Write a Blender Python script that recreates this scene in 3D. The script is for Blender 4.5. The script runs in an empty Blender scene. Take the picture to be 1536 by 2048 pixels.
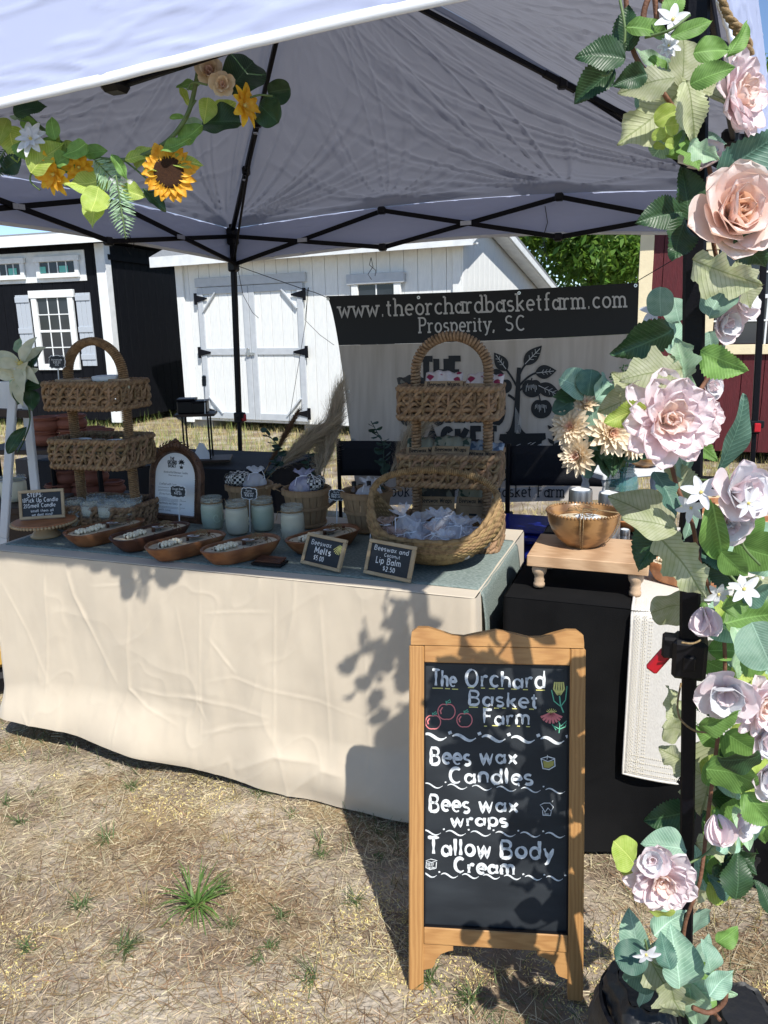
import bpy, math, random
import numpy as np
from mathutils import Matrix, Vector
random.seed(7); RNG = np.random.default_rng(7)
sc = bpy.context.scene
COL = sc.collection
# ------------------------------------------------------------------ camera
CAMH, FPX, PITCH, ROLL = 1.49, 1538.0, math.radians(13.4), math.radians(1.216)
_fw = np.array([0, math.cos(PITCH), -math.sin(PITCH)])
_up = np.array([0, math.sin(PITCH), math.cos(PITCH)])
_r0 = np.array([1.0, 0, 0])
CR = _r0*math.cos(ROLL) - _up*math.sin(ROLL)
CU = np.cross(CR, _fw)
CC = np.array([0, 0, CAMH])
cam = bpy.data.cameras.new('camera'); camo = bpy.data.objects.new('camera', cam); COL.objects.link(camo)
cam.sensor_fit = 'VERTICAL'; cam.sensor_height = 36; cam.lens = FPX/2048*36
cam.clip_start = .05; cam.clip_end = 2000
m = Matrix.Identity(4)
for i in range(3):
    m[i][0] = CR[i]; m[i][1] = CU[i]; m[i][2] = -_fw[i]; m[i][3] = CC[i]
camo.matrix_world = m
sc.camera = camo
# ------------------------------------------------------------------ light
SUN = Vector((-.355, .965, -1.15)).normalized()        # direction the light travels
EL = math.asin(-SUN.z)
w = bpy.data.worlds.new('World'); sc.world = w; w.use_nodes = True
nt = w.node_tree; nt.nodes.clear()
sky = nt.nodes.new('ShaderNodeTexSky'); sky.sky_type = 'NISHITA'; sky.sun_disc = False
sky.sun_elevation = EL; sky.sun_rotation = math.atan2(-SUN.x, -SUN.y)
sky.air_density = 1.0; sky.dust_density = .2; sky.ozone_density = 3.0; sky.altitude = 1800
bg = nt.nodes.new('ShaderNodeBackground'); bg.inputs['Strength'].default_value = .145
out = nt.nodes.new('ShaderNodeOutputWorld')
nt.links.new(sky.outputs[0], bg.inputs[0]); nt.links.new(bg.outputs[0], out.inputs[0])
sl = bpy.data.lights.new('sun', 'SUN'); sl.energy = 5.0; sl.angle = math.radians(.53); sl.color = (1, .96, .89)
so = bpy.data.objects.new('sun', sl); COL.objects.link(so)
so.rotation_euler = SUN.to_track_quat('-Z', 'Y').to_euler()
sc.view_settings.view_transform = 'Standard'; sc.view_settings.look = 'None'
sc.view_settings.exposure = .27; sc.view_settings.gamma = 1
sc.view_settings.use_curve_mapping = False
sc.cycles.max_bounces = 10; sc.cycles.transparent_max_bounces = 16
try: sc.cycles.use_denoising = True
except Exception: pass

# ------------------------------------------------------------------ helpers
def ray(px, py): return _fw + CR*(px-768)/FPX - CU*(py-1024)/FPX
def PZ(px, py, z):
    d = ray(px, py); return Vector(CC + d*(z-CAMH)/d[2])
def PY(px, py, y):
    d = ray(px, py); return Vector(CC + d*y/d[1])
def PP(px, py, p0, n):
    d = Vector(ray(px, py)); c = Vector(CC); t = (Vector(p0)-c).dot(n)/d.dot(n); return c + d*t

def _h(ix, iy, iz):
    n = (ix.astype(np.int64)*374761393 + iy.astype(np.int64)*668265263 + iz.astype(np.int64)*2147483647) & 0xffffffff
    n = ((n ^ (n >> 13))*1274126177) & 0xffffffff
    return ((n ^ (n >> 16)) & 0xffff)/65535.0
def vn(x, y=0, z=0):
    x, y, z = np.broadcast_arrays(np.asarray(x, float), np.asarray(y, float), np.asarray(z, float))
    ix, iy, iz = np.floor(x), np.floor(y), np.floor(z)
    fx, fy, fz = x-ix, y-iy, z-iz
    fx = fx*fx*(3-2*fx); fy = fy*fy*(3-2*fy); fz = fz*fz*(3-2*fz)
    r = 0
    for a in (0, 1):
        for b in (0, 1):
            for c in (0, 1):
                r = r + _h(ix+a, iy+b, iz+c)*(fx if a else 1-fx)*(fy if b else 1-fy)*(fz if c else 1-fz)
    return r*2-1
def fbm(x, y=0, z=0, o=4):
    s = 0; a = 1.
    for k in range(o):
        s = s + a*vn(np.asarray(x)*2**k+k*17.3, np.asarray(y)*2**k+k*5.1, np.asarray(z)*2**k); a *= .5
    return s
def sst(a, b, x):
    t = np.clip((x-a)/(b-a), 0, 1); return t*t*(3-2*t)

class MB:
    """collects shapes, built as ONE mesh object"""
    def __init__(s): s.v = []; s.f = []; s.M = None; s.mi = []; s.cm = 0; s.nv = 0
    def add(s, V, F):
        V = [Vector(p) for p in V]
        if s.M is not None: V = [s.M @ p for p in V]
        b = len(s.v); s.v += [tuple(p) for p in V]
        s.f += [tuple(i+b for i in f) for f in F]; s.mi += [s.cm]*len(F)
        return s
    def box(s, c, d, rz=0, mat=None, bev=0):
        x, y, z = d[0]/2, d[1]/2, d[2]/2
        if bev:
            b = min(bev, x*.9, y*.9, z*.9)
            P = []
            for sx in (-1, 1):
                for sy in (-1, 1):
                    for sz in (-1, 1):
                        P += [(sx*x, sy*(y-b), sz*(z-b)), (sx*(x-b), sy*y, sz*(z-b)), (sx*(x-b), sy*(y-b), sz*z)]
            import bmesh
            bm = bmesh.new()
            for p in P: bm.verts.new(p)
            bmesh.ops.convex_hull(bm, input=bm.verts)
            bm.verts.index_update()
            P = [v.co.copy() for v in bm.verts]; F = [[v.index for v in f.verts] for f in bm.faces]; bm.free()
        else:
            P = [Vector((sx*x, sy*y, sz*z)) for sx in (-1, 1) for sy in (-1, 1) for sz in (-1, 1)]
            F = [(0,1,3,2), (4,6,7,5), (0,4,5,1), (2,3,7,6), (0,2,6,4), (1,5,7,3)]
        R = mat if mat is not None else Matrix.Rotation(rz, 4, 'Z')
        return s.add([Vector(c) + (R.to_3x3() @ Vector(p)) for p in P], F)
    def bar(s, a, b, w, t, upv=(0, 0, 1), bev=0):
        """box beam from a to b"""
        a, b = Vector(a), Vector(b); d = (b-a); L = d.length; d.normalize()
        u = Vector(upv); x = u.cross(d)
        if x.length < 1e-4: x = Vector((1, 0, 0)).cross(d)
        x.normalize(); z = d.cross(x)
        R = Matrix((x, d, z)).transposed().to_4x4()
        return s.box((a+b)/2, (w, L, t), mat=R, bev=bev)
    def tube(s, path, r, n=8, closed=False, cap=True, flat=1.0, ref=None, tw=0):
        P = [Vector(p) for p in path]; N = len(P)
        rr = r if hasattr(r, '__len__') else [r]*N
        V = []; F = []; prev = None
        for i in range(N):
            if closed: t = P[(i+1) % N]-P[i-1]
            else: t = P[min(i+1, N-1)]-P[max(i-1, 0)]
            if t.length < 1e-9: t = Vector((0, 0, 1))
            t.normalize()
            if prev is None or ref is not None:
                u = Vector(ref) if ref is not None else (Vector((0, 0, 1)) if abs(t.z) < .9 else Vector((1, 0, 0)))
            else: u = prev
            u = u - t*u.dot(t)
            if u.length < 1e-6: u = Vector((1, 0, 0)) - t*t.x
            u.normalize(); prev = u; b = t.cross(u)
            for k in range(n):
                a = 2*math.pi*k/n + tw*i
                V.append(P[i] + u*(math.cos(a)*rr[i]*flat) + b*(math.sin(a)*rr[i]))
        M_ = N if closed else N-1
        for i in range(M_):
            j = (i+1) % N
            for k in range(n):
                l = (k+1) % n
                F.append((i*n+k, i*n+l, j*n+l, j*n+k))
        if cap and not closed:
            F.append(tuple(range(n-1, -1, -1))); F.append(tuple((N-1)*n+k for k in range(n)))
        return s.add(V, F)
    def lathe(s, prof, n=32, c=(0, 0, 0), fn=None, sx=1, sy=1, cap=False):
        """prof: list of (r,z)"""
        V = []; F = []; m_ = len(prof)
        for k in range(n):
            a = 2*math.pi*k/n
            for (r, z) in prof:
                q = fn(a, r, z) if fn else (r, z)
                V.append((c[0]+q[0]*math.cos(a)*sx, c[1]+q[0]*math.sin(a)*sy, c[2]+q[1]))
        for k in range(n):
            l = (k+1) % n
            for i in range(m_-1):
                F.append((k*m_+i, l*m_+i, l*m_+i+1, k*m_+i+1))
        if cap:
            F.append(tuple(k*m_ for k in range(n-1, -1, -1))); F.append(tuple(k*m_+m_-1 for k in range(n)))
        return s.add(V, F)
    def sphere(s, c, r, nu=10, nv=7, sc_=(1, 1, 1)):
        V = [(c[0], c[1], c[2]-r*sc_[2])]; F = []
        for j in range(1, nv):
            p = -math.pi/2+math.pi*j/nv
            for i in range(nu):
                a = 2*math.pi*i/nu
                V.append((c[0]+r*sc_[0]*math.cos(p)*math.cos(a), c[1]+r*sc_[1]*math.cos(p)*math.sin(a), c[2]+r*sc_[2]*math.sin(p)))
        V.append((c[0], c[1], c[2]+r*sc_[2])); e = len(V)-1
        for i in range(nu):
            F.append((0, 1+(i+1) % nu, 1+i)); b = 1+(nv-2)*nu
            F.append((e, b+i, b+(i+1) % nu))
            for j in range(nv-2):
                q = 1+j*nu; F.append((q+i, q+(i+1) % nu, q+nu+(i+1) % nu, q+nu+i))
        return s.add(V, F)
    def grid(s, fn, nu, nv, wrap=False):
        V = [fn(i/(nu if wrap else nu-1), j/(nv-1)) for j in range(nv) for i in range(nu)]
        F = []
        for j in range(nv-1):
            for i in range(nu if wrap else nu-1):
                k = (i+1) % nu
                F.append((j*nu+i, j*nu+k, (j+1)*nu+k, (j+1)*nu+i))
        return s.add(V, F)
    def poly(s, pts, th=0, z=0):
        """flat polygon in XY (thickness down -Z when th)"""
        n = len(pts)
        if th == 0: return s.add([(p[0], p[1], z) for p in pts], [tuple(range(n))])
        V = [(p[0], p[1], z) for p in pts]+[(p[0], p[1], z-th) for p in pts]
        F = [tuple(range(n)), tuple(range(2*n-1, n-1, -1))]+[(i, i+n, (i+1) % n+n, (i+1) % n) for i in range(n)]
        return s.add(V, F)
    def ribbon(s, pts, w, z=0, step=None):
        P = [Vector((p[0], p[1])) for p in pts]
        if step:
            Q = [P[0]]
            for a, b in zip(P, P[1:]):
                k = max(1, int((b-a).length/step))
                Q += [a+(b-a)*(j/k) for j in range(1, k+1)]
            P = Q
        if len(P) < 2: return s
        V = []; F = []; N = len(P)
        for i in range(N):
            a = P[max(i-1, 0)]; b = P[min(i+1, N-1)]
            if i in (0, N-1) and (P[0]-P[-1]).length < 1e-6 and N > 3: a = P[-2]; b = P[1]
            t = b-a
            if t.length < 1e-9: t = Vector((1, 0))
            t.normalize(); n = Vector((-t.y, t.x))
            ww = w(i/(N-1)) if callable(w) else w
            k = 1.
            if 0 < i < N-1:
                t1 = (P[i]-P[i-1])
                if t1.length > 1e-9: k = min(1.6, 1/max(.3, abs(t1.normalized().dot(t))))
            V += [(P[i].x+n.x*ww/2*k, P[i].y+n.y*ww/2*k, z), (P[i].x-n.x*ww/2*k, P[i].y-n.y*ww/2*k, z)]
        F = [(2*i, 2*i+1, 2*i+3, 2*i+2) for i in range(N-1)]
        return s.add(V, F)
    def mesh(s, name, mats, smooth=False):
        me = bpy.data.meshes.new(name); me.from_pydata(s.v, [], s.f)
        if not isinstance(mats, (list, tuple)): mats = [mats]
        for q in mats: me.materials.append(q)
        if len(mats) > 1: me.polygons.foreach_set('material_index', s.mi)
        if smooth: me.polygons.foreach_set('use_smooth', [True]*len(me.polygons))
        me.update(); return me
    def obj(s, name, mats, parent=None, smooth=False, kind=None, auto=None):
        o = bpy.data.objects.new(name, s.mesh(name, mats, smooth or auto is not None)); COL.objects.link(o)
        if auto is not None:
            try: o.data.set_sharp_from_angle(angle=math.radians(auto))
            except Exception: pass
        if parent is not None: o.parent = parent
        if kind: o['kind'] = kind
        return o
def tag(o, label, cat, group=None, kind=None):
    o['label'] = label; o['category'] = cat
    if group: o['group'] = group
    if kind: o['kind'] = kind
    return o
def thing(name, label, cat, loc=(0, 0, 0), rz=0, group=None, mat=None):
    o = bpy.data.objects.new(name, None); o.empty_display_size = .05; COL.objects.link(o)
    if mat is not None: o.matrix_world = mat
    else: o.location = loc; o.rotation_euler = (0, 0, rz)
    return tag(o, label, cat, group)
def inst(name, me, parent, M=None):
    o = bpy.data.objects.new(name, me); COL.objects.link(o); o.parent = parent
    if M is not None: o.matrix_local = M
    return o
def copy_thing(root, label=None, M=None, loc=None, rz=None):
    def cp(o, par):
        c = o.copy(); COL.objects.link(c)
        if par is not None: c.parent = par; c.matrix_parent_inverse = Matrix.Identity(4)
        for ch in KIDS(o): cp(ch, c)
        return c
    r = cp(root, None)
    if label: r['label'] = label
    if M is not None: r.matrix_world = M
    if loc is not None: r.location = loc
    if rz is not None: r.rotation_euler = (0, 0, rz)
    return r
def KIDS(o): return list(o.children)
def frame(o, x, y, z=None):
    """matrix with origin o and axes x,y (y re-orthogonalised)"""
    x = Vector(x).normalized(); z = x.cross(Vector(y)).normalized(); y = z.cross(x)
    M = Matrix((x, y, z)).transposed().to_4x4(); M.translation = Vector(o); return M

# ------------------------------------------------------------------ materials
MATS = {}
def mat(name, col, rough=.6, metal=0, c2=None, sc_=20, det=4, st=(1, 1, 1), ms=(.35, .65), bump=0, bs=None, bst=None,
        wave=None, transl=0, trans=0, alpha=1, spec=.5, sheen=0, island=0, tcol=None, coat=0, ior=1.45, c3=None, s3=3, m3=(.45, .6), dist=.01):
    if name in MATS: return MATS[name]
    m = bpy.data.materials.new(name); m.use_nodes = True; N = m.node_tree.nodes; L = m.node_tree.links
    b = N['Principled BSDF']; b.inputs['Roughness'].default_value = rough; b.inputs['Metallic'].default_value = metal
    b.inputs['Specular IOR Level'].default_value = spec; b.inputs['IOR'].default_value = ior
    b.inputs['Coat Weight'].default_value = coat; b.inputs['Transmission Weight'].default_value = trans
    if sheen: b.inputs['Sheen Weight'].default_value = sheen
    tc = N.new('ShaderNodeTexCoord')
    def mp(s_):
        q = N.new('ShaderNodeMapping'); q.inputs['Scale'].default_value = s_; L.new(tc.outputs['Object'], q.inputs[0]); return q
    c = None
    cn = N.new('ShaderNodeRGB'); cn.outputs[0].default_value = (*col, 1); c = cn.outputs[0]
    def mixc(f, a, bcol):
        q = N.new('ShaderNodeMix'); q.data_type = 'RGBA'; L.new(f, q.inputs[0]); L.new(a, q.inputs[6])
        if hasattr(bcol, 'is_output') or not isinstance(bcol, tuple): L.new(bcol, q.inputs[7])
        else: q.inputs[7].default_value = (*bcol, 1)
        return q.outputs[2]
    def ramp(src, a, b_):
        q = N.new('ShaderNodeMapRange'); q.inputs[1].default_value = a; q.inputs[2].default_value = b_; L.new(src, q.inputs[0]); return q.outputs[0]
    if c2 is not None:
        if wave:
            t = N.new('ShaderNodeTexWave'); t.inputs['Scale'].default_value = sc_; t.inputs['Distortion'].default_value = wave
            t.inputs['Detail'].default_value = det; t.inputs['Detail Scale'].default_value = 1.5
            L.new(mp(st).outputs[0], t.inputs[0]); f = ramp(t.outputs['Fac'], *ms)
        else:
            t = N.new('ShaderNodeTexNoise'); t.inputs['Scale'].default_value = sc_; t.inputs['Detail'].default_value = det
            L.new(mp(st).outputs[0], t.inputs[0]); f = ramp(t.outputs[0], *ms)
        c = mixc(f, c, c2)
    if c3 is not None:
        t = N.new('ShaderNodeTexNoise'); t.inputs['Scale'].default_value = s3; t.inputs['Detail'].default_value = 5
        L.new(mp((1, 1, 1)).outputs[0], t.inputs[0]); c = mixc(ramp(t.outputs[0], *m3), c, c3)
    if island:
        g = N.new('ShaderNodeNewGeometry'); hs = N.new('ShaderNodeHueSaturation')
        q = N.new('ShaderNodeMapRange'); q.inputs[3].default_value = 1-island; q.inputs[4].default_value = 1+island
        L.new(g.outputs['Random Per Island'], q.inputs[0]); L.new(q.outputs[0], hs.inputs['Value']); L.new(c, hs.inputs['Color'])
        q2 = N.new('ShaderNodeMapRange'); q2.inputs[3].default_value = .5-island*.04; q2.inputs[4].default_value = .5+island*.05
        fr = N.new('ShaderNodeMath'); fr.operation = 'MULTIPLY'; fr.inputs[1].default_value = 7.3; fr2 = N.new('ShaderNodeMath'); fr2.operation = 'FRACT'
        L.new(g.outputs['Random Per Island'], fr.inputs[0]); L.new(fr.outputs[0], fr2.inputs[0]); L.new(fr2.outputs[0], q2.inputs[0]); L.new(q2.outputs[0], hs.inputs['Hue'])
        c = hs.outputs[0]
    L.new(c, b.inputs['Base Color'])
    if bump:
        t = N.new('ShaderNodeTexNoise'); t.inputs['Scale'].default_value = bs or sc_*3; t.inputs['Detail'].default_value = 5
        L.new(mp(bst or st).outputs[0], t.inputs[0]); q = N.new('ShaderNodeBump'); q.inputs['Strength'].default_value = bump
        q.inputs['Distance'].default_value = dist; L.new(t.outputs[0], q.inputs['Height']); L.new(q.outputs[0], b.inputs['Normal'])
    o = N['Material Output']; sh = b.outputs[0]
    if transl:
        t = N.new('ShaderNodeBsdfTranslucent'); mx = N.new('ShaderNodeMixShader'); mx.inputs[0].default_value = transl
        if tcol: t.inputs[0].default_value = (*tcol, 1)
        else: L.new(c, t.inputs[0])
        L.new(sh, mx.inputs[1]); L.new(t.outputs[0], mx.inputs[2]); sh = mx.outputs[0]
    if alpha < 1:
        t = N.new('ShaderNodeBsdfTransparent'); mx = N.new('ShaderNodeMixShader'); mx.inputs[0].default_value = 1-alpha
        L.new(sh, mx.inputs[1]); L.new(t.outputs[0], mx.inputs[2]); sh = mx.outputs[0]
    L.new(sh, o.inputs[0]); MATS[name] = m; return m

M_black = mat('black_metal', (.0035, .0035, .006), .42, bump=.1, bs=200, spec=.22)
M_plastic = mat('black_plastic', (.006, .006, .008), .38, spec=.3)
M_white = mat('white_paint', (.78, .80, .80), .5, c2=(.68, .70, .70), sc_=8, bump=.15, bs=60)
M_chrome = mat('silver_metal', (.55, .56, .57), .3, metal=1)
M_wax = mat('cream_wax', (.80, .71, .53), .45, c2=(.62, .55, .40), sc_=60, bump=.2, transl=.15)
M_twine = mat('jute_twine', (.33, .23, .12), .9, c2=(.2, .13, .06), sc_=200, bump=.4, bs=500)
M_paper = mat('white_paper', (.74, .77, .78), .7)
M_ink = mat('black_ink', (.012, .012, .013), .7)
M_chalkb = mat('chalkboard_black', (.012, .015, .019), .55, c2=(.040, .047, .054), sc_=4, st=(1, 3, 1), ms=(.42, .85), det=8)
M_chalk = mat('white_chalk', (.72, .74, .74), .9, c2=(.45, .48, .5), sc_=90, ms=(.45, .75))
M_kraft = mat('kraft_paper', (.40, .27, .15), .8, c2=(.33, .21, .11), sc_=50)

# ------------------------------------------------------------------ stroke lettering
def A(cx, cy, rx, ry, a0, a1, n=None):
    n = n or max(4, int(abs(a1-a0)/20))
    return [(cx+rx*math.cos(math.radians(a0+(a1-a0)*i/n)), cy+ry*math.sin(math.radians(a0+(a1-a0)*i/n))) for i in range(n+1)]
X = .62
G = {
'a': (.52, [A(.22, .29, .18, .28, 30, 330), [(.46, .64), (.46, 0)]]),
'b': (.50, [[(.06, 1), (.06, 0)], A(.26, .30, .21, .31, 150, -150)]),
'c': (.44, [A(.26, .31, .22, .31, 45, 315)]),
'd': (.52, [[(.46, 1), (.46, 0)], A(.25, .30, .21, .31, 30, 330)]),
'e': (.48, [[(.04, .32), (.45, .32)]+A(.25, .31, .21, .31, 5, 310)]),
'f': (.32, [A(.26, .84, .14, .16, 60, 180)+[(.12, 0)], [(.0, X), (.28, X)]]),
'h': (.50, [[(.06, 1), (.06, 0)], A(.25, .40, .19, .22, 170, 0)+[(.44, 0)]]),
'i': (.16, [[(.07, X), (.07, 0)], [(.07, .84), (.07, .90)]]),
'k': (.46, [[(.06, 1), (.06, 0)], [(.42, X), (.07, .27)], [(.18, .36), (.44, 0)]]),
'l': (.16, [[(.07, 1), (.07, 0)]]),
'm': (.78, [[(.06, X), (.06, 0)], A(.22, .42, .16, .20, 170, 0)+[(.38, 0)], A(.54, .42, .16, .20, 170, 0)+[(.70, 0)]]),
'n': (.50, [[(.06, X), (.06, 0)], A(.25, .40, .19, .22, 170, 0)+[(.44, 0)]]),
'o': (.52, [A(.26, .31, .22, .31, 90, 450)]),
'p': (.50, [[(.06, X), (.06, -.32)], A(.26, .31, .21, .31, 150, -150)]),
'r': (.36, [[(.06, X), (.06, 0)], A(.23, .38, .17, .24, 175, 50)]),
's': (.42, [A(.21, .46, .16, .15, 40, 255)+A(.20, .155, .17, .155, 75, -140)]),
't': (.34, [[(.13, .88), (.13, .14)]+A(.23, .14, .10, .14, 180, 290), [(0, X), (.28, X)]]),
'u': (.50, [[(.06, X), (.06, .22)]+A(.25, .22, .19, .22, 180, 350), [(.44, X), (.44, 0)]]),
'v': (.46, [[(.03, X), (.23, 0), (.43, X)]]),
'g': (.50, [A(.24, .31, .20, .30, 20, 340), [(.45, X), (.45, -.12)]+A(.26, -.14, .19, .16, 0, -150)]),
'w': (.70, [[(.02, X), (.18, 0), (.34, .55), (.50, 0), (.66, X)]]),
'x': (.46, [[(.03, X), (.43, 0)], [(.43, X), (.03, 0)]]),
'y': (.48, [[(.04, X), (.24, .04)], [(.45, X), (.18, -.22), (.06, -.30)]]),
'z': (.44, [[(.04, X), (.40, X), (.04, 0), (.42, 0)]]), 'j': (.2, [[(.12, X), (.12, -.2), (.0, -.3)]]), 'q': (.5, [A(.24, .31, .20, .30, 20, 340), [(.45, X), (.45, -.32)]]),
'A': (.62, [[(.02, 0), (.30, 1), (.58, 0)], [(.12, .34), (.48, .34)]]),
'B': (.60, [[(.07, 0), (.07, 1)], [(.07, 1), (.28, 1)]+A(.30, .77, .20, .23, 90, -90)+[(.07, .54)], [(.28, .54)]+A(.30, .27, .24, .27, 90, -90)+[(.07, 0)]]),
'C': (.62, [A(.34, .5, .28, .5, 50, 310)]),
'D': (.62, [[(.07, 0), (.07, 1), (.25, 1)]+A(.28, .5, .28, .5, 80, -80)+[(.07, 0)]]),
'E': (.52, [[(.47, 1), (.07, 1), (.07, 0), (.47, 0)], [(.07, .53), (.40, .53)]]),
'F': (.50, [[(.47, 1), (.07, 1), (.07, 0)], [(.07, .53), (.40, .53)]]),
'G': (.62, [A(.32, .5, .26, .5, 50, 340)+[(.56, .46), (.36, .46)]]),
'H': (.60, [[(.07, 0), (.07, 1)], [(.53, 0), (.53, 1)], [(.07, .53), (.53, .53)]]),
'K': (.60, [[(.07, 0), (.07, 1)], [(.53, 1), (.08, .42)], [(.22, .58), (.55, 0)]]),
'I': (.2, [[(.1, 0), (.1, 1)]]),
'L': (.50, [[(.07, 1), (.07, 0), (.46, 0)]]),
'M': (.74, [[(.07, 0), (.09, 1), (.37, .3), (.65, 1), (.67, 0)]]),
'N': (.62, [[(.07, 0), (.07, 1), (.55, 0), (.55, 1)]]),
'O': (.70, [A(.35, .5, .29, .5, 90, 450)]),
'P': (.58, [[(.07, 0), (.07, 1)], [(.07, 1), (.28, 1)]+A(.30, .74, .22, .26, 90, -90)+[(.07, .48)]]),
'R': (.60, [[(.07, 0), (.07, 1)], [(.07, 1), (.28, 1)]+A(.30, .76, .20, .24, 90, -90)+[(.07, .52)], [(.26, .52), (.54, 0)]]),
'S': (.56, [A(.28, .75, .20, .24, 35, 260)+A(.27, .26, .23, .26, 80, -145)]),
'T': (.58, [[(.0, 1), (.58, 1)], [(.29, 1), (.29, 0)]]),
'U': (.60, [[(.07, 1), (.07, .3)]+A(.30, .28, .23, .28, 180, 360)+[(.53, 1)]]),
'W': (.84, [[(.02, 1), (.20, 0), (.42, .8), (.62, 0), (.82, 1)]]),
'.': (.20, [[(.07, .0), (.13, .0)], [(.07, .05), (.13, .05)]]),
',': (.20, [[(.12, .06), (.06, -.16)]]),
':': (.20, [[(.10, .05), (.10, .12)], [(.10, .50), (.10, .57)]]),
'!': (.20, [[(.10, 1), (.10, .3)], [(.10, .08), (.10, .02)]]),
'/': (.36, [[(.02, -.1), (.34, 1)]]),
')': (.24, [A(-.05, .5, .22, .6, 60, -60)]),
'$': (.50, [A(.25, .68, .17, .17, 35, 260)+A(.24, .33, .19, .17, 80, -145), [(.25, 1.02), (.25, -.02)]]),
'0': (.52, [A(.26, .45, .20, .45, 90, 450)]),
'1': (.30, [[(.04, .72), (.17, .92), (.17, 0)]]),
'2': (.50, [A(.25, .68, .19, .22, 160, -25)+[(.05, 0), (.47, 0)]]),
'3': (.48, [A(.22, .70, .18, .20, 150, -80)+A(.22, .25, .21, .25, 85, -150)]),
'4': (.50, [[(.36, 0), (.36, .9), (.03, .28), (.48, .28)]]),
'5': (.48, [[(.42, .9), (.10, .9), (.08, .52)]+A(.22, .28, .20, .27, 110, -140)]),
'6': (.50, [A(.40, .62, .34, .36, 110, 185)+A(.25, .26, .20, .26, 170, -190)]),
'@': (.8, [A(.40, .30, .15, .19, 30, 390), [(.55, .5), (.55, .18)]+A(.40, .33, .36, .42, -20, 300)]),
'-': (.4, [[(.05, .32), (.35, .32)]]), "'": (.14, [[(.07, 1), (.07, .82)]]), ' ': (.30, [])}
def text_polys(t, h, sp=.14, slab=0, jit=0, shear=0, hx=1.0):
    """-> list of polylines in XY (baseline y=0, start x=0), total width"""
    x = 0; out_ = []; rj = random.Random(hash(len(t)*31+ord(t[0])))
    for ch in t:
        wd, st = G[ch]
        dy = rj.uniform(-jit, jit); s_ = 1+rj.uniform(-jit, jit)
        for p in st:
            q = [((x+a*hx+shear*b)*h, (b*s_+dy)*h) for a, b in p]; out_.append(q)
            if slab and ch not in ".,:-/@'os0ecSCO" and len(p) > 1:
                for e, e2 in ((p[0], p[1]), (p[-1], p[-2])):
                    if abs(e[0]-e2[0]) < .35*abs(e[1]-e2[1]) and min(abs(e[1]-k) for k in (0, X, 1, -.32)) < .03:
                        one = (ch in 'bdhklmnpruri' and e[1] > .5)
                        lft = .13; rgt = 0 if one else .13
                        out_.append([((x+e[0]*hx-lft)*h, e[1]*h), ((x+e[0]*hx+rgt)*h, e[1]*h)])
        x += wd*hx+sp
    return out_, (x-sp)*h
def lettering(t, x, y, h, wd, sp=.14, slab=0, jit=0, shear=0, width=None, mb=None, fn=None, z=0, hx=1.0, center=False, rot=0, brush=0):
    P, W = text_polys(t, h, sp, slab, jit, shear, hx)
    k = width/W if width else 1
    mb = mb or MB()
    ox = x-(W*k/2 if center else 0)
    c, s_ = math.cos(rot), math.sin(rot)
    for i_, p in enumerate(P):
        ww = wd if not brush else (lambda f, q=i_*1.7: wd*(.92+brush*(.5*math.sin(f*5+q)+.35*math.sin(f*11+q*2)-.5*(2*f-1)**4)))
        mb.ribbon([(ox+c*a*k-s_*b, y+s_*a*k+c*b) for a, b in p], ww, z, step=h*(.25 if not brush else .07))
    return mb
# ================================================================== SETTING
def np_mesh(name, V, F, mats, kind=None, parent=None, smooth=False):
    me = bpy.data.meshes.new(name)
    V = np.asarray(V, np.float32); F = np.asarray(F, np.int32); k = F.shape[1]
    me.vertices.add(len(V)); me.vertices.foreach_set('co', V.ravel())
    me.loops.add(F.size); me.loops.foreach_set('vertex_index', F.ravel())
    me.polygons.add(len(F)); me.polygons.foreach_set('loop_start', np.arange(0, F.size, k, dtype=np.int32))
    me.polygons.foreach_set('loop_total', np.full(len(F), k, np.int32))
    if smooth: me.polygons.foreach_set('use_smooth', np.ones(len(F), bool))
    me.materials.append(mats); me.update(calc_edges=True); me.validate()
    o = bpy.data.objects.new(name, me); COL.objects.link(o)
    if kind: o['kind'] = kind
    if parent is not None: o.parent = parent
    return o
def gz(x, y):
    """height of the ground near the stall"""
    r = np.exp(-((np.asarray(x)/4)**2+((np.asarray(y)-2)/4)**2))
    return .012*fbm(np.asarray(x)*2.1, np.asarray(y)*2.1, 3., 3)*r - .004
def blades(P, L, W, az, pitch, curl, segs=2):
    """numpy grass blades: root P(n,3), length, width, azimuth, start pitch, curl"""
    n = len(P); pts = [P]; p = P.copy(); a = pitch.copy()
    for k in range(segs):
        st = np.stack([np.cos(a)*np.cos(az), np.cos(a)*np.sin(az), np.sin(a)], 1)*(L/segs)[:, None]
        p = p+st; pts.append(p.copy()); a = a-curl
    side = np.stack([-np.sin(az), np.cos(az), np.zeros(n)], 1)
    V = []
    for k in range(segs+1):
        ww = W*(1-.75*(k/segs)**1.5)
        V += [pts[k]-side*ww[:, None]/2, pts[k]+side*ww[:, None]/2]
    V = np.stack(V, 1).reshape(-1, 3); b = np.arange(n)[:, None]*(2*(segs+1)); F = []
    for k in range(segs): F.append(b+np.array([[2*k, 2*k+1, 2*k+3, 2*k+2]]))
    return V, np.concatenate(F)
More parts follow.
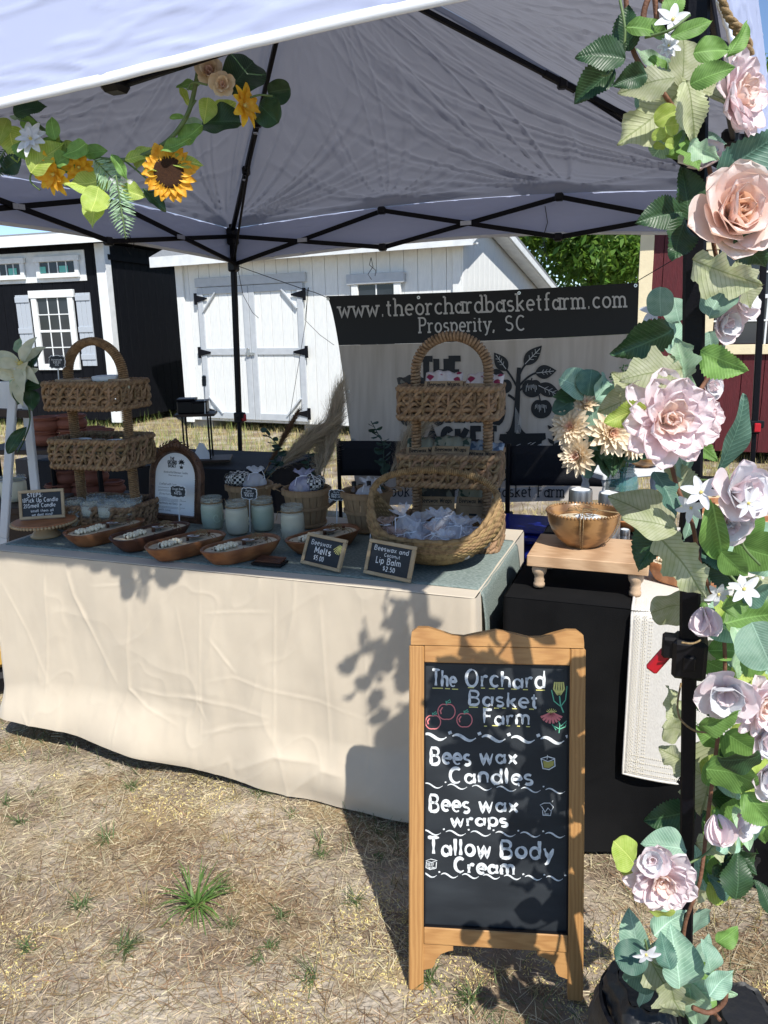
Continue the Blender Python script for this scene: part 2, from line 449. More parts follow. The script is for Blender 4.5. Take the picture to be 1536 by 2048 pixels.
# ground sheet
xs = np.concatenate([-np.geomspace(300, 3.2, 24), np.linspace(-3, 3, 200), np.geomspace(3.2, 300, 24)])
ys = np.concatenate([-np.geomspace(60, .6, 12), np.linspace(.5, 5, 150), np.geomspace(5.2, 400, 34)])
gx, gy = np.meshgrid(xs, ys); V = np.stack([gx, gy, gz(gx, gy)], -1).reshape(-1, 3)
nx_ = len(xs); i, j = np.meshgrid(np.arange(nx_-1), np.arange(len(ys)-1)); b = (j*nx_+i).ravel()
M_ground = mat('dry_dirt', (.19, .14, .095), .95, c2=(.46, .40, .32), sc_=2.6, det=8, ms=(.4, .62), bump=.9, bs=60, dist=.02, c3=(.30, .22, .12), s3=3.1, m3=(.5, .62))
np_mesh('ground', V, np.stack([b, b+1, b+nx_+1, b+nx_], 1), M_ground, 'structure', smooth=True)
# low growth
def scatter(n, x0, x1, y0, y1, f=None):
    x = RNG.uniform(x0, x1, n); y = RNG.uniform(y0, y1, n)
    if f is not None:
        k = RNG.random(n) < f(x, y); x, y = x[k], y[k]
    return np.stack([x, y, gz(x, y)], 1)
def straw(name, n, box, L, W, pit, curl, m, f=None, segs=2):
    P = scatter(n, *box, f); n = len(P)
    V, F = blades(P, RNG.uniform(*L, n), RNG.uniform(*W, n), RNG.uniform(0, 6.283, n), RNG.uniform(*pit, n), RNG.uniform(*curl, n), segs)
    V[:, 2] = np.maximum(V[:, 2], gz(V[:, 0], V[:, 1])+.001+.003*RNG.random(len(V)))
    return np_mesh(name, V, F, m, 'stuff')
M_straw = mat('straw', (.50, .41, .27), .8, island=.45, transl=.15)
M_straw2 = mat('bleached_straw', (.56, .49, .33), .8, island=.3, transl=.15)
M_brown = mat('brown_straw', (.23, .15, .08), .85, island=.4)
M_yel = mat('dry_yellow_moss', (.66, .54, .22), .9, island=.25)
M_grn = mat('green_grass', (.105, .16, .055), .6, island=.35, transl=.3)
M_oliv = mat('yellow_green_grass', (.38, .36, .11), .7, island=.4, transl=.3)
nb = (-2.6, 1.9, 1.0, 3.6)
straw('dead_grass', 85000, nb, (.010, .050), (.0012, .0026), (-.1, .5), (.0, .5), M_straw, lambda x, y: .08+.92*sst(-.25, .25, fbm(x*2.2, y*2.2, 1, 3)))
straw('dead_grass', 34000, nb, (.02, .085), (.0011, .0023), (-.1, .45), (-.3, .7), M_straw2, lambda x, y: .12+.88*sst(-.2, .3, fbm(x*3, y*3, 9, 3)))
straw('dead_grass', 42000, nb, (.02, .09), (.0012, .0026), (-.1, .5), (-.3, .6), M_brown, lambda x, y: .12+.88*sst(-.1, .4, fbm(x*2.6, y*2.6, 5, 3)))
def moss(x, y): return (fbm(x*3.1, y*3.1, 4.4, 4) > .27)*(.25+.75*RNG.random(len(x)))
straw('dry_moss', 260000, nb, (.003, .011), (.0018, .004), (0, 1.2), (0, .8), M_yel, moss, 1)
straw('thin_grass', 9000, nb, (.03, .09), (.0012, .0025), (.2, 1.2), (.0, .7), M_grn, lambda x, y: (fbm(x*2.7, y*2.7, 8.8, 3) > .3)*1.)
# small weeds, many of them, one mass
Vs, Fs, off = [], [], 0
def tuft(c, n, L, W, pit=(.35, 1.3)):
    P = np.tile(np.array([c[0], c[1], float(gz(c[0], c[1]))]), (n, 1)); P[:, :2] += RNG.normal(0, .008, (n, 2))
    return blades(P, RNG.uniform(L*.5, L, n), RNG.uniform(W*.6, W, n), RNG.uniform(0, 6.283, n), RNG.uniform(*pit, n), RNG.uniform(.1, .6, n), 3)
for k in range(38):
    V, F = tuft((RNG.uniform(-1.7, 1.3), RNG.uniform(1.15, 2.6)), int(RNG.integers(6, 40)), RNG.uniform(.02, .075), .003, (.05, 1.2))
    Vs.append(V); Fs.append(F+off); off += len(V)
for px, py, L in ((40, 1640, .1), (265, 1570, .09), (520, 1590, .08), (215, 1670, .1), (640, 1680, .08), (940, 2000, .1), (860, 1960, .09), (160, 1810, .08), (460, 1850, .08), (560, 1830, .07), (60, 1900, .09), (1290, 1750, .06), (1490, 1790, .06), (250, 1900, .08), (620, 1960, .08), (710, 1810, .07)):
    c = PZ(px, py, 0); V, F = tuft(c, int(RNG.integers(14, 44)), L*RNG.uniform(.6, 1.1), .0035, (.1, 1.25)); Vs.append(V); Fs.append(F+off); off += len(V)
np_mesh('weeds', np.concatenate(Vs), np.concatenate(Fs), M_grn, 'stuff')
Vs, Fs, off = [], [], 0
for k in range(150):
    V, F = tuft((RNG.uniform(-1.8, 1.4), RNG.uniform(1.15, 2.7)), int(RNG.integers(5, 30)), RNG.uniform(.02, .08), .0022, (.0, 1.1)); Vs.append(V); Fs.append(F+off); off += len(V)
np_mesh('dry_tufts', np.concatenate(Vs), np.concatenate(Fs), mat('dry_tuft', (.34, .27, .13), .8, island=.45, transl=.2), 'stuff')
c = PZ(392, 1808, 0); V, F = tuft(c, 60, .14, .007, (.3, 1.2))
tag(np_mesh('grass_tuft', V, F, mat('fresh_grass', (.12, .22, .05), .5, island=.3, transl=.3)), 'largest green tuft of wide-bladed grass in the dry ground in front of the cloth', 'grass tuft')
# field behind the stall
fb = (-8, 8, 3.4, 13.5)
straw('field_grass', 45000, fb, (.04, .13), (.003, .007), (.5, 1.5), (.1, .6), mat('field_straw', (.50, .42, .19), .8, island=.35, transl=.2))
straw('field_grass', 30000, fb, (.04, .14), (.003, .006), (.6, 1.5), (.1, .5), M_oliv, lambda x, y: .25+.75*(vn(x*.9, y*.9, 2) > -.1))
straw('field_grass', 12000, (-8, 9, 7.0, 13.5), (.08, .26), (.004, .007), (1.0, 1.55), (.0, .3), mat('tall_green_grass', (.20, .27, .07), .7, island=.4, transl=.25), lambda x, y: (vn(x*1.3, y*1.3, 6) > .05)*1.)
# ------------------------------------------------------------------ sheds
def wallmap(p0, d):
    """pixel -> (s along the wall, z) for a vertical wall through p0 with direction d"""
    d = Vector(d).normalized(); n = Vector((d.y, -d.x, 0))
    def f(px, py):
        q = PP(px, py, p0, n)-Vector(p0); return q.dot(d), q.z
    return f
def rotz_of(d): return math.atan2(d[1], d[0])
M_wside = mat('white_siding', (.79, .80, .78), .6, c2=(.73, .745, .73), sc_=14, st=(3, 3, .6), bump=.35, bs=40, bst=(4, 4, .5))
M_gtrim = mat('pale_grey_trim', (.50, .53, .56), .6, c2=(.45, .48, .51), sc_=12, bump=.2, bs=50)
M_bside = mat('black_siding', (.0035, .004, .006), .6, c2=(.006, .0065, .009), sc_=12, st=(3, 3, .5), bump=.35, bs=40, bst=(4, 4, .5), spec=.15)
M_rside = mat('dark_red_siding', (.095, .010, .014), .6, c2=(.075, .008, .011), sc_=14, st=(3, 3, .5), bump=.5, bs=40, bst=(4, 4, .5))
M_cream = mat('cream_trim', (.76, .66, .44), .6, c2=(.70, .60, .40), sc_=9, bump=.2, bs=60)
M_roofw = mat('grey_shingle_roof', (.25, .26, .27), .9, c2=(.18, .19, .2), sc_=50)
M_glassd = mat('dark_window_glass', (.012, .015, .02), .08, spec=.6, c2=(.03, .035, .045), sc_=2)
M_shut = mat('blue_grey_shutter', (.42, .46, .51), .55, bump=.2, bs=60)
M_dark = mat('dark_interior', (.008, .008, .008), .9)
_bd = {}
def boards(parent, s0, s1, y, z0, ztop, m, wd=.2, holes=(), axis=0):
    """row of siding boards, each a part; ztop a number or function of s"""
    n = max(1, round((s1-s0)/wd)); wd = (s1-s0)/n
    for k in range(n):
        a = s0+k*wd; c = a+wd/2; zt = ztop(c) if callable(ztop) else ztop
        key = (round(wd, 4), round(zt-z0, 2), m.name)
        if key not in _bd:
            b = MB(); h = zt-z0; g = .003
            b.box((0, 0, h/2), (wd-2*g, .016, h), bev=.002); _bd[key] = b.mesh('siding_board', m)
        M = Matrix.Translation((c, y, z0) if axis == 0 else (y, c, z0))
        if axis: M = M @ Matrix.Rotation(math.pi/2, 4, 'Z')
        inst('siding_board', _bd[key], parent, M)
def trim(b, x0, x1, z0, z1, y0, y1): b.box(((x0+x1)/2, (y0+y1)/2, (z0+z1)/2), (abs(x1-x0), abs(y1-y0), abs(z1-z0)), bev=.004)
def shed_window(parent, s0, s1, z0, z1, y, cols, rows, fw=.09, mframe=None, mgl=None, name='window', mid=True):
    fr = MB(); mframe = mframe or M_white
    trim(fr, s0-fw, s0, z0, z1, y-.045, y); trim(fr, s1, s1+fw, z0, z1, y-.045, y)
    trim(fr, s0-fw, s1+fw, z0-fw, z0, y-.048, y); trim(fr, s0-fw-.03, s1+fw+.03, z1, z1+fw*1.2, y-.055, y)
    o = fr.obj(name, mframe, parent)
    gw = (s1-s0)/cols; gh = (z1-z0)/rows; g = .009
    for i in range(cols):
        for j in range(rows):
            b = MB(); b.box((s0+gw*(i+.5), y-.012, z0+gh*(j+.5)), (gw-2*g, .005, gh-2*g)); b.obj('pane', mgl or M_glassd, o)
    for i in range(1, cols): b = MB(); trim(b, s0+gw*i-g-.001, s0+gw*i+g+.001, z0, z1, y-.024, y-.004); b.obj('muntin', M_white, o)
    for j in range(1, rows):
        q = .02 if (mid and j == rows//2) else g
        b = MB(); trim(b, s0, s1, z0+gh*j-q, z0+gh*j+q, y-.027, y-.003); b.obj('muntin', M_white, o)
    return o
# white shed
p0 = PZ(378, 846, .08); dW = Vector((.891, -.454, 0)); LW = 4.66
t = thing('white_shed', 'white wooden shed with pale grey trimmed double doors behind the stall', 'shed', p0, rotz_of(dW))
core = MB(); core.box((LW/2, 1.94, 1.0), (LW-.02, 3.8, 1.9)); core.obj('core', M_gtrim, t)
ZE = 2.52
boards(t, 0, LW, .02, .06, ZE, M_wside)
ridge_y, ridge_z, back_y, back_z = .55, 2.78, 3.9, 1.98
def gable(s):
    return ZE+(ridge_z-ZE)*s/ridge_y if s < ridge_y else ridge_z+(back_z-ridge_z)*(s-ridge_y)/(back_y-ridge_y)
boards(t, .05, back_y, LW+.01, .06, gable, M_wside, axis=1)
for q in ((-.02, .12, .02, ZE, -.03, .01), (LW-.1, LW+.019, .02, ZE, -.03, .01), (LW+.02, LW+.045, .02, ZE, -.03, .13)): b = MB(); trim(b, *q); b.obj('corner_board', M_wside, t)
wm = wallmap(p0, dW)
rf = MB()
for (ya, za, yb, zb) in ((-.28, ZE-.1, ridge_y, ridge_z), (ridge_y, ridge_z, back_y+.3, back_z-.14)):
    rf.bar((LW/2, ya, za+.10), (LW/2, yb, zb+.10), LW+.53, .04)
rf.obj('roof', M_roofw, t)
b = MB(); b.box((LW/2, -.28, ZE-.06), (LW+.53, .03, .15)); b.box((LW/2, -.13, ZE-.09), (LW+.46, .28, .02)); b.obj('fascia', M_white, t)
b = MB()
for (ya, za, yb, zb) in ((-.28, ZE-.1, ridge_y, ridge_z), (ridge_y, ridge_z, back_y+.3, back_z-.14)):
    b.bar((LW+.25, ya, za+.04), (LW+.25, yb, zb+.04), .03, .10)
    b.bar((LW+.14, ya, za-.01), (LW+.14, yb, zb-.01), .20, .02)
b.obj('rake_board', M_white, t)
s0, zt = wm(398, 583); s1, zt2 = wm(608, 562); s0b, zb = wm(415, 838)
s0 = (s0+s0b)/2; zt = 2.08; zb = .10; W2 = (s1-s0)
b = MB(); trim(b, s0-.04, s1+.04, zt, zt+.13, -.035, .01); b.obj('door_header', M_gtrim, t)
for k in range(2):
    a = s0+k*W2/2; e = a+W2/2-.008
    d = thing('x', 'x', 'x'); d.name = 'door'; del d['label']; del d['category']; d.parent = t
    boards(d, a+.02, e-.02, -.012, zb+.02, zt-.02, M_wside, wd=.19)
    f = MB(); tw_ = .10
    trim(f, a, a+tw_, zb, zt-.01, -.042, -.02); trim(f, e-tw_, e, zb, zt-.01, -.042, -.02)
    for z in (zb, (zb+zt)/2-.02, zt-tw_-.01): trim(f, a+tw_, e-tw_, z, z+tw_, -.040, -.02)
    x0 = a+tw_ if k == 0 else e-tw_; sg = 1 if k == 0 else -1
    f.bar((x0+sg*.0, -.031, zt-.36), (x0+sg*.25, -.031, zt-.09), .018, .07, upv=(0, 1, 0))
    f.bar((x0+sg*.0, -.031, zb+.34), (x0+sg*.25, -.031, zb+.08), .018, .07, upv=(0, 1, 0))
    f.obj('door_frame', M_gtrim, d)
    for z in (zt-.17, (zb+zt)/2+.02, zb+.12):
        h = MB(); hx = a if k == 0 else e
        h.box((hx-sg*.03, -.05, z), (.05, .012, .17)); h.M = None
        h.add([(hx, -.056, z+.05), (hx+sg*.19, -.056, z+.012), (hx+sg*.19, -.056, z-.012), (hx, -.056, z-.05), (hx, -.046, z+.05), (hx+sg*.19, -.046, z+.012), (hx+sg*.19, -.046, z-.012), (hx, -.046, z-.05)],
              [(0, 1, 2, 3), (7, 6, 5, 4), (0, 4, 5, 1), (1, 5, 6, 2), (2, 6, 7, 3), (3, 7, 4, 0)]); h.obj('hinge', M_black, d)
    if k == 0:
        h = MB(); h.box((e-.04, -.06, (zb+zt)/2+.02), (.05, .03, .12), bev=.01); h.box((e, -.07, (zb+zt)/2), (.16, .015, .03)); h.obj('latch', M_chrome, d)
sa, za = wm(718, 570); sb, _ = wm(790, 570)
shed_window(t, sa, sb, .95, za, -.005, 2, 2, fw=.10, mframe=M_wside)
b = MB(); trim(b, sa-.16, sb+.16, za+.005, za+.14, -.07, 0); b.obj('window_header', M_gtrim, t)
b = MB()
for x in (.2, LW/2, LW-.2): b.box((x, .3, -.0), (.4, .4, .14))
b.obj('footing', mat('concrete_block', (.35, .34, .32), .9), t)
# black shed
p1 = PZ(240, 845, .08); dB = Vector((.958, -.287, 0)); LB = 5.0
t = thing('black_shed', 'black painted shed with white window trim and grey shutters on the left', 'shed', p1, rotz_of(dB))
core = MB(); core.box((-LB/2, 2.5, 1.4), (LB-.02, 4.9, 2.75)); core.obj('core', M_dark, t)
boards(t, -LB, 0, .0, .04, 2.85, M_bside); boards(t, .05, 5, .01, .04, 2.80, M_bside, wd=.22, axis=1)
for q in ((-.13, .018, .0, 2.8, -.035, 0), (.0185, .042, .0, 2.8, -.035, .12)): b = MB(); trim(b, *q); b.obj('corner_board', M_white, t)
b = MB(); b.box((-LB/2, 2.4, 2.92), (LB+.5, 5.4, .10)); b.obj('roof', M_roofw, t)
b = MB(); b.box((-LB/2, -.32, 2.86), (LB+.5, .03, .16)); b.obj('fascia', M_white, t)
b = MB(); b.box((.04, 2.5, 2.60), (.03, 4.9, .08)); b.obj('belt_board', M_bside, t)
wm = wallmap(p1, dB)
a, zt = wm(75, 597); c_, zz = wm(137, 595); _, zb = wm(90, 735)
shed_window(t, a, c_, zb+.06, zt, -.005, 3, 4, fw=.10)
wS = c_-a
for (x0, x1) in ((a-.42, a-.15), (c_+.15, c_+.42)):
    sh = MB(); n = 3; k_ = (x1-x0)/n
    for i in range(n): trim(sh, x0+i*k_+.003, x0+(i+1)*k_-.003, zb+.02, zt+.06, -.03, 0)
    for z in (zb+.12, (zb+zt)/2, zt-.06): trim(sh, x0, x1, z, z+.09, -.045, -.031)
    sh.obj('shutter', M_shut, t)
shed_window(t, a-wS-1.25, a-1.25, zb+.06, zt, -.005, 3, 4, fw=.10)
for (q0, q1) in ((76, 163), (-20, 54)):
    x0, z1 = wm(q0, 527); x1, z0 = wm(q1, 549)
    z1 = 2.56; z0 = 2.38
    fr = shed_window(t, x0+.07, x1-.07, z0, z1, -.03, 4, 1, fw=.07, mid=False)
x0, _ = wm(-40, 560); x1, _ = wm(175, 560)
b = MB(); trim(b, x0, x1, 2.25, 2.72, -.022, 0); b.obj('transom_surround', M_white, t)
b = MB()
for q in (88, 132, 30): x0, _ = wm(q, 545); b.box((x0, -.050, 2.44), (.16, .004, .10))
b.obj('sticker', mat('teal_sticker', (.15, .5, .42), .5), t)
# red shed
p2 = PZ(1264, 905, .08); dR = Vector((.93, -.36, 0)).normalized(); LR = 4.0
t = thing('red_shed', 'dark red shed with cream corner trim behind the flower garland on the right', 'shed', p2, rotz_of(dR))
core = MB(); core.box((LR/2, 1.5, 1.3), (LR-.02, 2.9, 2.5)); core.obj('core', M_dark, t)
boards(t, 0, LR, .0, .05, 2.6, M_rside, wd=.21)
b = MB(); trim(b, -.03, .11, .02, 2.6, -.03, 0); b.obj('corner_board', M_cream, t)
b = MB(); b.box((LR/2, 1.4, 2.68), (LR+.5, 3.5, .1)); b.obj('roof', M_roofw, t)
wm = wallmap(p2, dR); a, z1 = wm(1436, 520); c_, z0 = wm(1560, 688)
shed_window(t, a, a+1.0, z0, z1+.1, -.005, 2, 4, fw=.10, mframe=M_cream)
# ------------------------------------------------------------------ trees
def leaf_cloud(n, cs, size):
    """n small quads spread through ellipsoid clumps cs=[(c, r)]"""
    wts = np.array([r[0]*r[1]*r[2] for _, r in cs])**.66; idx = RNG.choice(len(cs), n, p=wts/wts.sum())
    c = np.array([q[0] for q in cs])[idx]; r = np.array([q[1] for q in cs])[idx]
    d = RNG.normal(size=(n, 3)); d /= np.linalg.norm(d, axis=1)[:, None]; rad = RNG.uniform(.45, 1.05, n)
    k = fbm(d[:, 0]*2+idx, d[:, 1]*2, d[:, 2]*2, 2); rad = rad*(1+.22*k)
    P = c+d*r*rad[:, None]
    a = RNG.normal(size=(n, 3)); a /= np.linalg.norm(a, axis=1)[:, None]; a[:, 2] -= .3
    b2 = np.cross(a, RNG.normal(size=(n, 3))); b2 /= np.linalg.norm(b2, axis=1)[:, None]
    s_ = RNG.uniform(size*.6, size*1.3, n)[:, None]
    V = np.stack([P-a*s_, P+b2*s_*.45, P+a*s_, P-b2*s_*.45], 1).reshape(-1, 3)
    return V, (np.arange(n)[:, None]*4+np.arange(4)[None])
M_leafT = mat('tree_leaf', (.11, .20, .03), .5, island=.45, transl=.35, tcol=(.2, .36, .04))
M_bark = mat('bark', (.10, .075, .05), .9, c2=(.05, .04, .03), sc_=20, st=(1, 1, .2), bump=.6)
def tree(x, y, h, rx, n, label, size=.07, kz=.62):
    t = thing('tree', label, 'tree', (x, y, 0), 0, None)
    rr = random.Random(int(x*10)); b = MB()
    b.tube([(0, 0, -.1), (.05, .02, h*.3), (-.05, .05, h*.6)], [.16, .12, .07], 9)
    cs = []
    for k in range(26):
        a = rr.uniform(0, 6.28); rd = rr.uniform(.1, .85)*rx; z = h*(rr.uniform(.14, .93)); rd *= math.sqrt(max(.12, 1-((z/h-.45)/.6)**2))
        q = (rd*math.cos(a), rd*math.sin(a), z); r0_ = rr.uniform(.22, .4)*rx
        cs.append((q, (r0_, r0_, r0_*kz)))
        if k % 2 == 0: b.tube([(0, 0, h*.2), (q[0]*.4, q[1]*.4, h*.25+z*.3), q], [.07, .045, .015], 6)
    b.obj('trunk', M_bark, t)
    V, F = leaf_cloud(n, cs, size); np_mesh('crown', V, F, M_leafT, None, t)
tree(4.9, 17.5, 6.2, 3.2, 42000, 'leafy green tree filling the gap between the white and red sheds', .085)
tree(3.0, 21.5, 6.0, 3.0, 16000, 'green tree standing furthest back, just above the white shed roof end', .09)
tree(10.6, 19.5, 8.6, 2.6, 16000, 'tall green tree seen against the sky at the right edge', .09)
tree(-9.6, 17.5, 12.6, 2.2, 7000, 'treetop just showing above the canopy at the top left corner', .09)
# ================================================================== TENT
tent = thing('canopy_tent', 'white pop-up canopy tent on black steel legs over the stall', 'canopy tent', (0, 0, 0))
BASE = {'FR': Vector((.545, 1.15, 0)), 'BR': Vector((1.93, 3.9, 0)), 'BL': Vector((-.935, 4.9, 0)), 'FL': Vector((-2.32, 2.15, 0))}
TOP = {'FR': Vector((.425, 1.16, 2.08)), 'BR': Vector((1.855, 3.9, 2.08)), 'BL': Vector((-.878, 4.9, 2.07)), 'FL': Vector((-2.27, 2.17, 2.08))}
PEAK = Vector((-.25, 3.0, 2.82)); CEN = sum((TOP[k] for k in TOP), Vector())/4; CEN.z = 0
M_red = mat('red_latch', (.45, .01, .02), .35)
def legp(k, z): return BASE[k]+(TOP[k]-BASE[k])*(z/2.08)
ROTL = math.atan2(.36, -.93)
Rl = Matrix.Rotation(ROTL, 4, 'Z')
for k in BASE:
    b = MB(); b.bar(legp(k, .02), legp(k, 1.0), .023, .023, upv=(.36, .93, 0), bev=.003); leg = b.obj('leg', M_black, tent)
    b = MB(); b.bar(legp(k, .97), legp(k, 2.13), .031, .031, upv=(.36, .93, 0), bev=.004); b.obj('upper_tube', M_black, leg)
    c = legp(k, .965)
    b = MB(); b.box(c, (.052, .052, .066), mat=Rl, bev=.006)
    sd = -1 if k in ('FR',) else 1
    ax = Vector((.93, -.36, 0))
    b.box(c+ax*(sd*.028)+Vector((0, 0, .014)), (.03, .03, .036), mat=Rl, bev=.004); b.box(c+Vector((-.0093, -.024, -.002)), (.018, .012, .024), mat=Rl, bev=.002)
    b.obj('latch', M_plastic, leg)
    b = MB()
    if k == 'FR': b.bar(c+ax*-.034+Vector((0, 0, .003)), c+ax*-.058+Vector((0, 0, -.034)), .02, .012, upv=(.36, .93, 0), bev=.003)
    else: b.box(c+ax*(.034 if k == 'BL' else 0)+Vector((0, -.03 if k == 'BR' else 0, 0)), (.030, .024, .045), mat=Rl, bev=.004)
    b.obj('lever', M_red, leg)
    b = MB(); b.box(legp(k, .01), (.09, .09, .012), mat=Rl); b.obj('foot_plate', M_black, leg)
    b = MB(); b.box(legp(k, 2.06), (.06, .06, .10), mat=Rl, bev=.01); b.obj('top_bracket', M_plastic, leg)
    b = MB(); b.box(legp(k, 1.885 if k != 'FR' else 1.985), (.058, .058, .06), mat=Rl, bev=.01); b.obj('slider', M_plastic, leg)
SIDES = [('FR', 'FL'), ('BR', 'FR'), ('BL', 'BR'), ('FL', 'BL')]
for a, c in SIDES:
    A0, B0 = legp(a, 2.06), legp(c, 2.06); d = (B0-A0)
    inw = Vector((CEN.x-(A0.x+B0.x)/2, CEN.y-(A0.y+B0.y)/2, 0)).normalized()
    A0 = A0+inw*.02; B0 = B0+inw*.02
    ht = [2.05, 2.13, 2.13, 2.05]; hb = [1.885, 1.935, 1.935, 1.885] if a != 'FR' else [1.99, 1.93, 1.93, 1.885]
    for k in range(3):
        q0 = A0.lerp(B0, k/3); q1 = A0.lerp(B0, (k+1)/3)
        p_ = [Vector((q0.x, q0.y, ht[k])), Vector((q1.x, q1.y, hb[k+1])), Vector((q0.x, q0.y, hb[k])), Vector((q1.x, q1.y, ht[k+1]))]
        for (u, v_, of) in ((p_[0], p_[1], .008), (p_[2], p_[3], -.008)):
            b = MB(); b.bar(u+inw*of, v_+inw*of, .011, .024, upv=inw, bev=.002) if 0 else b.bar(u+inw*of, v_+inw*of, .024, .012, upv=inw, bev=.002)
            b.obj('truss_bar', M_black, tent)
        mid = (p_[0]+p_[1])/2*.5+(p_[2]+p_[3])/2*.5
        b = MB(); b.box(mid-inw*.0+inw*.018, (.06, .004, .022), rz=math.atan2(d.y, d.x)); b.box(mid+inw*.021, (.008, .004, .008), rz=math.atan2(d.y, d.x)); b.obj('rivet_plate', M_chrome, tent)
        if k:
            for zz in (ht[k], hb[k]):
                b = MB(); b.box((q0.x, q0.y, zz), (.045, .04, .04), rz=math.atan2(d.y, d.x), bev=.008); b.obj('joint', M_plastic, tent)
for k in BASE:
    a = legp(k, 2.09); d = PEAK-Vector((0, 0, .05))-a
    inw = d.normalized()
    b = MB(); b.bar(a, a+d*.56, .024, .024, bev=.003); r_ = b.obj('rafter', M_black, tent)
    b = MB(); b.bar(a+d*.52, a+d, .018, .018, bev=.002); b.obj('rafter_tip', M_black, r_)
    b = MB(); b.tube([legp(k, 1.90)+inw*.02, a+d*.30-Vector((0, 0, .045)), a+d*.50], .007, 6)
    b.obj('brace_rod', M_black, r_)
    for f in (.32, .52):
        b = MB(); b.box(a+d*f, (.04, .04, .045), bev=.008); b.obj('clamp', M_plastic, r_)
        b = MB(); b.box(a+d*(f-.03)+Vector((0, 0, -.014)), (.02, .03, .006)); b.obj('clamp_tab', M_chrome, r_)
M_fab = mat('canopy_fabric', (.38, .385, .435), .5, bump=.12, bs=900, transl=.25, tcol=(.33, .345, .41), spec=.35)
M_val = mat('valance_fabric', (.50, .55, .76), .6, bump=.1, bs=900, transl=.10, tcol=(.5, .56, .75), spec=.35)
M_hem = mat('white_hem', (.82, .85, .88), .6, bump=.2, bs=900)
OUTW = .035
def outc(k, z):
    p = legp(k, 2.08); o = Vector((p.x-CEN.x, p.y-CEN.y, 0)).normalized(); return Vector((p.x+o.x*OUTW*1.4, p.y+o.y*OUTW*1.4, z))
_seg = 0
for a, c in SIDES:
    _seg += 1
    A0, B0 = outc(a, 2.10), outc(c, 2.10); nu, nv = 260, 130
    s = np.linspace(0, 1, nu)[None, :]; t = np.linspace(0, 1, nv)[:, None]
    ez = 2.10+(.065*np.sin(np.pi*s) if a != 'FR' else .065*(1-sst(0, .55, s))-.008)
    tt = t*.995
    x = (A0.x+(B0.x-A0.x)*s)*(1-tt)+PEAK.x*tt; y = (A0.y+(B0.y-A0.y)*s)*(1-tt)+PEAK.y*tt; z = ez*(1-tt)+PEAK.z*tt
    L = (B0-A0).length; inw = Vector((CEN.x-(A0.x+B0.x)/2, CEN.y-(A0.y+B0.y)/2, 0)).normalized()
    al = s*L*np.ones_like(t); dn = t*1.6
    sag = -.05*np.sin(np.pi*np.clip(t, 0, 1))*(1-t)*np.ones_like(s)
    disp = sag
    for js, am in ((0, 1.2), (1/3, .95), (2/3, 1.25), (1, 1.2)):
        dx = al-js*L-(L/2-js*L)*t*1.0; dy = dn; r = np.sqrt(dx**2+dy**2)+1e-6; th = np.arctan2(dy, dx)
        cr = np.abs(fbm(th*5.5+js*9+_seg*3, 0.7, r*.35, 3)); cr = np.clip(1-cr*2.6, 0, 1)**1.7
        disp = disp+am*cr*.024*np.exp(-r/.60)*sst(.02, .16, r)
        disp = disp+.055*np.exp(-(r/.16)**1.2)
    w1 = np.clip(1-np.abs(fbm(al*3.2+_seg*7, dn*3.2+al*.8, 1.3, 3))*5, 0, 1)**2
    w2 = np.clip(1-np.abs(fbm(al*7+dn*5+_seg*7, dn*2.2-al*.6, 4.3, 2))*5, 0, 1)**2
    disp = disp+.0022*w1+.0008*w2+.010*fbm(al*1.1, dn*1.1, _seg, 2)
    eb = sst(0, .03, t)*np.ones_like(s)*sst(1, .93, t)
    cb = sst(0, .03, s)*sst(1, .97, s)
    disp = disp*eb*(cb*.9+.1)
    nrm = Vector((-inw.x*.45, -inw.y*.45, .9)).normalized()
    P = np.stack([x+nrm.x*disp, y+nrm.y*disp, z+nrm.z*disp], -1).reshape(-1, 3)
    i, j = np.meshgrid(np.arange(nu-1), np.arange(nv-1)); q = (j*nu+i).ravel()
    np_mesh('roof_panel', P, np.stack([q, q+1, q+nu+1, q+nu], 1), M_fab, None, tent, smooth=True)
    # valance
    nv = 40; t = np.linspace(0, 1, nv)[:, None]
    dr = .205*t; al = s*L*np.ones_like(t)
    ow = .008*fbm(al*1.6+_seg*4, t*.5, 2.2, 2)*t+.003*np.clip(1-np.abs(fbm(al*3+t*2, t*2.4-al, 8.8+_seg, 3))*3.5, 0, 1)**2+.0022*np.clip(1-np.abs(fbm(al*5+t*4, t*4-al*3, 3.8+_seg, 2))*6, 0, 1)**2+.002
    sx = (A0.x+(B0.x-A0.x)*s); sy = (A0.y+(B0.y-A0.y)*s)
    bz = ez-dr-.012*np.sin(np.pi*s*3)**2*t*0+.006*vn(al*2, 0, _seg)*t
    P = np.stack([sx-inw.x*ow, sy-inw.y*ow, bz+0*ow], -1).reshape(-1, 3)
    i, j = np.meshgrid(np.arange(nu-1), np.arange(nv-1)); q = (j*nu+i).ravel()
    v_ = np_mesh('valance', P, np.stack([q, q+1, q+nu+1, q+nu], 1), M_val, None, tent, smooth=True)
    hb = MB(); row = P[(nv-1)*nu:]
    hb.tube([Vector(row[i_])+Vector((0, 0, .008)) for i_ in range(0, nu, 3)], .010, 6, flat=.25, ref=tuple(inw))
    hb.obj('hem', M_hem, v_, smooth=True)
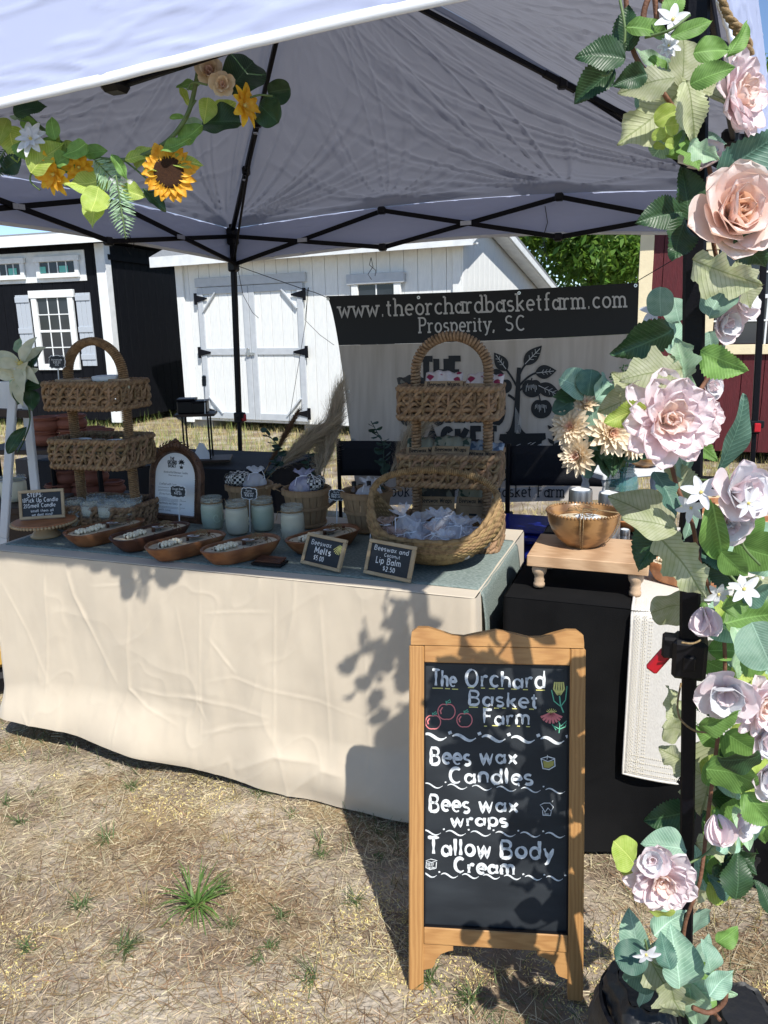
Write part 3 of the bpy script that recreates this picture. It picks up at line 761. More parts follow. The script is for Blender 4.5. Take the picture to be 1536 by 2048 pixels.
# dangling cords from joints
def cord(name, pts, r, label, parent=None):
    b = MB(); b.tube(pts, r, 5); o = b.obj(name, M_black, parent)
    if parent is None: tag(o, label, 'cord')
    return o
for (px, py, y) in ((742, 515, 4.55), (1088, 482, 4.25), (255, 455, 4.0)):
    q = PY(px, py, y)
    cord('tie_cord', [q, q+Vector((.01, 0, -.05)), q+Vector((-.02, 0, -.09)), q+Vector((.0, 0, -.12))], .002, '', tent)
    cord('tie_cord', [q, q+Vector((-.01, 0, -.04)), q+Vector((.025, 0, -.07)), q+Vector((.02, 0, -.10))], .002, '', tent)
q = PY(1090, 412, 4.28); q2 = PY(1085, 478, 4.28)
cord('tie_cord', [q, (q+q2)/2+Vector((.02, 0, 0)), q2], .002, '', tent)
# ================================================================== TABLES AND CLOTHS
TH = .745
O1 = Vector((.244, 2.046, 0)); UX = Vector((.9375, -.348, 0)); VY = Vector((.348, .9375, 0))
T1L, T1D = 1.775, .76
M_cloth = mat('cream_tablecloth', (.63, .545, .425), .8, c2=(.58, .50, .39), sc_=7, bump=.15, bs=700, sheen=.2, transl=.06)
M_runner = mat('sage_green_runner', (.15, .20, .185), .95, c2=(.29, .34, .315), sc_=90, st=(1, 3, 3), ms=(.4, .62), bump=.6, bs=260, dist=.004)
M_bcloth = mat('black_tablecloth', (.0055, .0055, .006), .95, c2=(.009, .009, .0095), sc_=6, bump=.3, bs=500, spec=.15, dist=.003)
M_linen = mat('white_linen', (.70, .67, .62), .9, c2=(.62, .59, .54), sc_=260, st=(1, 1, .5), bump=.35, bs=420, dist=.002)
def fold_table(name, label, o, L, D, H):
    t = thing(name, label, 'table', o, rotz_of(UX))
    b = MB(); b.box((-L/2, D/2, H-.025), (L, D, .04), bev=.008); b.obj('tabletop', M_plastic, t)
    for x in (-L+.15, -.15):
        for y in (.08, D-.08):
            b = MB(); b.tube([(x, y, 0), (x, y, H-.04)], .014, 8); b.obj('leg', M_chrome, t)
    return t
def cloth(name, label, o, L, D, H, m, hemz, bill, creases=(), seed=1, res=.0045, ax=.22, wr=1., sides='FRLB', hemR=None):
    """tablecloth: the top plus skirts round the table; local frame = table frame (front-right corner at origin, -x to the left, +y back)"""
    e = .006; rc = .012
    per = []   # (x,y, nx,ny, s_front)
    def seg(p, q, n, nrm, key):
        for k in range(n): f = k/n; per.append((p[0]+(q[0]-p[0])*f, p[1]+(q[1]-p[1])*f, nrm[0], nrm[1], key, f))
    nf = int(L/res); nd = int(D/.02)
    seg((-L-e+rc, -e), (e-rc, -e), nf, (0, -1), 'F')
    for k in range(6): a = -math.pi/2+math.pi/2*k/6; per.append((e-rc+rc*math.cos(a), -e+rc+rc*math.sin(a), math.cos(a), math.sin(a), 'C', 0))
    seg((e, -e+rc), (e, D+e-rc), nd, (1, 0), 'R')
    for k in range(4): a = math.pi/2*k/4; per.append((e-rc+rc*math.cos(a), D+e-rc+rc*math.sin(a), math.cos(a), math.sin(a), 'C', 1))
    seg((e-rc, D+e), (-L-e+rc, D+e), int(L/.03), (0, 1), 'B')
    for k in range(4): a = math.pi/2+math.pi/2*k/4; per.append((-L-e+rc+rc*math.cos(a), D+e-rc+rc*math.sin(a), math.cos(a), math.sin(a), 'C', 1))
    seg((-L-e, D+e-rc), (-L-e, -e+rc), nd, (-1, 0), 'L')
    for k in range(4): a = math.pi+math.pi/2*k/4; per.append((-L-e+rc+rc*math.cos(a), -e+rc+rc*math.sin(a), math.cos(a), math.sin(a), 'C', 1))
    X_ = np.array([p[0] for p in per]); Y_ = np.array([p[1] for p in per]); NX = np.array([p[2] for p in per]); NY = np.array([p[3] for p in per])
    isF = np.array([p[4] == 'F' or (p[4] == 'C' and p[1] < D/2) for p in per])
    n = len(per); nv = 150
    q = np.linspace(0, 1, nv)[:, None]**1.0
    s = np.where(isF, X_, 0)[None, :]; arc = np.cumsum(np.r_[0, np.hypot(np.diff(X_), np.diff(Y_))])[None, :]
    hz = hemz(X_)[None, :]*np.ones_like(q)
    hz = np.where(isF[None, :], hz, hz[0].mean())
    if hemR is not None: hz = np.where((NX > .9)[None, :]*np.ones_like(q) > .5, hemR, hz)
    z = H+.004-(H-hz)*q
    d = H-z
    off = .004+bill(X_[None, :], d/(H), isF[None, :])
    off = off+wr*(.010*fbm(arc*2.6, d*.9, seed, 3)*sst(0, .3, d)+.007*fbm(arc*5.5, d*.5, seed+2, 2)*sst(0, .6, d)+.0016*np.clip(1-np.abs(fbm(arc*3, d*2.2, seed+3, 2))*7, 0, 1)**2+.0012*np.clip(1-np.abs(fbm(arc*5.5+d*4, d*2-arc*2, seed+6, 2))*8, 0, 1)**2+.0012*fbm(arc*22, d*6, seed, 2))
    for (pts, am, wd) in creases:
        pts = np.array(pts); best = np.full((nv, n), 9.); sg = np.zeros((nv, n)); par_ = np.zeros((nv, n)); ns_ = len(pts)-1; si = 0
        for (x0, d0), (x1, d1) in zip(pts, pts[1:]):
            ex, ed = x1-x0, d1-d0; l2 = ex*ex+ed*ed+1e-9
            t_ = np.clip(((s-x0)*ex+(d-d0)*ed)/l2, 0, 1); px_, pd = s-(x0+ex*t_), d-(d0+ed*t_)
            dist = np.hypot(px_, pd); sd = np.sign(px_*ed-pd*ex); k = dist < best; best = np.where(k, dist, best); sg = np.where(k, sd, sg); par_ = np.where(k, (si+t_)/ns_, par_); si += 1
        u = best*sg/(wd*.75)
        tap = np.sin(np.pi*np.clip(par_, .0, 1.))**.6*(.7+.3*vn(par_*6, wd*900, 1))
        prof = np.exp(-np.abs(u)*1.3)-.35*np.exp(-((u-2.0)/1.8)**2)
        off = off+am*.62*tap*prof*isF[None, :]*sst(.0, .03, d)
    P = np.stack([X_[None, :]+NX[None, :]*off, Y_[None, :]+NY[None, :]*off, z*np.ones_like(off)], -1).reshape(-1, 3)
    i, j = np.meshgrid(np.arange(n), np.arange(nv-1)); i2 = (i+1) % n
    F = np.stack([(j*n+i).ravel(), (j*n+i2).ravel(), ((j+1)*n+i2).ravel(), ((j+1)*n+i).ravel()], 1)
    keep = np.ones(len(F), bool)
    ob = np_mesh(name, P, F[keep], m, None, None, smooth=True)
    # top sheet as a second part
    b = MB(); b.box((-L/2, D/2, H+.0045), (L+.012, D+.012, .005), bev=.002)
    ob.location = o; ob.rotation_euler = (0, 0, rotz_of(UX)); tag(ob, label, 'tablecloth')
    b.obj('top_sheet', m, ob)
    return ob
fold_table('folding_table', 'folding table hidden beneath the cream cloth on the left', O1, T1L, T1D, TH)
wm = wallmap(O1+Vector((0, 0, 0)), UX)
def cf(*pp): return [(wm(x, y)[0], TH-wm(x, y)[1]) for x, y in pp]
cre = [(cf((131, 1120), (150, 1190), (190, 1272), (237, 1367)), .008, .010), (cf((262, 1190), (258, 1300), (262, 1375), (300, 1410), (366, 1446)), .006, .009),
       (cf((89, 1110), (99, 1260), (99, 1400)), .004, .006), (cf((403, 1140), (405, 1330), (411, 1490)), .004, .006), (cf((552, 1160), (553, 1330), (556, 1500)), .005, .006),
       (cf((640, 1170), (652, 1330), (668, 1540)), .004, .008), (cf((725, 1185), (736, 1400), (748, 1600)), .0035, .006), (cf((267, 1372), (330, 1388), (396, 1392), (470, 1408), (549, 1430)), .006, .009),
       (cf((405, 1362), (470, 1350), (549, 1378), (640, 1400), (740, 1440)), .004, .007), (cf((183, 1172), (250, 1168), (290, 1152)), .004, .006), (cf((410, 1225), (470, 1222), (552, 1222)), .004, .006),
       (cf((411, 1462), (470, 1447), (552, 1440)), .005, .008), (cf((420, 1270), (450, 1310), (478, 1345)), .005, .007), (cf((355, 1205), (375, 1300), (380, 1350)), .003, .006),
       (cf((250, 1500), (248, 1420), (262, 1376)), .004, .006), (cf((60, 1410), (80, 1440), (95, 1400)), .005, .01), (cf((300, 1560), (380, 1540), (500, 1500)), .006, .02), (cf((390, 1430), (402, 1400), (420, 1440)), .004, .006),
       (cf((560, 1600), (610, 1560), (650, 1530), (700, 1540)), .014, .022), (cf((480, 1530), (560, 1500), (650, 1520)), .016, .02), (cf((0, 1150), (60, 1260), (110, 1380)), .003, .008)]
cloth('cream_tablecloth', 'cream tablecloth with pressed creases hanging to the dry ground', O1, T1L, T1D, TH, M_cloth,
      lambda x: .018+.06*sst(-.7, -1.7, x)+.012*vn(x*2.3, 0, 3)+.02*sst(-.55, -.9, x),
      lambda x, q, f: np.where(f, .012*q+.075*sst(.66+.06*vn(x*2.6, 0, 4), .90, q)*(.50+.40*np.sin(x*4.2+1.0)+.45*vn(x*3.4, q*1.5, 7))*(1-.35*sst(.9, 1., q))+.02*sst(.5, 1., q)*vn(x*3, q*2, 5), .02*q), cre, seed=2, hemR=.40)
# sage runner: lies along the top, hangs over the right end
def runner(name, label, m, y0, y1, x0, drop, o=O1, z=TH+.0105):
    def fn(u, v):
        l = (x0*-1+drop)*u; y = y0+(y1-y0)*v
        r = .02
        if l < -x0-r: x = x0+l; zz = z
        elif l < -x0+r*.6:
            a = (l+x0+r)/(1.6*r)*math.pi/2; x = -r+r*math.sin(a)+.012; zz = z-r+r*math.cos(a)
        else: x = .014; zz = z-r-(l+x0-r*.6); x += .012*math.sin((l+x0)*12)+.02*(l+x0)
        zz += .0012*float(vn(x*9, y*9, 1.)); 
        return (x, y+.006*math.sin(l*5), zz)
    b = MB(); b.grid(fn, 150, 30)
    ob = b.obj(name, m, None, smooth=True); ob.location = o; ob.rotation_euler = (0, 0, rotz_of(UX)); tag(ob, label, 'table runner')
    md = ob.modifiers.new('s', 'SOLIDIFY'); md.thickness = .003
    return ob
runner('table_runner', 'sage green woven runner along the left table under the candles', M_runner, .055, .60, -T1L+.02, .24)
# right-hand table in black, white linen runner over its front
O2 = Vector((.343+1.85*.9375, 2.053-1.85*.348, 0))
fold_table('folding_table', 'folding table hidden beneath the black cloth on the right', O2, 1.85, .92, TH)
cloth('black_tablecloth', 'black tablecloth reaching the grass beneath the wooden riser', O2, 1.85, .92, TH, M_bcloth,
      lambda x: .015+.01*vn(x*3, 0, 9), lambda x, q, f: np.where(f, .03*q+.022*np.sin(x*17+1.5*np.sin(x*5))*q+.012*sst(.55, .8, q), .02*q), [(cf((1010, 1250), (1120, 1275), (1260, 1290)), .01, .012)], seed=12, res=.008, wr=1.3)
def uvw2(s, y): return Vector((.343, 2.053, 0))+UX*s+VY*y
# linen runner on table 2
rs0 = .335; rs1 = .335+.36
b = MB()
def lf(u, v):
    l = 1.375*u; x = rs0+(rs1-rs0)*v; r = .015; yb = .92
    k = .90
    if l < k-r: y = k-l; z = TH+.0115
    elif l < k+.6*r: a = (l-k+r)/(1.6*r)*math.pi/2; y = r-r*math.sin(a)-.018*(a/1.57); z = TH+.0115-r+r*math.cos(a)
    else: dd = l-k-.6*r; y = -.022-.03*dd+.006*math.sin(v*7+dd*6)*min(1, dd*4); z = TH+.0115-r-dd
    x += .0*max(0, l-k)*(1-v)+.03*(1-sst(0, 1, l/k))*0
    return (x, y, z)
b.grid(lf, 130, 26)
lr = b.obj('linen_runner', M_linen, None, smooth=True); lr.location = (.343, 2.053, 0); lr.rotation_euler = (0, 0, rotz_of(UX))
tag(lr, 'white linen runner with stitched lace border hanging down the front of the black table', 'table runner')
lr.modifiers.new('s', 'SOLIDIFY').thickness = .002
# lace border: rows of small knots
st = MB()
for vv in (.03, .05, .085, .10, .135, .15):
    for k in range(110):
        u = .60+.398*k/110
        if vv > .13 and k % 2: continue
        p = Vector(lf(u, vv)); st.sphere((p.x+(.004 if k % 2 else 0), p.y-.001, p.z), .0014, 5, 4)
for uu in (.955, .968, .980, .990):
    for k in range(60):
        p = Vector(lf(uu, .05+.9*k/60)); st.sphere((p.x, p.y-.001, p.z), .0014, 5, 4)
st.obj('stitching', mat('cream_thread', (.66, .60, .46), .9), lr, kind='stuff')
hm = MB()
hm.tube([Vector(lf(.0+.999*k/60, .004)) for k in range(61)]+[Vector(lf(.999, v_/20)) for v_ in range(1, 21)], .0035, 6); hm.obj('hem', M_linen, lr, smooth=True)
# ================================================================== A-FRAME CHALKBOARD
BL_, BR_ = PZ(818, 1975, 0), PZ(1165, 1998, 0)
bx = (BR_-BL_); bx.z = 0; bW = bx.length; bx.normalize(); bh = Vector((-bx.y, bx.x, 0))
tilt = math.asin(.175/.845); by = bh*math.sin(tilt)+Vector((0, 0, 1))*math.cos(tilt); bH = .845
MB_ = frame(BL_, bx, by)
bn = bx.cross(by)
def bp(px, py):
    q = PP(px, py, BL_, bn)-BL_; return q.dot(bx), q.dot(by)
sign = thing('chalkboard_sign', 'tall wooden framed A-frame chalkboard listing candles, wraps and cream', 'chalkboard sign', mat=MB_)
M_pine = mat('honey_pine', (.44, .235, .085), .42, c2=(.36, .18, .062), sc_=5, st=(7, .7, 7), wave=7, ms=(.1, 1), bump=.08, bs=40, spec=.5)
M_pineh = mat('honey_pine_rail', (.45, .24, .088), .42, c2=(.37, .185, .065), sc_=5, st=(.7, 7, 7), wave=7, ms=(.1, 1), bump=.08, bs=40)
sw = .034
zt_ = bp(1000, 1312)[1]; zc = bp(1000, 1292)[1]; ob_ = bp(990, 1858)[1]; rb = bp(990, 1892)[1]; bb = bp(900, 1925)[1]; ot = bp(990, 1326)[1]
for x in (sw/2, bW-sw/2):
    b = MB(); b.box((x, zc/2, 0), (sw, zc-.001, .022), bev=.003); b.obj('stile', M_pine, sign)
b = MB(); b.box((bW/2, (zc+ot)/2, 0), (bW-2*sw-.001, zc-ot, .021), bev=.002); b.obj('top_rail', M_pineh, sign)
b = MB(); b.box((bW/2, (ob_+rb)/2, 0), (bW-2*sw-.001, ob_-rb, .021), bev=.002); b.obj('bottom_rail', M_pineh, sign)
pts = [(.004, zc+.001), (bW-.004, zc+.001)]
prof = [(1.0, .012), (.995, .027), (.96, .036), (.90, .036), (.83, .029), (.76, .021), (.69, .0195), (.61, .026), (.5, .0335), (.39, .026), (.31, .0195), (.24, .021), (.17, .029), (.10, .036), (.04, .036), (.005, .027), (0, .012)]
b = MB(); b.poly(pts+[(.004+(bW-.008)*f, zc+h*1.12) for f, h in prof], .024, z=.012); b.obj('crest', M_pineh, sign)
b = MB(); b.box((bW/2, (ob_+ot)/2, -.004), (bW-2*sw+.01, ot-ob_+.01, .006)); board = b.obj('board_panel', M_chalkb, sign)
b = MB(); zf = .0045
for (x0, y0, x1, y1) in ((sw, ob_, sw, ot), (bW-sw, ob_, bW-sw, ot), (sw, ob_, bW-sw, ob_), (sw, ot, bW-sw, ot)): b.bar((x0, y0, zf), (x1, y1, zf), .007, .006, upv=(0, 0, 1))
b.obj('bead_trim', M_plastic, sign)
for sg in (0, 1):
    pr = [(0, 0), (.068, 0), (.068, -.012), (.058, -.014), (.040, -.022), (.028, -.036), (.026, -.048), (.020, -.056), (0, -.062)]
    q = [(sw+x if sg == 0 else bW-sw-x, rb-.001+y) for x, y in pr]
    if sg: q = q[::-1]
    b = MB(); b.poly(q, .014, z=.006); b.obj('bracket', M_pineh, sign)
for x in (sw/2+.006, bW-sw/2-.006):      # rear legs
    a_ = math.radians(20); b = MB()
    b.bar((x, zc-.03, -.02), (x, .05, -.30), .026, .018, upv=(0, 0, 1), bev=.002); b.obj('rear_leg', M_pine, sign)
b = MB(); b.bar((sw, .16, -.268), (bW-sw, .16, -.268), .018, .03); b.obj('rear_rail', M_pineh, sign)
b = MB(); b.box((bW/2, (ob_+ot)/2, -.012), (bW-2*sw, ot-ob_, .003)); b.obj('backing', M_pine, sign)
# writing
ZW = .0002
M_yc = mat('yellow_chalk', (.72, .66, .22), .9); M_pk = mat('pink_chalk', (.72, .22, .22), .9); M_gc = mat('green_chalk', (.15, .50, .32), .9)
def bline(t, x0, y0, x1, y1, hpx, wpx, mb, **k):
    """text from pixel (x0,y0) to (x1,y1) baseline"""
    a = Vector(bp(x0, y0)); c = Vector(bp(x1, y1)); d = c-a
    sc1 = bW/350
    return lettering(t, a.x, a.y, hpx*sc1, wpx*sc1, width=d.length, rot=math.atan2(d.y, d.x), mb=mb, z=ZW, **k)
LN = [("The", 864, 1372, 912, 1374, 32, 6.5), ("Orchard", 930, 1371, 1090, 1377, 33, 6.5), ("Basket", 936, 1410, 1076, 1417, 30, 6.2), ("Farm", 966, 1447, 1060, 1450, 29, 6.2),
      ("Bees", 860, 1527, 942, 1529, 33, 7.5), ("wax", 960, 1526, 1034, 1528, 31, 7), ("Candles", 898, 1564, 1066, 1568, 31, 7.5), ("Bees", 858, 1621, 940, 1624, 33, 7.5), ("wax", 958, 1622, 1036, 1625, 31, 7), ("wraps", 902, 1650, 1016, 1652, 25, 7),
      ("Tallow", 856, 1708, 982, 1713, 34, 8), ("Body", 1000, 1714, 1108, 1718, 34, 8), ("Cream", 908, 1744, 1030, 1748, 29, 8)]
M_gsh = mat('grey_chalk', (.20, .23, .25), .9)
sh_ = MB(); wr = MB()
for ln in LN:
    t_, x0, y0, x1, y1, h, w_ = ln
    wr = MB(); bline(t_, x0, y0, x1, y1, h, w_*.84, wr, jit=.05, sp=.12, brush=.42); wr.obj('lettering', M_chalk, board)
ac = MB(); ZW = .0004
ye = MB(); ZW = .0003
for (x0, x1, y) in ((865, 886, 1376), (890, 900, 1377), (904, 916, 1378), (936, 948, 1375), (962, 970, 1376), (978, 990, 1377), (996, 1008, 1377), (1022, 1034, 1378), (1046, 1056, 1379), (1072, 1090, 1380), (938, 956, 1414), (966, 974, 1415), (988, 998, 1416), (1004, 1012, 1416), (1024, 1034, 1417), (1058, 1068, 1418), (968, 974, 1452), (984, 996, 1451), (1012, 1020, 1451), (1034, 1040, 1452), (1052, 1060, 1453)):
    a = bp(x0, y); c = bp(x1, y+.4); ye.ribbon([a, c], .0022, .0003)
def wavy(mb, x0, x1, y, y1, n, amp, wd, z=.0003):
    for k in range(n):
        a0 = x0+(x1-x0)*k/n; a1 = x0+(x1-x0)*(k+.80)/n; yy = y+(y1-y)*k/n; P = []
        for j in range(13):
            f = j/12; P.append(bp(a0+(a1-a0)*f, yy-amp*math.sin(f*2*math.pi*.9+.5)+amp*.4))
        mb.ribbon(P, (lambda f, w=wd: w*(.35+.9*math.sin(min(1, f*1.1)*math.pi)**.7)), z)
        c = bp(x0+(x1-x0)*(k+.92)/n, yy+(-amp*.9 if k % 1 == 0 else 0)); mb.ribbon([(c[0]-wd*.6, c[1]-wd*.2), (c[0]+wd*.6, c[1]+wd*.3)], wd*1.1, z)
wv = MB(); wavy(wv, 846, 1140, 1471, 1480, 5, 6, .0062); wv.obj('wavy_line', M_chalk, board); wv = MB(); wavy(wv, 846, 1140, 1569, 1582, 6, 5, .0028); wv.obj('wavy_line', M_chalk, board); wv = MB(); wavy(wv, 842, 1140, 1663, 1669, 6, 5, .0032); wv.obj('wavy_line', M_chalk, board); wv = MB(); wavy(wv, 840, 1134, 1748, 1756, 7, 4.5, .0032)
wv.obj('wavy_line', M_chalk, board); ye.obj('underline', M_yc, board)
def outline(pts, mb, wd, closed=True, z=.0003): mb.ribbon([bp(*p) for p in (pts+[pts[0]] if closed else pts)], wd, z)
def apple(cx, cy, r):
    mb = MB(); P = []
    for k in range(25):
        a = 2*math.pi*k/24; rr = r*(1-.20*math.exp(-((a-math.pi/2)/.35)**2)-.10*math.exp(-((a-1.5*math.pi)/.3)**2)); P.append((cx+rr*1.02*math.cos(a), cy-rr*math.sin(a)))
    outline(P, mb, .0024, False); outline([(cx-r*.62, cy+r*.3), (cx-r*.72, cy-r*.1), (cx-r*.45, cy-r*.5)], mb, .003, False)
    mb.obj('apple_drawing', M_pk, board)
    g = MB(); outline([(cx, cy-r*.75), (cx-1, cy-r*1.25)], g, .002, False); outline([(cx, cy-r*1.1), (cx+r*.4, cy-r*1.4), (cx+r*.5, cy-r*1.1), (cx+1, cy-r)], g, .0016, False); g.obj('apple_leaf_drawing', M_gc, board)
apple(893, 1423, 17); apple(866, 1444, 15); apple(929, 1440, 15)
f_ = MB()
for dx in (-9, -4.5, 0, 4.5, 9): outline([(1118+dx*.25, 1390), (1118+dx*1.15, 1378), (1118+dx*.9, 1364)], f_, .0036, False)
f_.obj('tulip_drawing', M_yc, board)
f_ = MB(); outline([(1119, 1392), (1121, 1410), (1127, 1425)], f_, .003, False); outline([(1120, 1412), (1108, 1402), (1103, 1380)], f_, .0022, False); outline([(1122, 1412), (1131, 1400), (1134, 1372)], f_, .0022, False)
outline([(1118, 1466), (1120, 1450), (1117, 1442)], f_, .002, False); outline([(1119, 1458), (1107, 1452), (1104, 1448), (1112, 1460)], f_, .002, False); outline([(1120, 1458), (1131, 1453), (1133, 1442), (1122, 1452)], f_, .002, False)
f_.obj('leaf_drawing', M_gc, board)
f_ = MB()
for k in range(8):
    a = math.radians(200+k*20); outline([(1103, 1426), (1103+23*math.cos(a)*.98, 1428-19*math.sin(a)*1.0)], f_, .0052, False)
f_.obj('coneflower_drawing', M_pk, board)
f_ = MB()
for k in range(7): a = math.radians(30+k*20); outline([(1103, 1427), (1103+12*math.cos(a), 1427-10*math.sin(a))], f_, .0014, False)
f_.obj('flower_centre_drawing', M_yc, board)
f_ = MB(); outline([(1082, 1517), (1095, 1513), (1109, 1517), (1110, 1532), (1098, 1539), (1086, 1537)], f_, .0022); outline([(1083, 1518), (1096, 1523), (1109, 1518)], f_, .0018, False); outline([(1094, 1519), (1095, 1510)], f_, .0014, False); f_.obj('candle_drawing', M_chalk, board)
f_ = MB(); f_.poly([bp(*p) for p in ((1086, 1522), (1108, 1522), (1107, 1531), (1098, 1536), (1088, 1535))], 0, .0002); f_.obj('candle_fill_drawing', mat('olive_chalk', (.40, .36, .10), .9), board)
f_ = MB(); outline([(1080, 1610), (1088, 1606), (1100, 1606), (1107, 1614), (1102, 1622), (1096, 1616), (1090, 1624), (1084, 1614)], f_, .0016); outline([(1085, 1620), (1086, 1630), (1101, 1631), (1103, 1620)], f_, .0016, False); outline([(1090, 1624), (1090, 1628), (1098, 1628)], f_, .0012, False); outline([(1104, 1604), (1106, 1601)], f_, .001, False); f_.obj('jar_drawing', M_chalk, board)
f_ = MB(); outline([(853, 1723), (852, 1735), (860, 1739), (872, 1736), (873, 1724)], f_, .0018, False); outline([(852, 1721), (862, 1718), (874, 1721), (863, 1725)], f_, .0018)
for (x, y) in ((850, 1714), (846, 1719)): outline([(x, y), (x-3, y-2)], f_, .001, False)
lettering('BEEF', *bp(855, 1731), .0065, .0011, width=.015, mb=f_, z=.0003); lettering('TALLOW', *bp(855, 1738), .006, .0010, width=.016, mb=f_, z=.0003)
f_.obj('tub_drawing', M_chalk, board)
# ================================================================== THINGS ON THE LEFT TABLE
ZT = TH+.0135
M_wick = mat('woven_water_hyacinth', (.29, .19, .105), .7, c2=(.13, .08, .04), sc_=55, ms=(.45, .7), bump=.5, bs=230, island=.28, spec=.35)
M_wick2 = mat('wrapped_handle', (.30, .19, .09), .7, c2=(.17, .10, .045), sc_=60, bump=.4, bs=300, island=.25)
def rrect(W, D, r):
    segs = [(W-2*r), math.pi/2*r, (D-2*r), math.pi/2*r]*2; Lt = sum(segs)
    def f(l):
        l = l % Lt; k = 0
        while l > segs[k]+1e-9 and k < 7: l -= segs[k]; k += 1
        hw, hd = W/2, D/2
        if k == 0: return (-hw+r+l, -hd, 0, -1)
        if k == 2: return (hw, -hd+r+l, 1, 0)
        if k == 4: return (hw-r-l, hd, 0, 1)
        if k == 6: return (-hw, hd-r-l, -1, 0)
        c = {1: (hw-r, -hd+r, -90), 3: (hw-r, hd-r, 0), 5: (-hw+r, hd-r, 90), 7: (-hw+r, -hd+r, 180)}[k]
        a = math.radians(c[2])+l/r
        return (c[0]+r*math.cos(a), c[1]+r*math.sin(a), math.cos(a), math.sin(a))
    return f, Lt
def tray(parent, W, D, z0, z1, lam=.085, jag=0):
    f, Lt = rrect(W, D, .035); H = z1-z0; n = int(Lt/.007)
    b = MB()
    rows = 2; rh = (H-.022)/rows
    for r in range(rows):
        zc = z0+.011+rh*(r+.5)
        nl = round(Lt/lam)
        for s in range(2):
            P = []
            for i in range(n):
                l = Lt*i/n; ph = 2*math.pi*(l/Lt*nl)+math.pi*s+r*1.57; x, y, nx, ny = f(l)
                o = .006*math.cos(ph)+.001*math.sin(l*140+s); zz = zc+rh*.50*math.sin(ph)
                P.append((x+nx*o, y+ny*o, zz))
            rad = [.0064*(1+.25*math.sin(i*.9+s*2)+.12*math.sin(i*2.3)) for i in range(n)]
            b.tube(P, rad, 6, closed=True)
        P = []
        for i in range(n):
            x, y, nx, ny = f(Lt*i/n); o = -.004+.004*math.sin(i*.55); P.append((x+nx*o, y+ny*o, zc))
        b.tube(P, .0085, 6, closed=True)
    k = int(Lt/.042)
    for i in range(k):
        x, y, nx, ny = f(Lt*i/k+.01)
        b.tube([(x-nx*.004, y-ny*.004, z0), (x+nx*.006, y+ny*.006, z0+H*.35), (x+nx*.007, y+ny*.007, z0+H*.65), (x-nx*.004, y-ny*.004, z1)], .0052, 5)
    t = b.obj('tray', M_wick, parent, smooth=True, kind='stuff')
    for zz, nm in ((z1-.005, 'rim'), (z0+.005, 'rim')):
        b = MB(); tw = round(Lt/.034)
        for s in range(2):
            P = []
            for i in range(n*1):
                l = Lt*i/n; ph = 2*math.pi*l/Lt*tw+math.pi*s; x, y, nx, ny = f(l)
                P.append((x+nx*.006*math.cos(ph), y+ny*.006*math.cos(ph), zz+.006*math.sin(ph)))
            b.tube(P, .0075, 6, closed=True)
        b.obj(nm, M_wick, t, smooth=True)
    b = MB(); b.box((0, 0, z0+.004), (W-.01, D-.01, .006)); b.obj('tray_floor', M_wick2, t)
def wrapped(b, P, rc, rs, pitch, flat=1.0):
    """core tube P wound with a strand"""
    P = [Vector(p) for p in P]; b.tube(P, rc, 8)
    L = [0]
    for p, q in zip(P, P[1:]): L.append(L[-1]+(q-p).length)
    n = int(L[-1]/pitch*9); Q = []; k = 0
    for i in range(n):
        l = L[-1]*i/n
        while L[k+1] < l: k += 1
        f = (l-L[k])/(L[k+1]-L[k]); p = P[k].lerp(P[k+1], f); t = (P[min(k+2, len(P)-1)]-P[max(k-1, 0)]).normalized()
        u = Vector((0, 1, 0)); u = (u-t*u.dot(t)).normalized(); w_ = t.cross(u); a = l/pitch*2*math.pi
        rr = rc+rs*.35
        Q.append(p+u*math.cos(a)*rr*flat+w_*math.sin(a)*rr)
    b.tube(Q, rs, 5)
def stand(label, loc, rz, W, D, tiers, zv, za, strap=False):
    t = thing('tiered_basket', label, 'tiered basket', loc, rz)
    for (z0, z1, k) in tiers: tray(t, W*k, D, z0, z1)
    P = []; xw = W/2-.045
    for i in range(30): P.append((-xw, 0, .01+(zv-.01)*i/29))
    for i in range(1, 40): a = math.pi-math.pi*i/40; P.append((xw*math.cos(a), 0, zv+(za-zv)*math.sin(a)))
    for i in range(30): P.append((xw, 0, zv-(zv-.01)*i/29))
    b = MB(); wrapped(b, P, .0105 if not strap else .012, .0062 if not strap else .0035, .0115 if not strap else .0075, 1.0 if not strap else 1.7)
    b.obj('handle', M_wick if not strap else M_wick2, t, smooth=True)
    return t
def zat(px, py, y): return PY(px, py, y).z-ZT
S2 = Vector((.235, 2.60, ZT)); S1 = Vector((-1.09, 2.98, ZT)); RZ = rotz_of(UX)
yf = 2.50
stand('three-tier woven basket stand filled with beeswax wraps, behind the round seagrass basket', S2, RZ+.10, .335, .235,
      [(.0, .085, 1.0), (zat(905, 972, yf), zat(905, 912, yf), .98), (zat(905, 838, yf), zat(905, 775, yf), .96)], zat(905, 742, 2.6), zat(905, 672, 2.6))
yf = 2.88
stand('three-tier woven basket stand with flat wrapped handle holding lidded candles, left end of the table', S1, RZ+.06, .335, .24,
      [(.0, .09, 1.0), (zat(215, 935, yf), zat(215, 880, yf), .97), (zat(205, 818, yf), zat(205, 765, yf), .95)], zat(205, 750, 2.98), zat(205, 682, 2.98), strap=True)
def onstand(S, rz, x, y, z): return S+Matrix.Rotation(rz, 3, 'Z') @ Vector((x, y, z))
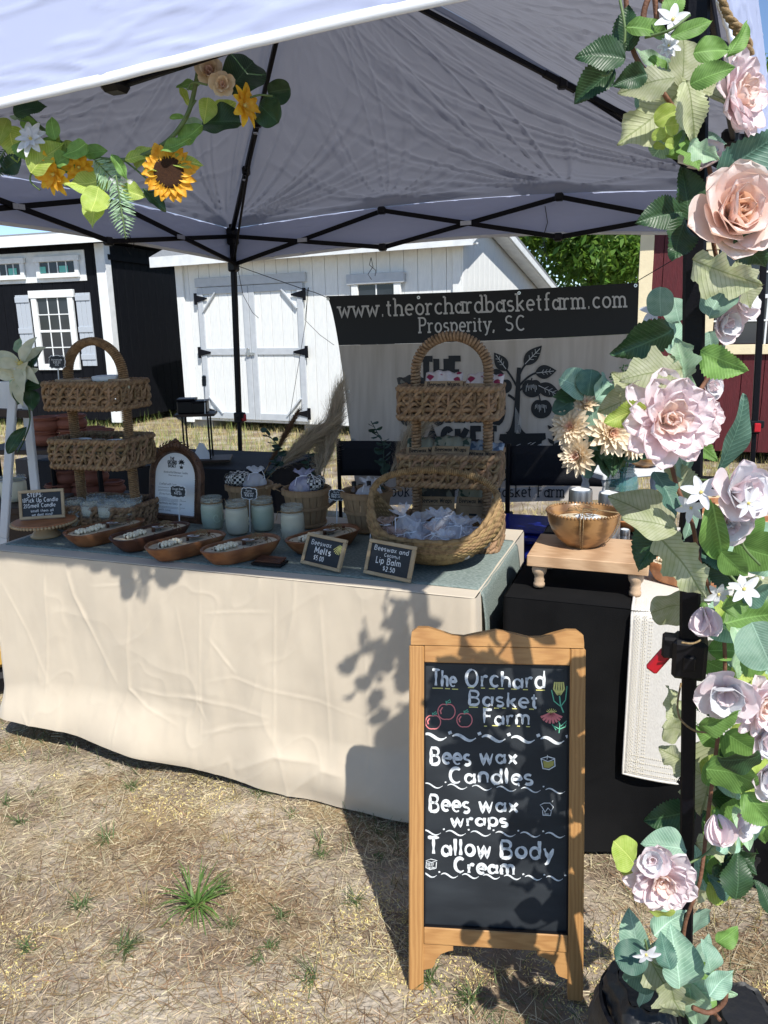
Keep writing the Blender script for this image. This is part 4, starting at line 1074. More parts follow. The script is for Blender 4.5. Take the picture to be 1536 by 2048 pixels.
# ---- beeswax wrap packs
M_flor = mat('floral_cloth', (.62, .55, .52), .85, c2=(.25, .02, .06), sc_=34, det=0, ms=(.60, .64), c3=(.30, .12, .03), s3=31, m3=(.66, .69))
M_flor2 = mat('green_print_cloth', (.28, .27, .20), .85, c2=(.04, .07, .05), sc_=30, det=1, ms=(.56, .60), c3=(.25, .05, .05), s3=26, m3=(.66, .70))
M_flor3 = mat('blue_print_cloth', (.34, .38, .42), .85, c2=(.10, .14, .20), sc_=34, det=1, ms=(.54, .58))
M_flor4 = mat('dark_print_cloth', (.05, .05, .045), .85, c2=(.2, .19, .15), sc_=34, det=1, ms=(.58, .62))
def wrap_pack(M, w, h, mf, label):
    t = thing('wrap_pack', label, 'beeswax wrap', mat=M)
    b = MB()
    def fn(u, v): return ((u-.5)*w, (v)*h, .006*math.sin(u*7+v*5)+.008*math.sin(v*3.1)*(v)+.004*math.sin(u*23))
    b.grid(fn, 18, 14); c = b.obj('folded_cloth', mf, t, smooth=True); c.modifiers.new('s', 'SOLIDIFY').thickness = .012
    b = MB(); b.box((0, h*.30, .013), (w*1.02, h*.62, .002)); k = b.obj('paper_band', M_kraft, t)
    b = MB(); lettering('Beeswax Wraps', 0, h*.44, .017, .0022, width=w*.86, mb=b, z=.0150, center=True); lettering('reusable food wrap', 0, h*.34, .005, .0006, width=w*.6, mb=b, z=.0150, center=True) if 0 else None
    b.ribbon([(-w*.38, h*.36), (w*.38, h*.36)], .001, .0150); b.ribbon([(-w*.12, h*.12), (w*.10, h*.12)], .008, .0150)
    b.obj('printing', M_ink, k)
    return t
def lean(S, rz, x, y, z, yaw, tilt_): return Matrix.Translation(onstand(S, rz, x, y, z)) @ Matrix.Rotation(rz+yaw, 4, 'Z') @ Matrix.Rotation(math.radians(tilt_), 4, 'X')
zt3, zt2 = zat(905, 838, 2.5), zat(905, 972, 2.5); r2 = RZ+.10
for (x, y, z, yaw, ti, mf, lb) in ((-.02, -.05, zt3+.03, .12, 48, M_flor, 'beeswax wrap pack in white cloth with pink flowers, middle of the top tier'), (.10, -.045, zt3+.02, -.12, 50, M_flor, 'beeswax wrap pack in pink and orange floral cloth, right end of the top tier'),
        (-.105, -.03, zt3+.025, .35, 40, M_flor4, 'beeswax wrap pack in dark cloth, left end of the top tier'),
        (-.085, -.05, zt2+.03, .15, 45, M_flor2, 'beeswax wrap pack with red and green print, left end of the middle tier'), (.0, -.055, zt2+.035, .0, 46, M_flor2, 'beeswax wrap pack with olive print, centre of the middle tier'), (.10, -.055, zt2+.025, -.15, 42, M_flor3, 'beeswax wrap pack with blue grey print, right end of the middle tier'),
        (-.055, .0, .06, .1, 62, M_flor4, 'beeswax wrap pack standing at the left of the lowest tier'), (.075, .01, .06, -.05, 62, M_flor2, 'beeswax wrap pack standing at the right of the lowest tier')):
    wrap_pack(lean(S2, r2, x, y, z+.018, yaw, ti), .125, .13, mf, lb)
# ---- lidded candles and votives on the left stand
M_woodlid = mat('pale_wood_lid', (.42, .30, .18), .6, c2=(.34, .23, .13), sc_=30); M_lidw = mat('white_lid', (.66, .68, .68), .45)
M_glass = mat('clear_glass', (.55, .60, .58), .05, alpha=.22, spec=.8); M_waxp = mat('pale_wax', (.58, .56, .42), .5, c2=(.50, .48, .36), sc_=80, bump=.2)
zl3, zl2 = zat(205, 818, 2.88), zat(215, 935, 2.88); r1 = RZ+.06
for k, (x, y, z, r, wl) in enumerate(((-.10, -.03, zl3, .048, 0), (-.02, -.06, zl3, .040, 0), (.06, -.02, zl3+.01, .050, 1), (.125, -.03, zl3, .04, 0), (.02, .05, zl3+.008, .048, 1), (-.08, -.03, zl2, .045, 1), (.0, -.05, zl2, .045, 0), (.09, -.04, zl2, .045, 1))):
    t = thing('lidded_candle', ['candle in the top tier of the left basket stand, leftmost wooden lid', 'candle with the small wooden lid in front, top tier of the left stand', 'candle with broad white lid, top tier of the left stand', 'candle with wooden lid at the right end of the left stand top tier', 'candle with white lid at the back of the left stand top tier', 'candle with white lid at the left of the left stand middle tier', 'candle with wooden lid in the left stand middle tier', 'candle with white lid at the right of the left stand middle tier'][k], 'candle', onstand(S1, r1, x, y, z+(.045 if k < 5 else .035)))
    b = MB(); b.lathe([(0, 0), (r*.93, 0), (r*.95, .05)], 24); b.obj('glass', M_waxp, t, smooth=True)
    b = MB(); b.lathe([(0, .048), (r, .048), (r, .060), (r*.96, .063), (0, .063)], 28); b.obj('lid', M_lidw if wl else M_woodlid, t, auto=40)
def votive(loc, r, h, label, rose=False):
    t = thing('votive_candle', label, 'glass candle', loc)
    b = MB(); b.lathe([(0, .001), (r*.92, .001), (r*.98, h*.2), (r, h), (r*.95, h), (r*.93, h*.2), (0, .006)], 24); b.obj('glass', M_glass, t, smooth=True)
    b = MB(); b.lathe([(0, .007), (r*.92, .007), (r*.925, h*.68), (0, h*.70)], 20); b.obj('wax', M_waxp, t, smooth=True)
    b = MB()
    if rose:
        for k in range(16): a = k*2.4; b.tube([(r*.5*math.cos(a)*k/16, r*.5*math.sin(a)*k/16, h*.7), (r*.7*math.cos(a+.4), r*.7*math.sin(a+.4), h*(.8+.02*(k % 5)))], .004, 5)
    b.tube([(0, 0, h*.68), (.001, 0, h*.92)], .0014, 5); b.obj('wick', M_waxp, t)
for k, (x, y, rs) in enumerate(((-.09, -.09, 1), (-.01, -.10, 1), (.07, -.105, 0), (.135, -.08, 0), (.04, -.02, 0), (-.05, -.01, 0), (.11, .0, 0))):
    votive(onstand(S1, r1, x, y, .052), .037, .062, 'glass votive in the left stand lowest tier, '+['leftmost with curled wax petals', 'second with wax rose', 'third in the front row', 'rightmost in the front row', 'behind the third', 'back left', 'back right'][k], rs)
votive(PZ(163, 1055, ZT), .042, .088, 'cream candle in a clear glass behind the steps sign, nearer the board'); votive(PZ(190, 1052, ZT), .040, .080, 'cream glass candle before the woven stand base, beside the first dough bowl', False)
# ---- dough bowl candles
M_bowl = mat('carved_brown_wood', (.27, .115, .045), .5, c2=(.17, .065, .025), sc_=2.5, st=(1, 5, 5), wave=9, ms=(0, 1), bump=.15, bs=70)
M_bowld = mat('dark_stained_wood', (.10, .038, .018), .5, c2=(.06, .022, .012), sc_=2.5, st=(1, 5, 5), wave=9, ms=(0, 1), bump=.15, bs=70)
M_bowlt = mat('orange_wood', (.42, .17, .065), .5, c2=(.32, .12, .04), sc_=2.5, st=(1, 5, 5), wave=9, ms=(0, 1), bump=.1, bs=70)
M_leafd = mat('dried_leaf', (.07, .06, .03), .8, c2=(.12, .05, .03), sc_=60)
def dough(M, L, W, H, mt, label, rs, rosy=0, grp=None):
    t = thing('dough_bowl_candle', label, 'dough bowl candle', mat=M, group=grp)
    rr = random.Random(rs)
    def sup(a, sx, sy):
        c, s = math.cos(a), math.sin(a); hx = max(0, L/2-W/2)*.86
        return (sx*((hx if c > 0 else -hx)*min(1, abs(c)*3)+W/2*c*1.05), sy*W/2*s)
    rings = [(.70, .64, 0), (.74, .70, .003), (.90, .88, H*.55), (1, 1, H), (.985, .975, H+.003), (.93, .90, H+.002), (.915, .88, H-.004), (.90, .86, H-.014)]
    b = MB()
    n = 56; V = []; 
    for (sx, sy, z) in rings:
        for k in range(n):
            x, y = sup(2*math.pi*k/n, sx, sy); V.append((x, y, z+.002*math.sin(4*math.pi*k/n+rs)))
    F = [(j*n+k, j*n+(k+1) % n, (j+1)*n+(k+1) % n, (j+1)*n+k) for j in range(len(rings)-1) for k in range(n)]; F.append(tuple(range(n-1, -1, -1)))
    b.add(V, F); b.obj('bowl', mt, t, auto=60)
    b = MB(); V = [(0, 0, H-.0065)]+[(*sup(2*math.pi*k/n, .912, .875), H-.0065) for k in range(n)]
    b.add(V, [(0, 1+k, 1+(k+1) % n) for k in range(n)]); wx = b.obj('wax', M_wax, t)
    for x in (-L*.30, 0.01, L*.30):
        b = MB(); b.box((x, rr.uniform(-.01, .01), H-.003), (.013, .0015, .022), rz=rr.uniform(-.4, .4)); b.obj('wood_wick', M_bowld, t)
    b = MB()
    for c in ((-.25, .0), (-.12, .006)) if not rosy else ((-.15, 0), (-.06, .01), (-.28, 0)):
        cx = L*c[0]
        for k in range(15):
            a = k*2.4; r_ = .004+.0012*k; r_ = min(r_, W*.2); b.sphere((cx+r_*math.cos(a), c[1]+r_*math.sin(a)*.9, H-.006+.012*(1-k/30)), .0062, 6, 4, (1, 1, 1.3))
    b.obj('wax_flower', mat('white_wax_flower', (.80, .72, .54), .5), t, smooth=True)
    b = MB()
    for k in range(12):
        x = rr.uniform(-.38, .38)*L; y = rr.uniform(-.3, .3)*W; s = rr.uniform(.004, .009)
        b.add([(x-s, y, H-.008), (x, y+s*.5, H-.004), (x+s, y, H-.0075), (x, y-s*.5, H-.0075)], [(0, 1, 2, 3)])
    b.obj('dried_petals', M_leafd, t, kind='stuff')
    M2 = Matrix.Translation((L*.10, .004, H+.006)) @ Matrix.Rotation(rr.uniform(.1, .6), 4, 'Z') @ Matrix.Rotation(.12, 4, 'Y')
    b = MB(); b.M = M2; b.box((0, 0, 0), (.062, .048, .0018)); lb = b.obj('kraft_label', mat('brown_label', (.13, .075, .04), .8), t)
    b = MB(); b.M = M2; b.lathe([(0, .0016), (.021, .0016)], 24, c=(0, 0, 0)); b.obj('round_sticker', M_paper, lb)
    b = MB(); b.M = M2; lettering('THE', 0, .005, .0055, .0012, mb=b, z=.0021, center=True); lettering('ORCHARD', 0, -.002, .0055, .0012, mb=b, z=.0021, center=True, width=.030); lettering('BASKET', 0, -.009, .0055, .0012, mb=b, z=.0021, center=True, width=.024); b.obj('sticker_print', M_ink, lb)
    b = MB()
    for (xa, ya) in ((.04, .0), (.055, .004)):
        P = []
        for k in range(25):
            f = k/24; y = (f-.5)*W*1.02
            P.append((L*.10+xa+.02*(f-.5), y, H+.006+.004*math.sin(f*9)-(.02*max(0, abs(f-.5)-.44)*8)))
        b.tube(P, .0013, 5)
    P = [(L*.10+.03+.03*math.cos(k*.5)*math.cos(k*.21), .02*math.sin(k*.5), H+.012+.006*math.sin(k*.8)) for k in range(30)]
    b.tube(P, .0012, 5); b.obj('twine', M_twine, t, smooth=True)
    return t
def between(a, c, z):
    A_, B_ = PZ(a[0], a[1], z), PZ(c[0], c[1], z); d = B_-A_
    M = Matrix.Rotation(math.atan2(d.y, d.x), 4, 'Z'); M.translation = (A_+B_)/2; M.translation.z = ZT; return M, d.length
hb_ = .050
for k, (a, c, mt, lb, ry) in enumerate((((126, 1072), (287, 1036), M_bowl, 'brown dough bowl candle furthest left, beside the cake stand, with large wax roses', 1), ((220, 1082), (376, 1043), M_bowld, 'darkest dough bowl candle with a round white label, second from the left', 0),
        ((290, 1099), (448, 1062), M_bowl, 'dough bowl candle with its near end in sunlight, third from the left', 0), ((402, 1106), (557, 1070), M_bowlt if 0 else M_bowl, 'reddish dough bowl candle in front of the glass jars, fourth from the left', 0), ((575, 1087), (712, 1050), M_bowl, 'dough bowl candle behind the Beeswax Melts sign', 0))):
    M, L = between(a, c, ZT+hb_)
    dough(M, L*1.02, .138, hb_, mt, lb, k+3, ry)
# ---- glass jar candles
def jar(px, py, wax, label, seed, r=.043, h=.128, grp=None):
    t = thing('jar_candle', label, 'jar candle', PZ(px, py, ZT), seed)
    b = MB(); b.lathe([(0, .001), (r*.80, .002), (r*.9, .012), (r, .035), (r, h*.68), (r*.93, h*.80), (r*.90, h*.84), (r*.93, h*.86), (r*.93, h*.98), (r*.88, h), (r*.84, h*.98), (r*.84, h*.84), (r*.90, h*.76)], 32)
    def off(): pass
    b.obj('glass', M_glassj, t, smooth=True)
    b = MB(); b.lathe([(0, .006), (r*.78, .006), (r*.88, .014), (r*.965, .035), (r*.965, h*.66), (r*.90, h*.77), (0, h*.76)], 28); b.obj('wax', wax, t, smooth=True)
    b = MB()
    for a0 in (-2.0, -1.2):
        P = []
        for k in range(26):
            q = k/25*5.6; rr_ = .004+.0022*q; P.append(((r+.0005)*math.cos(a0+rr_*math.cos(q)/r), (r+.0005)*math.sin(a0+rr_*math.cos(q)/r), h*.42+rr_*math.sin(q)*1.3))
        b.tube(P, .0014, 5)
    b.obj('embossed_swirl', wax, t, smooth=True)
    b = MB(); b.box((0, 0, h*.80), (.014, .0016, .026)); b.obj('wood_wick', M_woodlid, t)
    b = MB()
    for k in (0, 1): b.tube([((r*.94)*math.cos(a/16*6.283), (r*.94)*math.sin(a/16*6.283), h*(.83+.02*k)) for a in range(16)], .0014, 5, closed=True)
    b.tube([(r*.9, -.01, h*.84), (r*1.15, -.02, h*.86), (r*1.2, -.03, h*.6)], .0012, 5); b.obj('twine', M_twine, t)
M_glassj = mat('pale_green_glass', (.46, .48, .42), .05, alpha=.26, spec=.8)
M_mint = mat('mint_wax', (.38, .49, .37), .5, c2=(.60, .62, .47), sc_=5, st=(.3, .3, 1), ms=(.42, .6)); M_crw = mat('ivory_wax', (.70, .65, .48), .5, c2=(.60, .57, .42), sc_=20)
jar(427, 1058, M_mint, 'mint green jar candle right beside the arched frame', 1); jar(476, 1068, M_crw, 'ivory jar candle between two mint green ones', 2)
jar(527, 1061, M_mint, 'mint green jar candle with twine, between two ivory ones', 3); jar(587, 1081, M_crw, 'ivory jar candle standing nearest, in front of the bushel basket', 4, h=.132)
# ---- bushel baskets
M_stave = mat('bushel_wood', (.36, .235, .125), .7, c2=(.28, .175, .09), sc_=14, st=(6, 6, .8), bump=.3, bs=60, bst=(6, 6, 1))
def bushel(loc, R0, R1, H, label, hoops=(.12, .55, .97), rz=0):
    t = thing('bushel_basket', label, 'bushel basket', loc, rz)
    n = 20; wd0, wd1 = 2*math.pi*R0/n*.93, 2*math.pi*R1/n*.93
    b = MB(); V = []; 
    for j in range(5):
        f = j/4; R = R0+(R1-R0)*(f**.8); w_ = wd0+(wd1-wd0)*f
        V += [(R, -w_/2, H*f), (R+.0015, 0, H*f), (R, w_/2, H*f), (R-.003, w_/2, H*f), (R-.003, -w_/2, H*f)]
    F = [(j*5+k, j*5+(k+1) % 5, j*5+5+(k+1) % 5, j*5+5+k) for j in range(4) for k in range(5)]+[(20, 21, 22, 23, 24)]
    b.add(V, F); me = b.mesh('stave', M_stave)
    for k in range(n): inst('stave', me, t, Matrix.Rotation(2*math.pi*k/n, 4, 'Z'))
    for f in hoops:
        R = R0+(R1-R0)*(f**.8)+.004; b = MB(); hh = .018 if f > .9 else .011
        b.lathe([(R-.002, H*f-hh), (R+.0025, H*f-hh), (R+.003, H*f), (R-.002, H*f)], 40); b.obj('hoop', M_stave, t, smooth=False)
        if f > .9: b = MB(); R -= .009; b.lathe([(R-.002, H*f-hh), (R-.002, H*f+.001), (R+.002, H*f+.001)], 40); b.obj('hoop', M_stave, t)
    b = MB(); b.lathe([(0, .004), (R0, .004)], 24); b.lathe([(0, H*.72), (R0+(R1-R0)*.72, H*.72)], 24); b.obj('paper_shred', mat('crinkle_paper', (.30, .23, .15), .9, c2=(.10, .07, .04), sc_=70, bump=.8), t)
    b = MB(); b.tube([(R1*.98, -.045, H*.93), (R1+.028, -.03, H*.98), (R1+.030, .03, H*.98), (R1*.98, .045, H*.93)], .0016, 6); b.tube([(R1+.030, -.030, H*.98), (R1+.030, .030, H*.98)], .007, 10); b.obj('handle', M_stave, t)
    return t
B1 = PZ(500, 1030, ZT); B2 = PZ(616, 1050, ZT); B3 = PZ(735, 1060, ZT)
B1 = Vector((B1.x+.0, min(B1.y, 3.10), ZT)); B1.x = PY(500, 1000, B1.y).x
bushel(B1, .062, .092, .135, 'bushel basket with a wooden grip behind the mint and ivory jars', rz=-.6)
bushel(B2, .062, .090, .150, 'tall bushel basket with wooden hoops in the middle, plaid bow on top', rz=2.9)
bushel(B3, .062, .092, .155, 'bushel basket just left of the seagrass basket with small bottles inside', rz=.2)
# ---- dried plumes and greenery standing in the baskets
M_pampas = mat('pampas', (.52, .44, .33), .95, island=.3, transl=.45); M_pampd = mat('brown_plume', (.12, .065, .035), .95, island=.3); M_euc = mat('dark_eucalyptus', (.030, .065, .050), .6, island=.3, transl=.15); M_stem = mat('dry_stem', (.22, .16, .08), .8)
def plume(p0, p1, rad, n, m, label, L=.07, droop=.02, name='pampas_plume'):
    t = thing(name, label, 'dried grass plume', p0)
    p1 = Vector(p1)-Vector(p0); b = MB(); P = [p1*(k/8)+Vector((0, 0, -droop*math.sin(k/8*3.14)*0+droop*(k/8)*(1-k/8)*4)) for k in range(9)]; b.tube(P, .002, 5); b.obj('stem', M_stem, t)
    f = RNG.random(n)**.8*.68+.32; base = np.array(p1)[None]*f[:, None]; base[:, 2] += droop*f*(1-f)*4
    az = RNG.uniform(0, 6.283, n); d = np.array(p1)/np.linalg.norm(np.array(p1)); u = np.cross(d, [0, 1, .1]); u /= np.linalg.norm(u); v = np.cross(d, u)
    k = np.sin(np.clip((f-.30)/.72, 0, 1)*3.14)**.6; side = u*np.cos(az)[:, None]+v*np.sin(az)[:, None]
    V = []; L_ = RNG.uniform(.3, 1.35, n)*L; rad = rad*1.25
    for j, q in enumerate((0, .5, 1)):
        c = base+d*(L_*q)[:, None]+side*(rad*k*(q**.8)*RNG.uniform(.2, 1.5, n))[:, None]+(RNG.normal(0, .006, (n, 3))*q)+np.array([[0, 0, -.010*q*q]])
        w_ = (.0010, .0008, .0003)[j]; e = np.cross(side, d)
        V += [c-e*w_, c+e*w_]
    V = np.stack(V, 1).reshape(-1, 3); b0 = np.arange(n)[:, None]*6
    np_mesh('fluff', V, np.concatenate([b0+np.array([[0, 1, 3, 2]]), b0+np.array([[2, 3, 5, 4]])]), m, 'stuff', t)
def bunch(p0, pts, r, m, label, name='eucalyptus_stem', n=18, cat='greenery stem', flat=.5):
    """stem with round leaves: pts relative world points"""
    t = thing(name, label, cat, p0); P = [Vector(p)-Vector(p0) for p in pts]
    Q = []
    for k in range(25):
        f = k/24*(len(P)-1); i = min(int(f), len(P)-2); Q.append(P[i].lerp(P[i+1], f-i))
    b = MB(); b.tube(Q, .0018, 5); b.obj('stem', M_euc, t)
    rr = random.Random(len(label))
    b = MB(); nn = 10
    b.add([(0, 0, 0)]+[(r*.15+r*(1+math.cos(2*math.pi*k/nn)), r*math.sin(2*math.pi*k/nn)*.85, .15*r*math.cos(4*math.pi*k/nn)) for k in range(nn)], [(0, 1+k, 1+(k+1) % nn) for k in range(nn)])
    me = b.mesh('leaf', m)
    for k in range(n):
        f = .25+.75*k/n; i = int(f*24); M = Matrix.Translation(Q[i]) @ Matrix.Rotation(rr.uniform(0, 6.28), 4, 'Z') @ Matrix.Rotation(rr.uniform(-.9, .3), 4, 'Y') @ Matrix.Rotation(rr.uniform(-.8, .8), 4, 'X')
        s_ = 1.1-.5*f; inst('leaf', me, t, M @ Matrix.Scale(1.45*s_*rr.uniform(.8, 1.2), 4))
    return t
def up(p, z): return Vector((p.x, p.y, p.z+z))
plume(up(B1, .10)+Vector((.03, 0, 0)), PY(640, 868, 2.95), .036, 2300, M_pampas, 'broad tan pampas plume leaning right out of the first bushel basket', .12, .02)
plume(up(B1, .10)+Vector((.02, .01, 0)), PY(590, 832, 3.0), .012, 1100, M_pampd, 'narrow dark brown plume rising from the first bushel basket', .05, .0)
plume(up(B2, .10)+Vector((.045, .02, 0)), PY(674, 812, 2.98), .036, 2300, M_pampas, 'tallest tan pampas plume in front of the white shed wall', .12, .0)
plume(up(B2, .10)+Vector((.02, .03, 0)), PY(650, 885, 3.05), .04, 1200, M_pampas, 'small tan plume low in the second bushel basket', .08, .0)
plume(up(B3, .10)+Vector((.02, .02, 0)), PY(850, 830, 2.95), .045, 2000, M_pampas, 'dim pampas plume behind the woven stand leaning from the third basket', .11, .0)
plume(S2+Vector((-.06, .05, .02)), S2+Vector((.02, .12, .22)), .05, 500, mat('dark_greenery', (.03, .05, .025), .8, island=.4), 'dark fine greenery at the back of the lowest tier', .10, .02, 'fir_sprig')
bunch(up(B1, .10), [up(B1, .10), PY(548, 935, 3.0), PY(560, 895, 3.0), PY(528, 860, 3.0)], .016, M_euc, 'dark eucalyptus sprig curling above the first bushel basket')
bunch(up(B2, .10), [up(B2, .10), PY(617, 945, 3.0), PY(618, 900, 3.0)], .013, M_euc, 'dark eucalyptus sprig between the two middle plumes', n=12)
bunch(up(B3, .10)+Vector((.03, 0, 0)), [up(B3, .10)+Vector((.03, 0, 0)), PY(765, 960, 2.85), PY(768, 890, 2.85), PY(742, 842, 2.85)], .015, M_euc, 'eucalyptus sprig rising against the banner from the third bushel basket', n=26)
# plaid bows and little bottles
M_plaid = mat('black_white_plaid', (.55, .55, .52), .8)
_n = M_plaid.node_tree.nodes; _l = M_plaid.node_tree.links
_c = _n.new('ShaderNodeTexChecker'); _c.inputs['Scale'].default_value = 95; _c.inputs[1].default_value = (.6, .6, .56, 1); _c.inputs[2].default_value = (.012, .012, .014, 1)
_t = _n.new('ShaderNodeTexCoord'); _l.new(_t.outputs['Object'], _c.inputs[0]); _l.new(_c.outputs[0], _n['Principled BSDF'].inputs['Base Color'])
def bow(loc, s, label, seed):
    t = thing('plaid_bow', label, 'bow', loc, seed); rr = random.Random(seed)
    for k in range(6):
        a = k*1.05+rr.uniform(-.2, .2); b = MB(); P = []
        def fn(u, v, a=a): 
            q = u*2*math.pi; r_ = s*.55*(1-math.cos(q))*.5; x = r_*math.cos(a)*1.0; y = r_*math.sin(a); z = s*.45*math.sin(q)*.6+s*.25+(v-.5)*s*.1
            return (x-math.sin(a)*(v-.5)*s*.5, y+math.cos(a)*(v-.5)*s*.5, z)
        b.grid(fn, 20, 5); b.obj('loop', M_plaid, t, smooth=True)
bow(up(B2, .145)+Vector((.025, -.01, 0)), .085, 'black and white plaid bow on the middle bushel basket', 3); bow(up(B1, .13)+Vector((-.045, -.0, 0)), .09, 'plaid bow with a sunflower on the first bushel basket', 5)
for k, (dx, c) in enumerate(((-.045, (.09, .05, .03)), (.01, (.02, .02, .02)))):
    t = thing('small_bottle', ['small amber bottle with dark cap leaning in the third bushel basket', 'small black-capped jar leaning in the third bushel basket'][k], 'bottle', up(B3, .13)+Vector((dx, -.02, 0)))
    b = MB(); b.lathe([(0, 0), (.014, 0), (.014, .03), (.007, .04), (.007, .045)], 14); b.obj('glass', mat('amber_glass%d' % k, c, .1), t, smooth=True)
    b = MB(); b.lathe([(.008, .044), (.009, .060), (0, .062)], 12); b.obj('cap', M_plastic, t, smooth=True)
# ---- organza bags
M_org = mat('white_organza', (.84, .85, .90), .5, alpha=.58, bump=.5, bs=120, transl=.3, tcol=(.8, .82, .9)); M_orgp = mat('blush_organza', (.75, .55, .48), .5, alpha=.32, bump=.5, bs=120, transl=.3, tcol=(.75, .6, .55)); M_rib = mat('satin_ribbon', (.75, .77, .82), .35)
def orgbag(M, s, mt, label, seed, cont, grp=None):
    t = thing('organza_bag', label, 'organza bag', mat=M, group=grp); rr = random.Random(seed)
    prof = [(.002, 0), (.30, .01), (.46, .12), (.50, .30), (.42, .48), (.24, .62), (.09, .70), (.12, .76), (.24, .84), (.34, .93)]
    b = MB()
    def fn(a, r, z): 
        k = 1+.10*math.sin(a*5+seed)+.07*math.sin(a*11+seed*2)+(.22*math.sin(a*8+seed) if z > .72*s else 0); return (r*k, z+(.05*s*math.sin(a*7) if z > .9*s else 0))
    b.lathe([(r*s, z*s) for r, z in prof], 40, fn=fn, sy=.72); b.obj('pouch', mt, t, smooth=True)
    b = MB(); b.tube([(.11*s*math.cos(k/14*6.283), .09*s*math.sin(k/14*6.283), .70*s) for k in range(14)], .0018, 5, closed=True)
    b.tube([(.1*s, -.04*s, .70*s), (.3*s, -.2*s, .78*s), (.42*s, -.28*s, .55*s), (.45*s, -.34*s, .35*s)], .0014, 5); b.tube([(.0, -.08*s, .70*s), (-.2*s, -.3*s, .6*s), (-.25*s, -.38*s, .3*s)], .0014, 5); b.obj('ribbon', M_rib, t)
    for k in range(6):
        b = MB(); c = (rr.uniform(-.25, .25)*s, rr.uniform(-.14, .14)*s, rr.uniform(.1, .38)*s)
        if cont == 'cube': b.box(c, (.021, .021, .019), mat=Matrix.Rotation(rr.uniform(0, 3), 4, (rr.random(), rr.random(), 1)), bev=.002)
        elif cont == 'tube': b.tube([c, (c[0]+rr.uniform(-.02, .02), c[1]+.005, c[2]+.035)], .008, 10)
        else: b.sphere(c, .013, 8, 6, (1, 1, .7))
        b.obj('wax_melt' if cont != 'tube' else 'lip_balm', M_wax if cont != 'tube' else M_lidw, t, smooth=(cont != 'cube'))
orgbag(Matrix.Translation(up(B1, .115)+Vector((.03, -.035, 0))) @ Matrix.Rotation(-.4, 4, 'X'), .095, M_org, 'white organza bag in the first bushel basket', 4, 'round')
orgbag(Matrix.Translation(up(B2, .125)+Vector((-.01, -.035, 0))) @ Matrix.Rotation(-.35, 4, 'X'), .105, mat('lavender_organza', (.5, .5, .7), .5, alpha=.4, bump=.5, bs=120), 'lavender tinted organza bag in the middle bushel basket', 7, 'round')
orgbag(Matrix.Translation(up(B3, .115)+Vector((.01, -.04, 0))) @ Matrix.Rotation(-.5, 4, 'X'), .095, M_org, 'white organza bag in the third bushel basket', 9, 'round')
# ---- seagrass basket
SG = PZ(868, 1122, ZT); SG.z = ZT
sgr = RZ+.06
sg = thing('seagrass_basket', 'gondola-shaped golden seagrass basket with a sweeping handle, full of organza bags', 'basket', SG, sgr)
M_sg = mat('seagrass', (.32, .21, .095), .6, c2=(.17, .105, .045), sc_=60, ms=(.45, .65), bump=.5, bs=260, island=.22, spec=.4)
aL, aW, hR = .225, .150, .10
b = MB(); rows = 24
def sgp(a, f):
    c, s_ = math.cos(a), math.sin(a)
    rimh = hR+.125*abs(c)**4.5
    z = rimh*f
    sp = (math.sin(min(f, 1)*math.pi/2))**.62 if f > 0 else 0
    prof_ = .30+.70*(1-(1-min(1, f*1.25))**2.2)
    pin = 1-.10*abs(c)**4*(max(0, f-.55)/.45)**1.5
    return Vector((aL*c*prof_*pin, aW*s_*prof_*(1-.42*abs(c)**6*f), z+.004))
for j in range(rows+1):
    f = j/rows; n = 150
    P = [sgp(2*math.pi*k/n, f) for k in range(n)]
    r_ = [.0052*(1+.30*math.sin(k*1.9+j*3.14)) for k in range(n)]
    if j == rows: r_ = [.0085*(1+.15*math.sin(k*1.5)) for k in range(n)]
    b.tube(P, r_, 6, closed=True)
b.obj('woven_body', M_sg, sg, smooth=True, kind='stuff')
b = MB(); n = 60; V = []
for j in range(13):
    for k in range(n): q = sgp(2*math.pi*k/n, j/12); V.append((q.x*.975, q.y*.97, q.z))
b.add(V, [(j*n+k, j*n+(k+1) % n, (j+1)*n+(k+1) % n, (j+1)*n+k) for j in range(12) for k in range(n)]); b.obj('lining', mat('dark_seagrass', (.16, .10, .04), .8), sg, smooth=True)
P = []; e1 = sgp(math.pi, 1); e2 = sgp(0, 1)
for k in range(61):
    f = k/60; a = math.pi*(1-f); P.append((e2.x*.995*math.cos(a)*(1-.06*math.sin(a)), 0, e1.z-.02+.088*math.sin(a)**.72))
b = MB(); wrapped(b, P, .0078, .0030, .006); b.obj('handle', M_sg, sg, smooth=True)
rr = random.Random(5)
cnt = 0
